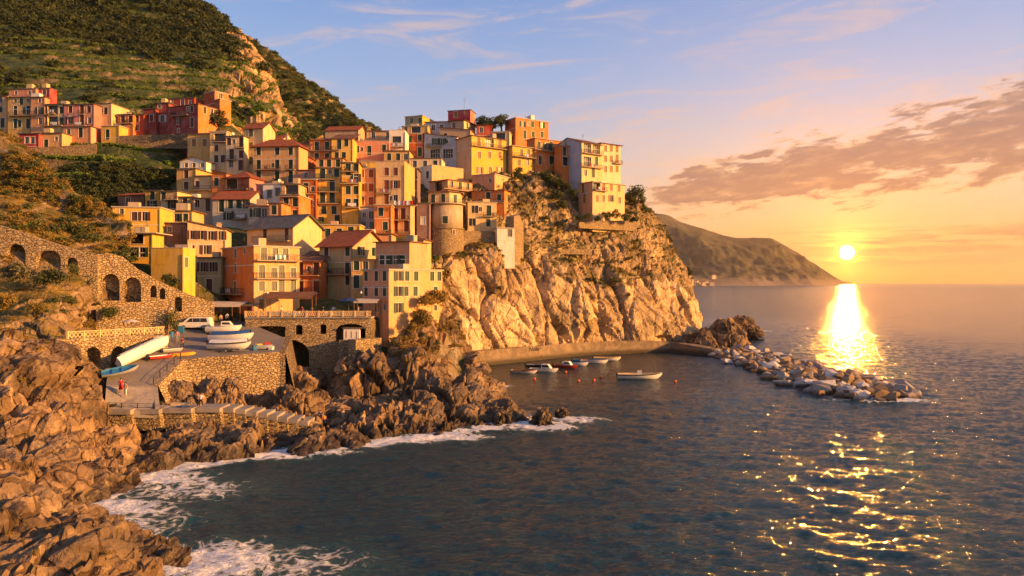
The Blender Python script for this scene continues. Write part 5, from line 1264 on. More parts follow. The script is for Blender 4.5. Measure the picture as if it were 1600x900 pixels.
def breakwater():
    r = random.Random(5)
    def half(y): return 9.5 if y < 190 else 9.5 - (y-190)*0.12
    def ctr(y): return 63.0
    n = 0; spots = []
    for tier, (cnt, w, z, s0, s1) in enumerate(((130, 1.05, -0.15, 1.4, 2.6), (105, 0.80, 0.40, 1.2, 2.3), (55, 0.45, 0.85, 1.0, 1.8))):
        i = 0; tries = 0
        while i < cnt and tries < 4000:
            tries += 1
            y = r.uniform(125, 212); hw = half(y)*w
            if y < 136: hw *= math.sqrt(max(0.0, 1-((136-y)/13)**2))
            x = ctr(y) + r.uniform(-hw, hw); s = r.uniform(s0, s1)
            if any(t == tier and (x-a)**2 + (y-b)**2 < (0.62*(s+c))**2*0.9 for a, b, c, t in spots): continue
            spots.append((x, y, s, tier)); i += 1
            k = r.random(); kind = 'w' if (tier > 0 and k < 0.24) or k < 0.05 else ('g' if k < 0.5 else 'b')
            lab = {'w': 'pale whitish boulder lying on the breakwater', 'g': 'greyish boulder heaped on the breakwater', 'b': 'brown boulder heaped on the breakwater'}[kind]
            boulder(x, y, z + r.uniform(-.25, .25), s*r.uniform(.9, 1.35), s*r.uniform(.9, 1.3), s*r.uniform(.6, .95), kind, lab, {'w': 'pale boulders of the breakwater', 'g': 'greyish boulders of the breakwater', 'b': 'brown boulders of the breakwater'}[kind], r)
    for (px, py, Y, s, lab) in [(1292,588,136,3.3,'largest flat white boulder near the tip of the breakwater'),(1258,592,138,2.2,'white boulder tucked beside the largest one on the breakwater'),(1300,578,147,2.6,'long white boulder lying behind the largest one on the breakwater'),(1205,575,166,2.3,'tilted white boulder halfway along the breakwater')]:
        p = P(px, py, Y); boulder(p.x, p.y, 1.0, s*1.15, s, s*0.5, 'w', lab, None, r)
    m = MB(); ring = []
    for k, (w, z) in enumerate(((1.0, -4), (0.92, 0.0), (0.6, 0.6), (0.25, 0.9))):
        ring.append([Vector((63 + 9*w*math.cos(a)*0.95, 168 + 43*min(1, w*1.02)*math.sin(a), z)) for a in [2*math.pi*j/28 for j in range(28)]])
    m.loft(ring); o = m.build('rubble', BM_BROWN); stuff(o); o['label'] = 'small rubble filling the gaps of the breakwater'; o['category'] = 'rubble'
breakwater()
def crag(name, label, px, py, Y, w, h, d, seed, amp=0.35, cat='rock'):
    """a single sea rock: displaced dome"""
    n = 44; V = np.zeros((n, n, 3)); u = np.linspace(-1, 1, n); U, W_ = np.meshgrid(u, u); rr = np.maximum(np.abs(U), np.abs(W_)); ang = np.arctan2(W_, U)
    x = np.cos(ang)*rr; y = np.sin(ang)*rr; z = np.clip(1 - rr**2.6, -1, 1)*1.0 - 0.35*(rr > 0.97)
    V[..., 0] = x*w; V[..., 1] = y*d; V[..., 2] = z*h
    p = V.reshape(-1, 3) + seed*13.7; s = min(w, h)
    hgt = (facets(p, s*0.9, seed, 1.3, 0.5)*amp + facets(p, s*0.38, seed+3, 1.2, 0.5)*amp*0.4).reshape(n, n)
    V = V + grid_normals(V)*(hgt*s)[..., None]
    o = link(name, grid_mesh(name, V, ROCK)); o.location = (PX(px, Y), Y, PZ(py, Y)); return tag(o, label, cat)
crag('sea_rock', 'squat golden brown rock standing in the surf', 845, 666, seaY(664)+1, 1.8, 3.0, 1.7, 3)
crag('sea_rock', 'small low rock behind the squat one in the surf', 878, 655, seaY(653)+1, 1.3, 1.5, 1.3, 5)
crag('sea_rock', 'weedy rock at the tip of the spit', 785, 662, 105, 2.0, 2.0, 2.0, 6)
crag('sea_rock', 'big dark crag at the end of the promontory', 1134, 542, 224, 6.0, 8.6, 6, 8, 0.24)
crag('sea_rock', 'low dark tail of rock reaching out to sea behind the crag', 1158, 520, 262, 7.5, 4.6, 5, 9, 0.3)
crag('sea_rock', 'dark shoulder of rock between cliff and crag', 1093, 545, 221, 7.5, 5.5, 6, 12, 0.3)
crag('cove_rock', 'round grey boulder in front of the bridge arch', 485, 600, 126, 3.4, 4.2, 3.4, 14, 0.22, 'boulder')
crag('cove_rock', 'tall split rock beside the cove', 560, 625, 119, 4.2, 5.6, 4, 15, 0.3)
crag('cove_rock', 'pale upright crag below the pink house', 660, 575, 134, 5.0, 6.0, 4.5, 16, 0.28)
crag('cove_rock', 'rounded grey violet boulder at the head of the spit', 735, 605, 119, 3.4, 3.6, 3, 17, 0.2, 'boulder')
crag('cove_rock', 'warm brown crag beside the mole wall', 455, 645, 103, 5.0, 3.6, 3.5, 18, 0.3)
crag('cove_rock', 'leaning slab of rock in the pit behind the quay', 330, 635, 99.5, 3.0, 3.6, 2.4, 19, 0.3)
crag('cove_rock', 'sunlit pillar of rock in the pit behind the quay', 362, 640, 100, 2.2, 4.4, 2.0, 20, 0.3)
crag('cove_rock', 'dark flat rock below the slipway', 275, 628, 98, 4.0, 2.6, 2.6, 21, 0.22)
crag('spit_rock', 'large ribbed crag forming the end of the spit', 705, 655, 109, 5.6, 5.4, 4.5, 22, 0.3)
crag('spit_rock', 'slanting crag in the middle of the spit', 640, 665, 104, 5.0, 3.8, 4, 23, 0.3)
crag('cove_rock', 'rough brown rock piled against the landing block', 578, 610, 115, 5.2, 6.2, 3.5, 25, 0.3)
crag('cove_rock', 'shadowed rock below the mossy landing block', 540, 612, 116, 4.0, 5.0, 3.0, 26, 0.3)
# ------------------------------------------------------------------ plants
def leaf_mat(name, c1, c2, c3):
    def fn(g, b):
        p = pos(g); n = g.noise(p, 0.5, 2, 0.6); oi = g.new('ShaderNodeObjectInfo').outputs['Random']; n2 = g.noise(p, 3.0, 1)
        col = g.mix(g.step(n, 0.35, 0.65), c1, c2); col = g.mix(g.m('MULTIPLY', oi, 0.7), col, c3); col = g.mix(g.m('MULTIPLY', g.step(n2, .4, .65), .4), col, g.vm('SCALE', col, sc=1.6))
        g.put(b.inputs['Base Color'], col); b.inputs['Roughness'].default_value = 0.7; spec(b, 0.2)
    return mat(name, fn)
LEAF = leaf_mat('leaf_green', (0.035,0.055,0.014), (0.06,0.075,0.02), (0.085,0.08,0.022))
LEAF_DARK = leaf_mat('leaf_dark', (0.022,0.036,0.012), (0.035,0.05,0.016), (0.05,0.055,0.018))
LEAF_DRY = leaf_mat('leaf_dry', (0.17,0.11,0.022), (0.27,0.16,0.03), (0.11,0.09,0.02))
VINE = leaf_mat('leaf_vine', (0.095,0.155,0.022), (0.13,0.19,0.03), (0.10,0.12,0.022))
BARK = flatmat('bark', (0.11,0.075,0.05), 0.9, 0.1)
def leaves(seed, n, leaf, rx=1.0, ry=1.0, rz=0.8, clumps=12, spread=0.42, up=0.0):
    r = np.random.default_rng(seed)
    c = r.normal(size=(clumps, 3)); c /= np.linalg.norm(c, axis=1, keepdims=True); c *= r.uniform(0.35, 0.72, (clumps, 1)); c[:, 2] = c[:, 2]*0.8 + up
    k = r.integers(0, clumps, n); d = r.normal(size=(n, 3)); d /= np.linalg.norm(d, axis=1, keepdims=True)
    q = c[k] + d * spread * r.uniform(0.45, 1.0, (n, 1)) * r.uniform(0.7, 1.25, clumps)[k][:, None]
    q *= np.array([rx, ry, rz])
    a = r.normal(size=(n, 3)); a /= np.linalg.norm(a, axis=1, keepdims=True); b = np.cross(a, d + 0.4*r.normal(size=(n, 3))); b /= np.maximum(np.linalg.norm(b, axis=1, keepdims=True), 1e-6)
    s = leaf * r.uniform(0.6, 1.3, (n, 1)); V = np.stack([q - a*s, q - b*s*0.6, q + a*s, q + b*s*0.6], 1).reshape(-1, 3)
    return V
def leaf_mesh(name, V, m):
    me = bpy.data.meshes.new(name); n = len(V)//4; me.vertices.add(len(V)); me.vertices.foreach_set('co', V.reshape(-1).astype(np.float32)); me.loops.add(n*4); me.loops.foreach_set('vertex_index', np.arange(n*4, dtype=np.int32))
    me.polygons.add(n); me.polygons.foreach_set('loop_start', np.arange(0, n*4, 4, dtype=np.int32)); me.update(calc_edges=True); me.materials.append(m); return me
def bush_set(tagname, m, n=230, leaf=0.13, variants=4, **kw):
    col = bpy.data.collections.new(tagname)
    for i in range(variants):
        o = bpy.data.objects.new(tagname, leaf_mesh(tagname, leaves(i*5 + len(tagname), n, leaf, **kw), m)); col.objects.link(o)
    return col
def scatter(name, pts, scl, col, label, cat, seed=1, zs=None):
    """one uncountable mass of plants: the bushes of a set spread on points"""
    n = len(pts); me = bpy.data.meshes.new(name); me.vertices.add(n); me.vertices.foreach_set('co', pts.reshape(-1).astype(np.float32))
    r = np.random.default_rng(seed); a = me.attributes.new('size', 'FLOAT_VECTOR', 'POINT')
    sv = np.stack([scl*r.uniform(.8, 1.3, n), scl*r.uniform(.8, 1.3, n), scl*(r.uniform(.6, 1.0, n) if zs is None else zs)], 1); a.data.foreach_set('vector', sv.reshape(-1).astype(np.float32))
    t = me.attributes.new('turn', 'FLOAT_VECTOR', 'POINT'); tv = np.zeros((n, 3)); tv[:, 2] = r.uniform(0, 6.28, n); t.data.foreach_set('vector', tv.reshape(-1).astype(np.float32))
    o = link(name, me); stuff(o); o['label'] = label; o['category'] = cat
    ng = bpy.data.node_groups.new(name, 'GeometryNodeTree'); ng.interface.new_socket('Geometry', in_out='INPUT', socket_type='NodeSocketGeometry'); ng.interface.new_socket('Geometry', in_out='OUTPUT', socket_type='NodeSocketGeometry')
    N = ng.nodes; Lk = ng.links; gi = N.new('NodeGroupInput'); go = N.new('NodeGroupOutput'); ip = N.new('GeometryNodeInstanceOnPoints'); ci = N.new('GeometryNodeCollectionInfo')
    ci.inputs['Collection'].default_value = col; ci.inputs['Separate Children'].default_value = True; ci.inputs['Reset Children'].default_value = True; ip.inputs['Pick Instance'].default_value = True
    s = N.new('GeometryNodeInputNamedAttribute'); s.data_type = 'FLOAT_VECTOR'; s.inputs['Name'].default_value = 'size'; q = N.new('GeometryNodeInputNamedAttribute'); q.data_type = 'FLOAT_VECTOR'; q.inputs['Name'].default_value = 'turn'
    Lk.new(gi.outputs[0], ip.inputs['Points']); Lk.new(ci.outputs[0], ip.inputs['Instance']); Lk.new(s.outputs[0], ip.inputs['Scale']); Lk.new(q.outputs[0], ip.inputs['Rotation']); Lk.new(ip.outputs[0], go.inputs[0])
    md = o.modifiers.new('spread', 'NODES'); md.node_group = ng
    return o
B_HILL = bush_set('hill_bush', LEAF, 260, 0.13); B_DARK = bush_set('dark_bush', LEAF_DARK, 260, 0.13); B_VINE = bush_set('vine_bush', VINE, 90, 0.2); B_DRY = bush_set('dry_bush', LEAF_DRY, 200, 0.13)
r8 = np.random.default_rng(21)
def pick(V, n, w=None):
    p = V.reshape(-1, 3); i = r8.choice(len(p), n, replace=n > len(p), p=None if w is None else (w.reshape(-1)/w.sum())); return p[i] + r8.normal(size=(n, 3))*np.array([.5, .5, .1])
hp = HV.reshape(-1, 3); inview = (hp[:, 2] < 175) & ~((hp[:, 1] < 219) & (hp[:, 1] > 197))
wt = ((1-HMASK.reshape(-1)*0.985) * inview * (hp[:, 2] > 30)) * np.clip(fbm(hp/26, 3, 301)*1.4+0.75, 0.1, 1)
rock_ = np.clip((hp[:, 0] + 0.412*hp[:, 1])/14, 0, 1)
q = pick(HV, 2600, wt*(1-0.85*rock_)); scatter('hillside_shrubs', q, r8.uniform(1.3, 4.2, len(q))*np.clip(q[:, 1]/280, .6, 1.3), B_DARK, 'dense dark shrubs covering the steep hill above the terraces', 'shrubs', 3)
q = pick(HV, 1500, wt*(1-0.6*rock_)); scatter('hillside_scrub', q, r8.uniform(0.9, 2.2, len(q)), B_HILL, 'lighter olive scrub growing among the dark shrubs of the hill', 'shrubs', 4)
# vines along the terraces
p = HVT.reshape(-1, 3); z = HV0.reshape(-1, 3)[:, 2] + 1.2*fbm(HV0.reshape(-1, 3)/25, 2, 61); f = z/5.2 - np.floor(z/5.2)
sel = np.where((HMASK.reshape(-1) > 0.35) & (f > 0.15) & (f < 0.45) & (p[:, 0] > -260))[0]; sel = sel[r8.random(len(sel)) < 0.8]
q = HV.reshape(-1, 3)[sel] + np.stack([r8.normal(size=len(sel))*.3, r8.normal(size=len(sel))*.2, np.full(len(sel), 0.5)], 1)
scatter('vineyard_rows', q, r8.uniform(1.0, 1.6, len(q)), B_VINE, 'green vine rows lining the terraces of the hill', 'vines', 5)
q = pick(FV, 3000); scatter('far_slope_shrubs', q, r8.uniform(1.3, 3.0, len(q)), B_HILL, 'low scrub on the slope falling away behind the village', 'shrubs', 6)
sp = SLOPE.reshape(-1, 3); wS = np.clip((sp[:, 2]-24)/6, 0.06, 1)*np.clip(fbm(sp/6, 3, 305)*1.5+0.5, 0.02, 1)
q = pick(SLOPE, 1700, wS); scatter('coastal_scrub', q, r8.uniform(0.45, 1.2, len(q)), B_DRY, 'golden dry scrub on the sunlit coastal slope', 'scrub', 7)
q = pick(SLOPE, 420, wS); scatter('coastal_shrubs', q, r8.uniform(0.6, 1.6, len(q)), B_HILL, 'green shrubs scattered over the sunlit coastal slope', 'shrubs', 8)
cp = CLV.reshape(-1, 3); R_, K_ = CLV.shape[:2]; rowi = np.repeat(np.arange(R_)/269*8, K_); wC = ((rowi > 3.0) & (rowi < 6.4))*np.clip(fbm(cp/6, 3, 307)*1.6+0.45, 0.01, 1) + ((rowi > 2.2) & (rowi <= 3.0))*0.05
coli_ = np.tile(np.arange(K_)/359*12, R_); wC = wC + ((coli_ < 1.7) & (rowi > 1.3) & (rowi < 4))*0.8
q = pick(CLV, 480, wC); scatter('cliff_scrub', q, r8.uniform(0.5, 1.5, len(q)), B_DRY, 'dry golden scrub on the ledges of the promontory', 'scrub', 9)
q = pick(CLV, 280, wC); scatter('cliff_shrubs', q, r8.uniform(0.6, 1.7, len(q)), B_HILL, 'green shrubs on the ledges of the promontory', 'shrubs', 10)
def bush(label, px, py, Y, r, m=LEAF, rz=0.85, n=900, leaf=0.085, group=None, name='bush', seed=None):
    p = P(px, py, Y); o = link(name, leaf_mesh('foliage', leaves(seed or int(px*7+py), n, leaf, 1, 1, rz, 16, 0.4), m)); o.location = p; o.scale = (r, r, r); return tag(o, label, 'bush', group)
def tree(label, px, py, Y, r, trunk_h, m=LEAF, rz=0.9, n=1500, leaf=0.07, name='tree', seed=None, clumps=20):
    p = P(px, py, Y); root = empty(name, (p.x, p.y, p.z - r*0.7 - trunk_h)); tag(root, label, 'tree'); zc = trunk_h + r*0.7
    t = MB(); t.tube([(0,0,-0.5), (0.05*r,0,trunk_h*0.6), (0,0.03*r,zc*0.9)], [0.11*r, 0.08*r, 0.05*r], 8)
    for k in range(6):
        a = k*1.05+px; t.tube([(0,0,trunk_h*0.75 + .1*k), (0.35*r*math.cos(a), 0.35*r*math.sin(a), zc*0.95), (0.62*r*math.cos(a), 0.62*r*math.sin(a), zc+0.15*r*(k % 3))], [0.05*r, 0.035*r, 0.015*r], 6)
    t.build('trunk', BARK, root); o = link('crown', leaf_mesh('crown', leaves(seed or int(px*3+py), n, leaf, 1, 1, rz, clumps, 0.36)*r, m), root, (0, 0, zc))
    return root
tree('round dark tree beside the sunlit orange houses of the red cluster', 343, 186, 203, 3.6, 1.5, LEAF_DARK)
tree('dark bushy tree on the skyline behind the red block', 753, 191, 246, 3.6, 1.5, LEAF_DARK)
tree('brownish tree between the two skyline trees', 769, 192, 247, 3.2, 1.5, LEAF)
tree('taller green tree on the skyline next to the orange house', 783, 188, 247, 3.4, 2.0, LEAF)
tree('tall green tree at the seaward edge of the promontory houses', 993, 305, 236, 4.4, 3.0, LEAF, 1.1)
tree('smaller tree hanging over the promontory edge', 1004, 330, 240, 3.4, 1.0, LEAF)
for k, (px, py, r, m) in enumerate([(852,275,2.6,LEAF_DARK),(866,284,3.0,LEAF),(882,290,2.8,LEAF_DARK),(893,300,2.2,LEAF),(872,304,2.8,LEAF),(880,320,2.2,LEAF)]):
    bush(['dark', 'leafy', 'broad dark', 'small', 'drooping', 'lowest'][k] + ' bush hanging over the rock below the bright orange house', px, py, 223 - k*1.2, r, m)
bush('round bush in front of the yellow balcony house on the promontory', 810, 270, 222, 2.5, LEAF_DARK)
for k, (px, py, r, m) in enumerate([(905,338,1.7,LEAF_DARK),(918,335,1.8,LEAF),(932,338,1.6,LEAF_DARK),(948,333,2.2,LEAF),(962,332,2.4,LEAF_DRY),(977,336,2.2,LEAF),(990,340,1.8,LEAF_DARK)]):
    bush(['first', 'second', 'third', 'fourth', 'fifth', 'sixth', 'seventh'][k] + ' bush, counted from the village, above the promontory garden wall', px, py + 3, 212.5 + k*1.7, r*0.9, m)
bush('dark round shrub below the overgrown arches', 74, 432, 104.5, 2.3, LEAF_DARK)
bush('spiky pale shrub beside the dark round one below the arches', 26, 428, 104, 2.2, leaf_mat('leaf_grey', (0.10,0.095,0.05), (0.14,0.12,0.06), (0.08,0.08,0.04)), 0.9, 1100, 0.10)
bush('small shrub standing under the third overgrown arch', 112, 420, 109, 1.3, LEAF)
bush('shrub in front of the low sunlit retaining wall', 172, 488, 109, 1.5, LEAF)
bush('leafy shrub on the wall beside the orange yellow block', 268, 437, 117.5, 2.0, LEAF_DARK)
bush('creeper hanging down the end of the retaining wall', 268, 500, 112.4, 1.4, LEAF, 1.8)
for k, (px, py, Y, r, m) in enumerate([(105,352,123,2.2,LEAF_DARK),(128,360,121,2.0,LEAF),(60,345,122,2.3,LEAF),(85,362,119,2.0,LEAF_DARK),(145,372,119,1.6,LEAF)]):
    bush(['dark', 'light green', 'widest', 'low dark', 'smallest'][k] + ' shrub above the long wall with overgrown arches', px, py, Y, r, m)
for k, (px, py, Y, r) in enumerate([(655,490,125.5,1.5),(667,468,128,2.0),(691,428,134.5,2.4),(664,500,125,1.8),(684,462,131,2.3),(646,512,123,1.3)]):
    bush(['tawny', 'tall tawny', 'upper tawny', 'lower tawny', 'middle tawny', 'smallest tawny'][k] + ' bush on the steep bank beside the pink house', px, py, Y, r, LEAF_DRY)
for k, (px, py, Y, r) in enumerate([(140,505,98,1.1),(110,470,106,1.2),(60,480,98,1.3),(10,470,98,1.8),(20,520,90,1.2)]):
    bush(['short', 'scrubby', 'wind bent', 'broad', 'lowest'][k] + ' dry bush among the pale rock slabs below the arches', px, py, Y, r, LEAF_DRY if k != 1 else LEAF)

pr = SV.reshape(-1, 3); nrz = grid_normals(SV).reshape(-1, 3)[:, 2]; wR = ((pr[:, 1] < 52) & (pr[:, 0] < -20) & (pr[:, 2] > 2.2) & (np.abs(nrz) > 0.5))*np.clip(fbm(pr/3, 2, 311)+0.25, 0, 1)
q = pick(SV, 420, wR); scatter('rock_grass', q, r8.uniform(0.16, 0.42, len(q)), B_DRY, 'golden dry grass tufts on the near ledge', 'grass', 12)
wR = ((pr[:, 1] > 60) & (pr[:, 1] < 100) & (pr[:, 0] < -44) & (pr[:, 2] > 6.5))*np.clip(fbm(pr/4, 2, 313)+0.1, 0, 1)
q = pick(SV, 160, wR); scatter('ledge_scrub', q, r8.uniform(0.2, 0.55, len(q)), B_DRY, 'sparse scrub on the ledges of the left cliff', 'scrub', 13)

for k, (px, py, Y, r) in enumerate([(306,2,393,3.4),(318,10,391,3.0),(333,20,388,3.6),(352,36,384,3.2),(366,46,381,3.6),(382,58,378,3.0),(395,68,462,3.0),(412,78,455,2.6),(436,94,448,2.8),(462,112,440,2.6),(486,128,434,2.8),(512,147,427,2.4),(533,163,420,2.6),(552,178,414,2.4)]):
    o = tree('x', px, py+3, Y, r, 1.0, LEAF_DARK if k % 3 else LEAF, 0.85, 700, 0.09, seed=k+3, name='ridge_tree'); tag(o, 'small rounded tree standing on the hill skyline', 'tree', 'trees along the hill skyline')

wR = ((pr[:, 1] > 114) & (pr[:, 0] > -30) & (pr[:, 0] < -8) & (pr[:, 2] > 8.0))*1.0
q = pick(SV, 460, wR); scatter('bank_scrub', q, r8.uniform(0.5, 1.35, len(q)), B_DRY, 'golden scrub covering the steep bank beside the pink house', 'scrub', 14)
q = pick(SV, 60, wR); scatter('bank_shrubs', q, r8.uniform(0.5, 1.1, len(q)), B_HILL, 'green shrubs in the scrub of the bank beside the pink house', 'shrubs', 15)
# ------------------------------------------------------------------ boats, vehicles, people, clutter
from mathutils.bvhtree import BVHTree
def surface_of(names):
    vs, fs = [], []
    for o in bpy.data.objects:
        if o.type == 'MESH' and o.name.split('.')[0] in names:
            b = len(vs); mw = Matrix.Translation(o.location); vs += [mw @ v.co for v in o.data.vertices]; fs += [tuple(b+i for i in p.vertices) for p in o.data.polygons]
    return BVHTree.FromPolygons(vs, fs)
GROUND = surface_of({'square_pavement', 'slipway_ramp', 'quay_pavement', 'boathouse_terrace', 'shore_rocks', 'harbour_walkway'})
def gz(x, y, default=0.0):
    h = GROUND.ray_cast(Vector((x, y, 60)), Vector((0, 0, -1))); return h[0].z if h[0] else default
WHITE = flatmat('boat_white', (0.72,0.70,0.66), 0.35, 0.5); BLUE = flatmat('boat_blue', (0.03,0.09,0.26), 0.5); SKYBLUE = flatmat('boat_sky_blue', (0.04,0.20,0.42), 0.5); REDP = flatmat('boat_red', (0.38,0.04,0.03), 0.45)
YEL = flatmat('boat_yellow', (0.62,0.36,0.04), 0.45); WOODM = flatmat('boat_wood', (0.25,0.13,0.06), 0.6); GREYP = flatmat('boat_grey', (0.35,0.36,0.36), 0.5); BLACK = flatmat('rubber_black', (0.02,0.02,0.02), 0.7); ORANGE = flatmat('buoy_orange', (0.70,0.14,0.02), 0.5)
def boat(label, x, y, z, L, B, rz, hullm=WHITE, inm=WOODM, kind='open', group=None, depth=None, tilt=0.0, stripe=None, motor=True, roll=0.0):
    D = depth or 0.17*L; root = empty('boat', (x, y, z)); root.rotation_euler = (roll, tilt, rz); tag(root, label, 'boat', group)
    n = 14; out, inn = [], []
    for i in range(n+1):
        t = i/n; xx = -L/2 + L*t; hb = B/2*min(1.0, 0.78+0.9*t)*max(0.0, 1-max(0, (t-0.42)/0.58)**2.3); sh = D*(0.78+0.42*max(0, t-0.3)**1.6); kz = 0.0 + D*0.75*max(0, (t-0.80)/0.2)**2
        hb = max(hb, 0.012); sec = [(0, kz), (0.55*hb, kz+0.10*D), (0.88*hb, kz+(sh-kz)*0.45), (hb, sh)]
        out.append([Vector((xx, a, b)) for a, b in [(-q[0], q[1]) for q in sec[::-1]] + sec[1:]])
        di = sh*0.55+0.05; ib = max(hb-0.07, 0.004); inn.append([Vector((xx, a, b)) for a, b in [(-hb, sh), (-ib, sh+0.02), (-ib*0.86, max(di, kz+.02)), (ib*0.86, max(di, kz+.02)), (ib, sh+0.02), (hb, sh)]])
    m = MB(); m.loft(out, cap=False, closed=False); m.add(out[0], [tuple(range(len(out[0])))]); m.build('hull', hullm, root, True)
    m = MB(); m.loft(inn, cap=False, closed=False); m.build('deck' if kind != 'open' else 'interior', inm, root)
    if kind == 'open':
        for t in (0.3, 0.55):
            i = int(t*n); m = MB(); w = abs(inn[i][1].y)*0.95; xx = -L/2+L*t; m.box((xx-.12, -w, D*0.62), (xx+.12, w, D*0.67)); m.build('seat', inm, root)
    if kind == 'cabin':
        m = MB(); a, b = -L*0.06, L*0.26; w = B*0.33; h0, h1 = D*0.9, D*0.9+0.24*L*0.55
        m.loft([[Vector((a, -w, h0)), Vector((a, w, h0)), Vector((b, w*0.8, h0)), Vector((b, -w*0.8, h0))], [Vector((a+.05, -w*.9, h1)), Vector((a+.05, w*.9, h1)), Vector((b-.35*L*.3, w*.75, h1)), Vector((b-.35*L*.3, -w*.75, h1))]]); m.build('cabin', WHITE, root)
        for sg in (-1, 1):
            m = MB(); m.quad((a+.15, sg*(w*.975+.012), h0+(h1-h0)*.3), (b-.30, sg*(w*.86+.02), h0+(h1-h0)*.3), (b-.5, sg*(w*.80+.02), h0+(h1-h0)*.8), (a+.2, sg*(w*.93+.014), h0+(h1-h0)*.8)); m.build('cabin_window', GLASS, root)
    if kind == 'cover':
        m = MB(); rows = []
        for i in range(1, n):
            t = i/n; hb = abs(inn[i][0].y); sh = inn[i][0].z; rows.append([Vector((-L/2+L*t, hb*1.02*math.cos(a), sh+0.03+0.22*D*1.6*math.sin(a))) for a in np.linspace(math.pi, 0, 7)])
        m.loft(rows, cap=False, closed=False); m.build('cover', inm, root, True)
    if kind == 'frame':
        m = MB(); xx = L*0.36
        for sg in (-1, 1): m.bar((xx, sg*B*.25, D*0.9), (xx-.15, 0, D+1.7), 0.06)
        m.bar((xx+.6, 0, D), (xx-.15, 0, D+1.7), 0.06); m.build('mast_frame', WOODM, root)
        m = MB(); m.box((-.5, -.35, D*.7), (.4, .35, D+.35)); m.build('engine_box', WHITE, root)
    if stripe:
        m = MB(); rows = [[r_[0]*1.0 + Vector((0, -0.012, -0.02)), r_[0] + (r_[1]-r_[0])*0.35 + Vector((0, -0.014, 0))] for r_ in out]; m.loft(rows, cap=False, closed=False); m.build('stripe', stripe, root)
    if motor:
        m = MB(); m.box((-L/2-.3, -.16, D*.55), (-L/2+.02, .16, D*.55+.5)); m.box((-L/2-.2, -.06, D*.55-.6), (-L/2-.06, .06, D*.55)); m.build('outboard_motor', BLACK, root)
    return root
def sea_boat(label, px, py, Lp, rz, **kw):
    Y = seaY(py); L = 1.22*Lp*Y/F/max(0.6, abs(math.cos(rz))); return boat(label, PX(px, Y), Y+0.3, -0.22, L, L*0.36, rz, **kw)
sea_boat('white dinghy with red stern, first in the moored row', 819, 583, 33, -0.35, hullm=WHITE, inm=WOODM, stripe=REDP)
sea_boat('white cabin boat moored second in the row', 850, 581, 36, -0.4, hullm=WHITE, inm=GREYP, kind='cabin')
sea_boat('dark open boat tucked behind the white cabin boat', 838, 573, 26, -0.35, hullm=BLACK, inm=GREYP)
sea_boat('red brown boat with small cabin in the moored row', 884, 575, 30, -0.5, hullm=REDP, inm=WOODM, kind='cabin')
sea_boat('slim white boat moored beside the red brown one', 899, 571, 32, -0.4, hullm=WHITE, inm=GREYP)
sea_boat('blue boat in the moored row along the walkway', 915, 567, 32, -0.35, hullm=BLUE, inm=SKYBLUE)
sea_boat('white boat with pinkish deck near the end of the moored row', 929, 567.5, 34, -0.25, hullm=WHITE, inm=PL('salmon'))
sea_boat('cream boat with yellow bow closing the moored row', 949, 563, 34, -0.2, hullm=WHITE, inm=PL('cream'), stripe=YEL)
sea_boat('white fishing boat with wooden mast frame anchored alone in the bay', 1000, 592, 56, -0.12, hullm=WHITE, inm=PL('cream'), kind='frame', stripe=BLACK)
def buoy(px, py, k):
    Y = seaY(py); root = empty('buoy', (PX(px, Y), Y, 0.0)); tag(root, k, 'buoy', 'orange mooring buoys')
    m = MB(); n = 10; m.loft([[Vector((0.3*math.sin(a)*math.cos(b), 0.3*math.sin(a)*math.sin(b), 0.12+0.3*-math.cos(a))) for b in [2*math.pi*j/n for j in range(n)]] for a in np.linspace(0.12, 3.02, 8)]); m.build('float', ORANGE, root, True)
    m = MB(); m.tube([(0,0,0.4), (0.05,0,0.5), (0,0,0.6), (-0.05,0,0.5), (0,0,0.4)], 0.025, 5); m.build('ring', BLACK, root)
for px, py, k in [(904,596,'orange buoy, one of three between moored row and anchored boat, closest to shore'),(928,595,'orange buoy in the middle of the three beside the anchored boat'),(939,590,'orange buoy farthest out of the three near the moored row'),(835,593,'orange buoy off the stern of the first moored dinghy'),(1055,597,'orange buoy on the open side of the anchored fishing boat'),(975,592,'small orange buoy under the bow of the anchored fishing boat'),(884,582,'orange buoy beside the red brown boat')]: buoy(px, py, k)
def land_boat(label, px, py, Y, L, rz, dz=0.0, **kw):
    x = PX(px, Y); z = gz(x, Y, PZ(py, Y)); return boat(label, x, Y, z+dz, L, kw.pop('B', L*0.34), rz, **kw)
land_boat('rowing boat with bright blue inside on the slipway', 189, 585, 95.0, 4.3, 0.5, dz=0.5, tilt=-0.16, roll=0.38, B=1.7,  inm=SKYBLUE, hullm=GREYP)
boat('long white boat hull leaning on the boathouse wall', PX(233, 100.8), 100.8, gz(PX(233,100.8), 100.3)+1.1, 8.6, 1.6, 1.12, hullm=WHITE, inm=WHITE, kind='cover', motor=False, tilt=-0.30, roll=-0.9)
land_boat('red boat beside the long white hull', 252, 556, 102.0, 3.4, 0.9, hullm=REDP, inm=WHITE)
land_boat('grey dinghy above the red boat on the slipway', 270, 546, 105.2, 3.0, 0.9, hullm=GREYP, inm=WHITE)
land_boat('red kayak lying at the corner of the square', 281, 555, 104.3, 3.4, 0.75, hullm=REDP, inm=REDP, kind='cover', B=0.75, depth=0.4, motor=False)
land_boat('yellow kayak lying beside the red one', 287, 556, 104.2, 3.4, 0.75, hullm=YEL, inm=YEL, kind='cover', B=0.75, depth=0.4, motor=False)
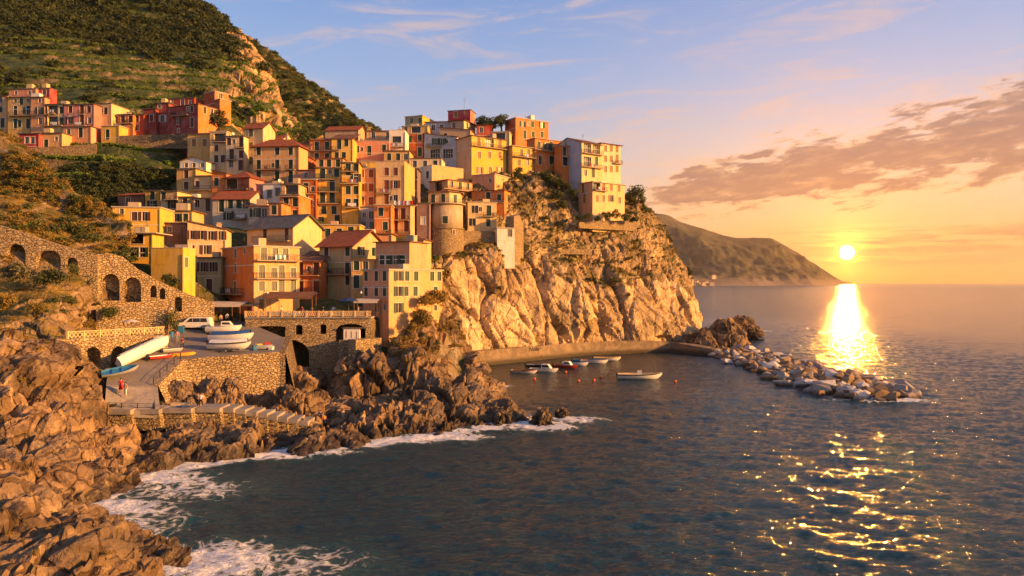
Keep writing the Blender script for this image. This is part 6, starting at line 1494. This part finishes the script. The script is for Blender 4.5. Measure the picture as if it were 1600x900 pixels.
def cradle(x, y, z, L, rz, label):
    root = empty('boat_trailer', (x, y, z), rz); tag(root, label, 'trailer')
    m = MB(); m.bar((-L*.4,-.35,.32), (L*.45,0,.32), .09); m.bar((-L*.4,.35,.32), (L*.45,0,.32), .09); m.bar((-.2,-.7,.3), (-.2,.7,.3), .1); m.bar((L*.25,-.3,.36), (L*.25,.3,.36), .1); m.build('frame', GREYP, root)
    for sg in (-1, 1):
        m = MB(); m.tube([(-.2, sg*.72, .28), (-.2, sg*.9, .28)], .28, 12); w = m.build('wheel', BLACK, root)
        m = MB(); m.tube([(-.2, sg*.905, .28), (-.2, sg*.915, .28)], .15, 10); m.build('hub', GREYP, w)
def trailer_boat(label, tl, px, Y, L, rz, **kw):
    x = PX(px, Y); z = gz(x, Y, PZ(545, Y)); cradle(x, Y, z, L, rz, tl); boat(label, x, Y, z+0.4, L, kw.pop('B', L*.33), rz, **kw)
trailer_boat('large white motorboat on a trailer at the edge of the square', 'boat trailer under the large white motorboat', 359, 107.2, 6.3, -0.05, hullm=WHITE, inm=WHITE, kind='cover', depth=1.25, stripe=BLACK)
trailer_boat('white boat under a bright blue cover behind the motorboat', 'boat trailer under the blue covered boat', 362, 111.2, 6.6, 0.02, hullm=WHITE, inm=BLUE, kind='cover', depth=1.35)
trailer_boat('white cabin cruiser with oval windows behind the blue covered boat', 'boat trailer under the cabin cruiser', 350, 115.5, 5.4, 0.1, hullm=WHITE, inm=WHITE, kind='cabin', depth=1.2)
land_boat('upturned grey dinghy beside the large white motorboat', 411, 552, 109.0, 3.2, 0.2, hullm=GREYP, inm=GREYP, kind='cover', motor=False)
land_boat('dark dinghy on the rocks below the quay posts', 165, 640, 88.8, 2.6, 0.2, dz=0.1, hullm=BLACK, inm=GREYP)
def van():
    x, Y = PX(306, 117.2), 117.2; z = gz(x, Y); root = empty('parked_van', (x, Y, z), rad(3)); tag(root, 'white people carrier parked on the square', 'van')
    L, W = 4.9, 1.9; prof = [(-2.45,.45),(-2.45,.95),(-2.35,1.0),(-1.6,1.15),(-0.85,1.85),(-.6,1.9),(2.0,1.9),(2.3,1.75),(2.45,1.0),(2.45,.4),(1.9,.3),(-2.0,.3)]
    m = MB(); m.loft([[Vector((a, s*W/2*(0.94 if b > 1.3 else 1), b)) for a, b in prof] for s in (-1, 1)]); m.build('body', WHITE, root)
    for s in (-1, 1):
        for a, b, c, d in ((-1.15,-.2,-.55,-.2), (-.12,.95,-.12,.95), (1.03,2.1,1.03,1.95)):
            m = MB(); m.quad((a, s*(W/2+.006), 1.15), (b, s*(W/2+.006), 1.15), (d, s*(W/2*.955+.006), 1.75), (c, s*(W/2*.955+.006), 1.75)); m.build('side_window', GLASS, root)
        for xx in (-1.55, 1.5):
            m = MB(); m.tube([(xx, s*(W/2-.2), .33), (xx, s*(W/2+.03), .33)], .33, 14); w = m.build('wheel', BLACK, root); m = MB(); m.tube([(xx, s*(W/2+.031), .33), (xx, s*(W/2+.045), .33)], .2, 12); m.build('rim', GREYP, w)
        m = MB(); m.box((-2.47, s*.75-.14, .75), (-2.40, s*.75+.14, .9)); m.build('headlight', DISH, root)
    m = MB(); m.quad((-1.58,-.75,1.18), (-1.58,.75,1.18), (-.88,.72,1.86), (-.88,-.72,1.86)); o = m.build('windscreen', GLASS, root); o.location = (-.02, 0, .012)
    m = MB(); m.box((-2.48,-.9,.38), (-2.44,.9,.6)); m.build('bumper', GREYP, root)
van()
def car():
    x, Y = PX(309, 121.3), 121.3; z = gz(x, Y, 12.9); root = empty('parked_car', (x, Y, z), rad(-4)); tag(root, 'dark blue car parked behind the white people carrier', 'car')
    W = 1.75; prof = [(-2.1,.4),(-2.1,.85),(-1.3,.98),(-.6,1.45),(1.0,1.5),(1.7,1.0),(2.1,.92),(2.1,.4),(1.6,.28),(-1.6,.28)]
    m = MB(); m.loft([[Vector((a, s*W/2*(0.9 if b > 1.2 else 1), b)) for a, b in prof] for s in (-1, 1)]); m.build('body', BLUE, root)
    for s in (-1, 1):
        m = MB(); m.quad((-.95, s*(W/2+.004), 1.0), (1.35, s*(W/2+.004), 1.0), (.9, s*(W/2*.92+.004), 1.4), (-.5, s*(W/2*.92+.004), 1.4)); m.build('side_window', GLASS, root)
        for xx in (-1.3, 1.3):
            m = MB(); m.tube([(xx, s*(W/2-.2), .3), (xx, s*(W/2+.03), .3)], .3, 12); m.build('wheel', BLACK, root)
car()
# people
SKIN = flatmat('skin', (0.46,0.26,0.17), 0.6, 0.3, var=0.1); HAIR = flatmat('hair_dark', (0.03,0.02,0.015), 0.7); HAIRL = flatmat('hair_light', (0.20,0.12,0.06), 0.7)
CL = dict(red=(0.50,0.03,0.03), white=(0.70,0.68,0.64), black=(0.025,0.025,0.03), blue=(0.05,0.10,0.25), pink=(0.55,0.20,0.22), grey=(0.25,0.25,0.26), tan=(0.40,0.28,0.17), orange=(0.55,0.20,0.04), navy=(0.03,0.04,0.10))
def cloth(k): return flatmat('cloth_' + k, CL[k], 0.85, 0.1, var=0.3)
def skin_obj(name, verts, edges, radii, m, parent, rootv=0):
    me = bpy.data.meshes.new(name); me.from_pydata(verts, edges, []); me.materials.append(m); o = link(name, me, parent)
    md = o.modifiers.new('skin', 'SKIN'); md.use_smooth_shade = True
    sl = me.skin_vertices[0] if me.skin_vertices else None
    for i, r in enumerate(radii): sl.data[i].radius = (r, r)
    sl.data[rootv].use_root = True; sb = o.modifiers.new('sub', 'SUBSURF'); sb.levels = 1; sb.render_levels = 1
    return o
def person(label, x, y, z, rz, top, bottom, h=1.72, pose='stand', hair=HAIR, group=None, dress=False):
    s = h/1.72; root = empty('person', (x, y, z), rz); tag(root, label, 'person', group)
    sit = pose == 'sit'; hip = 0.92 if not sit else 0.12; st = 0.16 if pose == 'walk' else 0.0
    V = {}
    V['pel'] = (0,0,hip); V['wst'] = (0,0,hip+.18); V['chs'] = (0,0,hip+.42); V['nck'] = (0,0,hip+.58); V['hd0'] = (0,-.02,hip+.66); V['hd1'] = (0,-.01,hip+.78)
    for k, sg in (('L',-1),('R',1)):
        V['sh'+k] = (sg*.19,0,hip+.50); V['el'+k] = (sg*.27, .03 - sg*st*.6, hip+.22); V['wr'+k] = (sg*.25, -.10 - sg*st, hip+.0); V['ha'+k] = (sg*.24, -.15 - sg*st, hip-.10)
        V['hp'+k] = (sg*.10,0,hip-.04)
        if not sit: V['kn'+k] = (sg*.11, -.02+sg*st, .50); V['an'+k] = (sg*.11, .03+sg*st*1.4, .08); V['to'+k] = (sg*.12, -.12+sg*st*1.4, .04)
        else: V['kn'+k] = (sg*.14, -.42, .34); V['an'+k] = (sg*.13, -.55, .02); V['to'+k] = (sg*.13, -.68, .02)
    R = dict(pel=.13, wst=.12, chs=.14, nck=.055, hd0=.085, hd1=.095, sh=.06, el=.042, wr=.032, ha=.035, hp=.09, kn=.06, an=.04, to=.035)
    names = list(V); idx = {k: i for i, k in enumerate(names)}
    E = [('pel','wst'),('wst','chs'),('chs','nck'),('nck','hd0'),('hd0','hd1')]
    for k in 'LR': E += [('chs','sh'+k),('sh'+k,'el'+k),('el'+k,'wr'+k),('wr'+k,'ha'+k),('pel','hp'+k),('hp'+k,'kn'+k),('kn'+k,'an'+k),('an'+k,'to'+k)]
    rr = lambda k: R.get(k, R.get(k[:2], .05))*s
    sc = lambda p: tuple(v*s for v in p)
    skin_obj('body', [sc(V[k]) for k in names], [(idx[a], idx[b]) for a, b in E], [rr(k) for k in names], SKIN, root)
    def garment(nm, keys, edges, grow, m):
        ii = {k: i for i, k in enumerate(keys)}; skin_obj(nm, [sc(V[k]) for k in keys], [(ii[a], ii[b]) for a, b in edges], [rr(k)+grow*s for k in keys], m, root)
    garment('shirt', ['wst','chs','pel','shL','elL','shR','elR'], [('wst','chs'),('wst','pel'),('chs','shL'),('shL','elL'),('chs','shR'),('shR','elR')], .02, cloth(top))
    if dress:
        m = MB(); m.loft([[Vector((r_*s*math.cos(a), r_*s*math.sin(a), zz*s)) for a in [2*math.pi*j/12 for j in range(12)]] for r_, zz in ((.30,.42),(.22,.75),(.165,1.05))]); m.build('skirt', cloth(bottom), root, True)
    else: garment('trousers', ['pel','hpL','knL','anL','hpR','knR','anR'], [('pel','hpL'),('hpL','knL'),('knL','anL'),('pel','hpR'),('hpR','knR'),('knR','anR')], .018, cloth(bottom))
    m = MB(); hz = (hip+.74)*s; m.loft([[Vector((r_*s*math.cos(a), .02*s+r_*s*math.sin(a), hz+zz*s)) for a in [2*math.pi*j/10 for j in range(10)]] for r_, zz in ((.09,-.06),(.112,.02),(.10,.10),(.05,.145))]); m.build('hair', hair, root, True)
    m = MB(); m.box((-.015*s, -.115*s, hz-.03*s), (.015*s, -.09*s, hz+.01*s)); m.build('nose', SKIN, root)
    return root
def at(px, Y, default=None): x = PX(px, Y); return x, Y, gz(x, Y, default if default is not None else 5)
person('person in a long red outfit standing on the quay', *at(189, 91.2), 0.4, 'red', 'red', dress=True)
person('person in pale top with a dark bag beside the red outfit', *at(196, 90.8), -0.3, 'tan', 'white', 1.66)
person('person with red shirt walking at the top of the slipway', *at(277, 110.0), 0.6, 'pink', 'grey', pose='walk')
person('person in bright red top behind the kayaks', *at(285, 107.0), -0.6, 'red', 'navy', pose='walk')
person('person in a white shirt on the quay steps', *(PX(314, 91.9), 91.9, PZ(636, 91.9)), 0.2, 'white', 'black', pose='walk')
person('person in dark clothes beside the white shirt on the quay steps', *(PX(309, 92.4), 92.4, PZ(636, 92.2)), 2.0, 'grey', 'black')
for k, (px, Y, t, b) in enumerate([(495,99.5,'pink','black'),(501,99.9,'navy','black'),(507,99.6,'orange','navy')]):
    person(['sitting person in pink on the rocks of the spit', 'sitting person in dark blue among the three on the spit', 'sitting person in orange top on the spit rocks'][k], *at(px, Y), 0.3*k, t, b, pose='sit')
person('person standing alone on the spit rocks facing the sea', *at(536, 101.5), 0.8, 'tan', 'tan')
person('person in orange climbing the path beside the bridge', *at(597, 126.0), 0.5, 'orange', 'navy', pose='walk')
for k, (px, i) in enumerate([(862,0),(898,1),(1002,2),(978,3)]):
    j = int(np.argmin(np.abs(WA[:, 0]/WA[:, 1]*F + CXP - px))); q = WA[j] + WN[j]*2.0
    person(['walker in blue on the harbour walkway past the graffiti', 'walker in white in the middle of the harbour walkway', 'walker in a red top near the seaward end of the walkway', 'walker in grey ahead of the red top on the walkway'][k], q[0], q[1], q[2]+0.06, 1.2*k, ['blue','white','red','grey'][k], 'navy')
TZ = PZ(497.4, 121)+0.225
def tx(px, dy): Y = 121.3+dy; return PX(px, Y), Y
for k, (px, dy, t) in enumerate([(395,1.5,'pink'),(440,2.4,'white'),(472,1.2,'red'),(488,2.2,'tan'),(505,1.4,'black'),(521,2.6,'white'),(560,1.6,'grey')]):
    x, y = tx(px, dy); person('cafe guest in %s top behind the lattice balustrade of the terrace' % t if t != 'white' else ('cafe guest in white near the orange house' if k == 1 else 'cafe guest in white under the blue parasol'), x, y, TZ, k*1.3, t, 'navy')
CANV = flatmat('awning_canvas', (0.55,0.47,0.38), 0.9, 0.1); PBLUE = flatmat('parasol_blue', (0.02,0.05,0.16), 0.8); TBLUE = flatmat('table_blue', (0.03,0.17,0.36), 0.6)
def awning(label, px, py, Y, w, d, zf, m=CANV, drop=0.5, cat='awning'):
    x, z = PX(px, Y), PZ(py, Y); root = empty('awning', (x, Y, zf)); tag(root, label, cat); h = z-zf
    q = MB(); n = 6
    for t0 in range(n):
        a, b = -w/2+w*t0/n, -w/2+w*(t0+1)/n; q.quad((a, 0, h-drop), (b, 0, h-drop), (b, d, h), (a, d, h)); q.quad((b, 0, h-drop-.04), (a, 0, h-drop-.04), (a, d, h-.04), (b, d, h-.04))
    q.build('canvas', m, root); q = MB(); q.quad((-w/2, -.01, h-drop-.3), (w/2, -.01, h-drop-.3), (w/2, -.01, h-drop), (-w/2, -.01, h-drop)); q.build('valance', m, root)
    for a in (-w/2+.1, w/2-.1):
        for b, hh in ((.08, h-drop), (d-.1, h-.05)):
            q = MB(); q.bar((a, b, 0), (a, b, hh), .09); q.build('post', WOODM, root)
awning('wide grey awning over the market stalls on the square', 335, 472, 121.2, 8.6, 4.0, PZ(503,122))
awning('brown lean-to roof over the cafe entrance of the orange house', 451, 456, 122.6, 8.0, 2.6, TZ, R_BROWN, 0.9)
awning('pale awning at the end of the cafe terrace', 571, 467, 122.2, 4.0, 3.0, TZ, CANV, 0.4)
awning('small dark awning between market stalls and orange house', 383, 473, 123.2, 4.6, 2.5, TZ, R_DARK, 0.3)
def parasol(label, px, py, Y, r, m):
    x, z = PX(px, Y), PZ(py, Y); root = empty('parasol', (x, Y, TZ)); tag(root, label, 'parasol'); h = z-TZ
    q = MB(); q.loft([[Vector((rr*math.cos(a), rr*math.sin(a), zz)) for a in [2*math.pi*j/8 for j in range(8)]] for rr, zz in ((r, h-.55), (r*.5, h-.2), (.03, h))], cap=False); q.build('canopy', m, root)
    q = MB(); q.bar((0,0,0), (0,0,h), .07); q.build('pole', WOODM, root)
parasol('dark blue parasol on the cafe terrace', 545, 465, 123.0, 1.7, PBLUE)
def table(label, px, dy, m, w=1.0):
    x, y = tx(px, dy); root = empty('cafe_table', (x, y, TZ)); tag(root, label, 'table'); q = MB(); q.box((-w/2,-.5,.72), (w/2,.5,.77)); q.build('table_top', m, root)
    q = MB(); q.box((-w/2-.03,-.53,.35), (w/2+.03,.53,.715)); q.build('tablecloth', m, root)
    for sx in (-1, 1):
        for sy in (-1, 1): q = MB(); q.box((sx*w*.4-.03, sy*.4-.03, 0), (sx*w*.4+.03, sy*.4+.03, .35)); q.build('leg', WOODM, root)
for px, dy, m, lab in [(424,1.0,TBLUE,'blue table closest to the orange house on the cafe terrace'),(434,1.6,TBLUE,'second blue table on the cafe terrace'),(444,1.0,TBLUE,'third blue table on the cafe terrace beside the lean-to'),(462,1.8,DISH,'white table in front of the cafe entrance'),(482,1.2,REDP,'red table in the middle of the cafe terrace'),(498,2.2,ORANGE,'orange table in the middle of the cafe terrace'),(514,1.2,DISH,'white table beside the blue parasol'),(533,1.6,TBLUE,'blue table under the blue parasol')]: table(lab, px, dy, m, 1.2)
for px, Y, lab, k in [(327,121,'shopper in a red coat under the wide grey awning','red'),(345,120.6,'shopper in tan under the wide grey awning','tan'),(355,121.5,'shopper in white beside the market stalls','white'),(312,122.5,'shopper in black at the back of the market stalls','black')]:
    person(lab, PX(px, Y), Y, gz(PX(px, Y), Y, PZ(503, Y)), 0.7, k, 'navy')
# clutter of the square
def crate(label, px, Y, m, n=1):
    x = PX(px, Y); root = empty('fish_crate', (x, Y, gz(x, Y)), px*0.7); tag(root, label, 'crate')
    q = MB(); h = .34*n
    for a, b, c, d in ((-.4,-.27,.4,-.23),(-.4,.23,.4,.27),(-.4,-.23,-.36,.23),(.36,-.23,.4,.23)): q.box((a,b,0), (c,d,h))
    q.build('side', m, root); q = MB(); q.box((-.36,-.23,.02), (.36,.23,.07)); q.build('base', m, root); q = MB(); q.box((-.44,-.31,h), (.44,-.23,h+.05)); q.box((-.44,.23,h), (.44,.31,h+.05)); q.build('rim', m, root)
for lab, px, Y, m, n in [('blue fish crate near the bow of the large motorboat',398,108.6,TBLUE,2),('yellow fish crate beside the blue one',405,109.4,YEL,2),('red fish crate behind the upturned dinghy',418,110.6,REDP,2),('white fish crate at the edge of the square',424,109.0,DISH,1),('orange crate by the wheels of the blue covered boat',335,112.6,ORANGE,2),('stack of blue crates near the white people carrier',283,114.6,TBLUE,3)]: crate(lab, px, Y, m, n)
def drum(label, px, Y, m):
    x = PX(px, Y); root = empty('oil_drum', (x, Y, gz(x, Y))); tag(root, label, 'drum'); n = 14
    q = MB(); q.loft([[Vector((r_*math.cos(a), r_*math.sin(a), zz)) for a in [2*math.pi*j/n for j in range(n)]] for r_, zz in ((.29,0),(.29,.28),(.31,.3),(.29,.32),(.29,.58),(.31,.6),(.29,.62),(.29,.88))]); q.build('drum_body', m, root, False); q = MB(); q.tube([(.1,.1,.885),(.1,.1,.91)], .05, 8); q.build('bung', BLACK, root)
drum('rusty drum beside the cabin cruiser', 328, 116.5, SHUT['r']); drum('blue drum at the top of the slipway', 268, 112.0, TBLUE)
def lamp(label, x, y, z, h=4.2):
    root = empty('street_lamp', (x, y, z)); tag(root, label, 'street lamp'); q = MB(); q.tube([(0,0,0),(0,0,.5),(0,0,h)], [.09,.06,.045], 8); q.build('post', IRON, root)
    q = MB(); q.tube([(0,0,h-.1),(.35,-.1,h+.15),(.7,-.2,h)], .035, 6); q.build('arm', IRON, root); q = MB(); q.loft([[Vector((.7+r_*math.cos(a), -.2+r_*math.sin(a), h+zz)) for a in [2*math.pi*j/8 for j in range(8)]] for r_, zz in ((.2,-.32),(.12,-.05),(.03,.04))]); q.build('lantern', DISH, root)
lamp('street lamp at the corner of the square near the awning', PX(262,113), 113, gz(PX(262,113), 113, 12.2)); lamp('street lamp on the cafe terrace by the pale awning', *tx(558, 0.6), TZ); lamp('street lamp on the cafe terrace by the blue tables', *tx(412, 0.6), TZ)
# white lattice railing on the boathouse terrace
def lattice():
    root = empty('lattice_railing', boat_wall(0.12, PZ(530, 95))); tag(root, 'pale crossed railing along the boathouse terrace', 'railing'); R0 = root.location; q = MB(); n = 26
    for i in range(n):
        a = boat_wall(0.12+0.86*i/n, 12.65, 0.4)-R0; b = boat_wall(0.12+0.86*(i+1)/n, 12.65, 0.4)-R0; q.bar(a+Vector((0,0,.1)), b+Vector((0,0,.85)), .09); q.bar(a+Vector((0,0,.85)), b+Vector((0,0,.1)), .09)
    q.bar(boat_wall(.12, 13.55, .4)-R0, boat_wall(.98, 13.55, .4)-R0, .14, .1); q.build('lattice', PL('cream'), root)
    for i in range(0, n+1, 4):
        q = MB(); a = boat_wall(0.12+0.86*i/n, 12.6, .4)-R0; q.box((a.x-.12, a.y-.12, a.z), (a.x+.12, a.y+.12, a.z+1.05)); q.build('post', PL('cream'), root)
lattice()
def sunshade():
    x, Y = PX(205, 104), 104; root = empty('garden_parasol', (x, Y, 12.5)); tag(root, 'cream parasol on the boathouse terrace', 'parasol'); q = MB(); q.loft([[Vector((rr*math.cos(a), rr*math.sin(a), zz)) for a in [2*math.pi*j/8 for j in range(8)]] for rr, zz in ((1.2,1.9),(.6,2.15),(.03,2.3))], cap=False); q.build('canopy', CANV, root); q = MB(); q.bar((0,0,0),(0,0,2.3),.06); q.build('pole', WOODM, root)
sunshade()
# quay bench and blue tarpaulin
def bench():
    Y = 92.6; root = empty('quay_box', (PX(283, Y), Y, PZ(640, Y))); tag(root, 'pale wooden box on the quay', 'box'); q = MB(); q.box((-1.15,-.3,0), (1.15,.3,.8)); q.build('chest', PL('cream'), root); q = MB(); q.box((-1.2,-.34,.805), (1.2,.34,.87)); q.build('lid', PL('cream'), root)
    Y = 91.2; n = 10; V = np.zeros((6, n, 3)); a, b = np.meshgrid(np.linspace(-.8, .8, n), np.linspace(-.35, .35, 6)); V[..., 0] = a + PX(286, Y); V[..., 1] = b + Y; V[..., 2] = PZ(636, Y) + 0.12 + 0.10*np.sin(a*7)*np.cos(b*9)
    tag(link('tarpaulin', grid_mesh('tarpaulin', V, flatmat('tarp_blue', (0.06,0.14,0.32), .6), True)), 'crumpled blue tarpaulin on the quay', 'tarpaulin')
bench()
# laundry on the balcony over the orange house
for k, (px, c) in enumerate([(617,'white'),(624,'white'),(631,'pink'),(637,'white'),(644,'red')]):
    Y = 175.6 - 0.0; V = np.zeros((5, 6, 3)); a, b = np.meshgrid(np.linspace(-.42, .42, 6), np.linspace(0, -1.0, 5)); V[..., 0] = a; V[..., 1] = 0.05*np.sin(a*9); V[..., 2] = b
    o = link('laundry', grid_mesh('laundry', V, cloth(c), True)); o.location = (PX(px, Y-1.35), Y-1.35, PZ(314.5, Y)); tag(o, ['white sheet, first on the balcony line below the big cream house', 'white towel, second on the balcony line', 'pink towel on the balcony line below the big cream house', 'white shirt between pink and red laundry', 'red cloth at the end of the balcony line'][k], 'laundry')
def mast():
    root = empty('roof_antenna', (PX(726, 250), 250, PZ(172, 250))); tag(root, 'thin antenna mast on the red skyline block', 'antenna'); q = MB(); q.bar((0,0,-2), (0,0,4.2), .09); q.build('pole', GREYP, root)
    q = MB()
    for z in (2.6, 3.4, 4.0): q.bar((-.6,0,z), (.6,0,z), .05)
    q.build('crossbar', GREYP, root)
mast()
# distant village at the foot of the headland
dr = random.Random(3); g_ = []
m = MB(); m.box((-7,-6,-4), (7,6,9)); dw = m.mesh('wall', PL('pale')); m = MB(); m.loft([[Vector(p) for p in ((-8,-7,9),(8,-7,9),(8,7,9),(-8,7,9))], [Vector(p) for p in ((-4,-.5,12),(4,-.5,12),(4,.5,12),(-4,.5,12))]]); dro = m.mesh('roof', R_RED)
hv = HEADV.reshape(-1, 3)
for k in range(34):
    px = dr.gauss(1082, 16); tz = abs(dr.gauss(0, 26))+6; cand = hv[(np.abs(hv[:, 0]/hv[:, 1]*F+CXP-px) < 3) & (np.abs(hv[:, 2]-tz) < 14)]
    if not len(cand): continue
    c = cand[0]; root = empty('distant_house', (c[0], c[1]-4, c[2]), dr.uniform(-.5, .9)); tag(root, 'tiny pale house of the village under the distant headland', 'house', 'houses under the distant headland'); s = dr.uniform(.8, 1.7); root.scale = (s, s, s); link('wall', dw, root); link('roof', dro, root)

# ------------------------------------------------------------------ the air
def haze():
    m = MB(); m.box((-15500, -420, -9), (15500, 15200, 600)); me = m.mesh('haze', bpy.data.materials.new('haze_air')); mt = me.materials[0]; mt.use_nodes = True; g = NT(mt.node_tree); g.n.clear()
    v = g.new('ShaderNodeVolumePrincipled'); v.inputs['Color'].default_value = (1.0, 0.80, 0.58, 1); v.inputs['Density'].default_value = HAZE_DENSITY; v.inputs['Anisotropy'].default_value = 0.6
    out = g.new('ShaderNodeOutputMaterial'); g.l.new(v.outputs[0], out.inputs['Volume']); mt.cycles.homogeneous_volume = True
    o = link('haze', me); stuff(o); o['label'] = 'thin warm evening haze over the sea'; o['category'] = 'haze'
HAZE_DENSITY = 4.5e-5
haze()
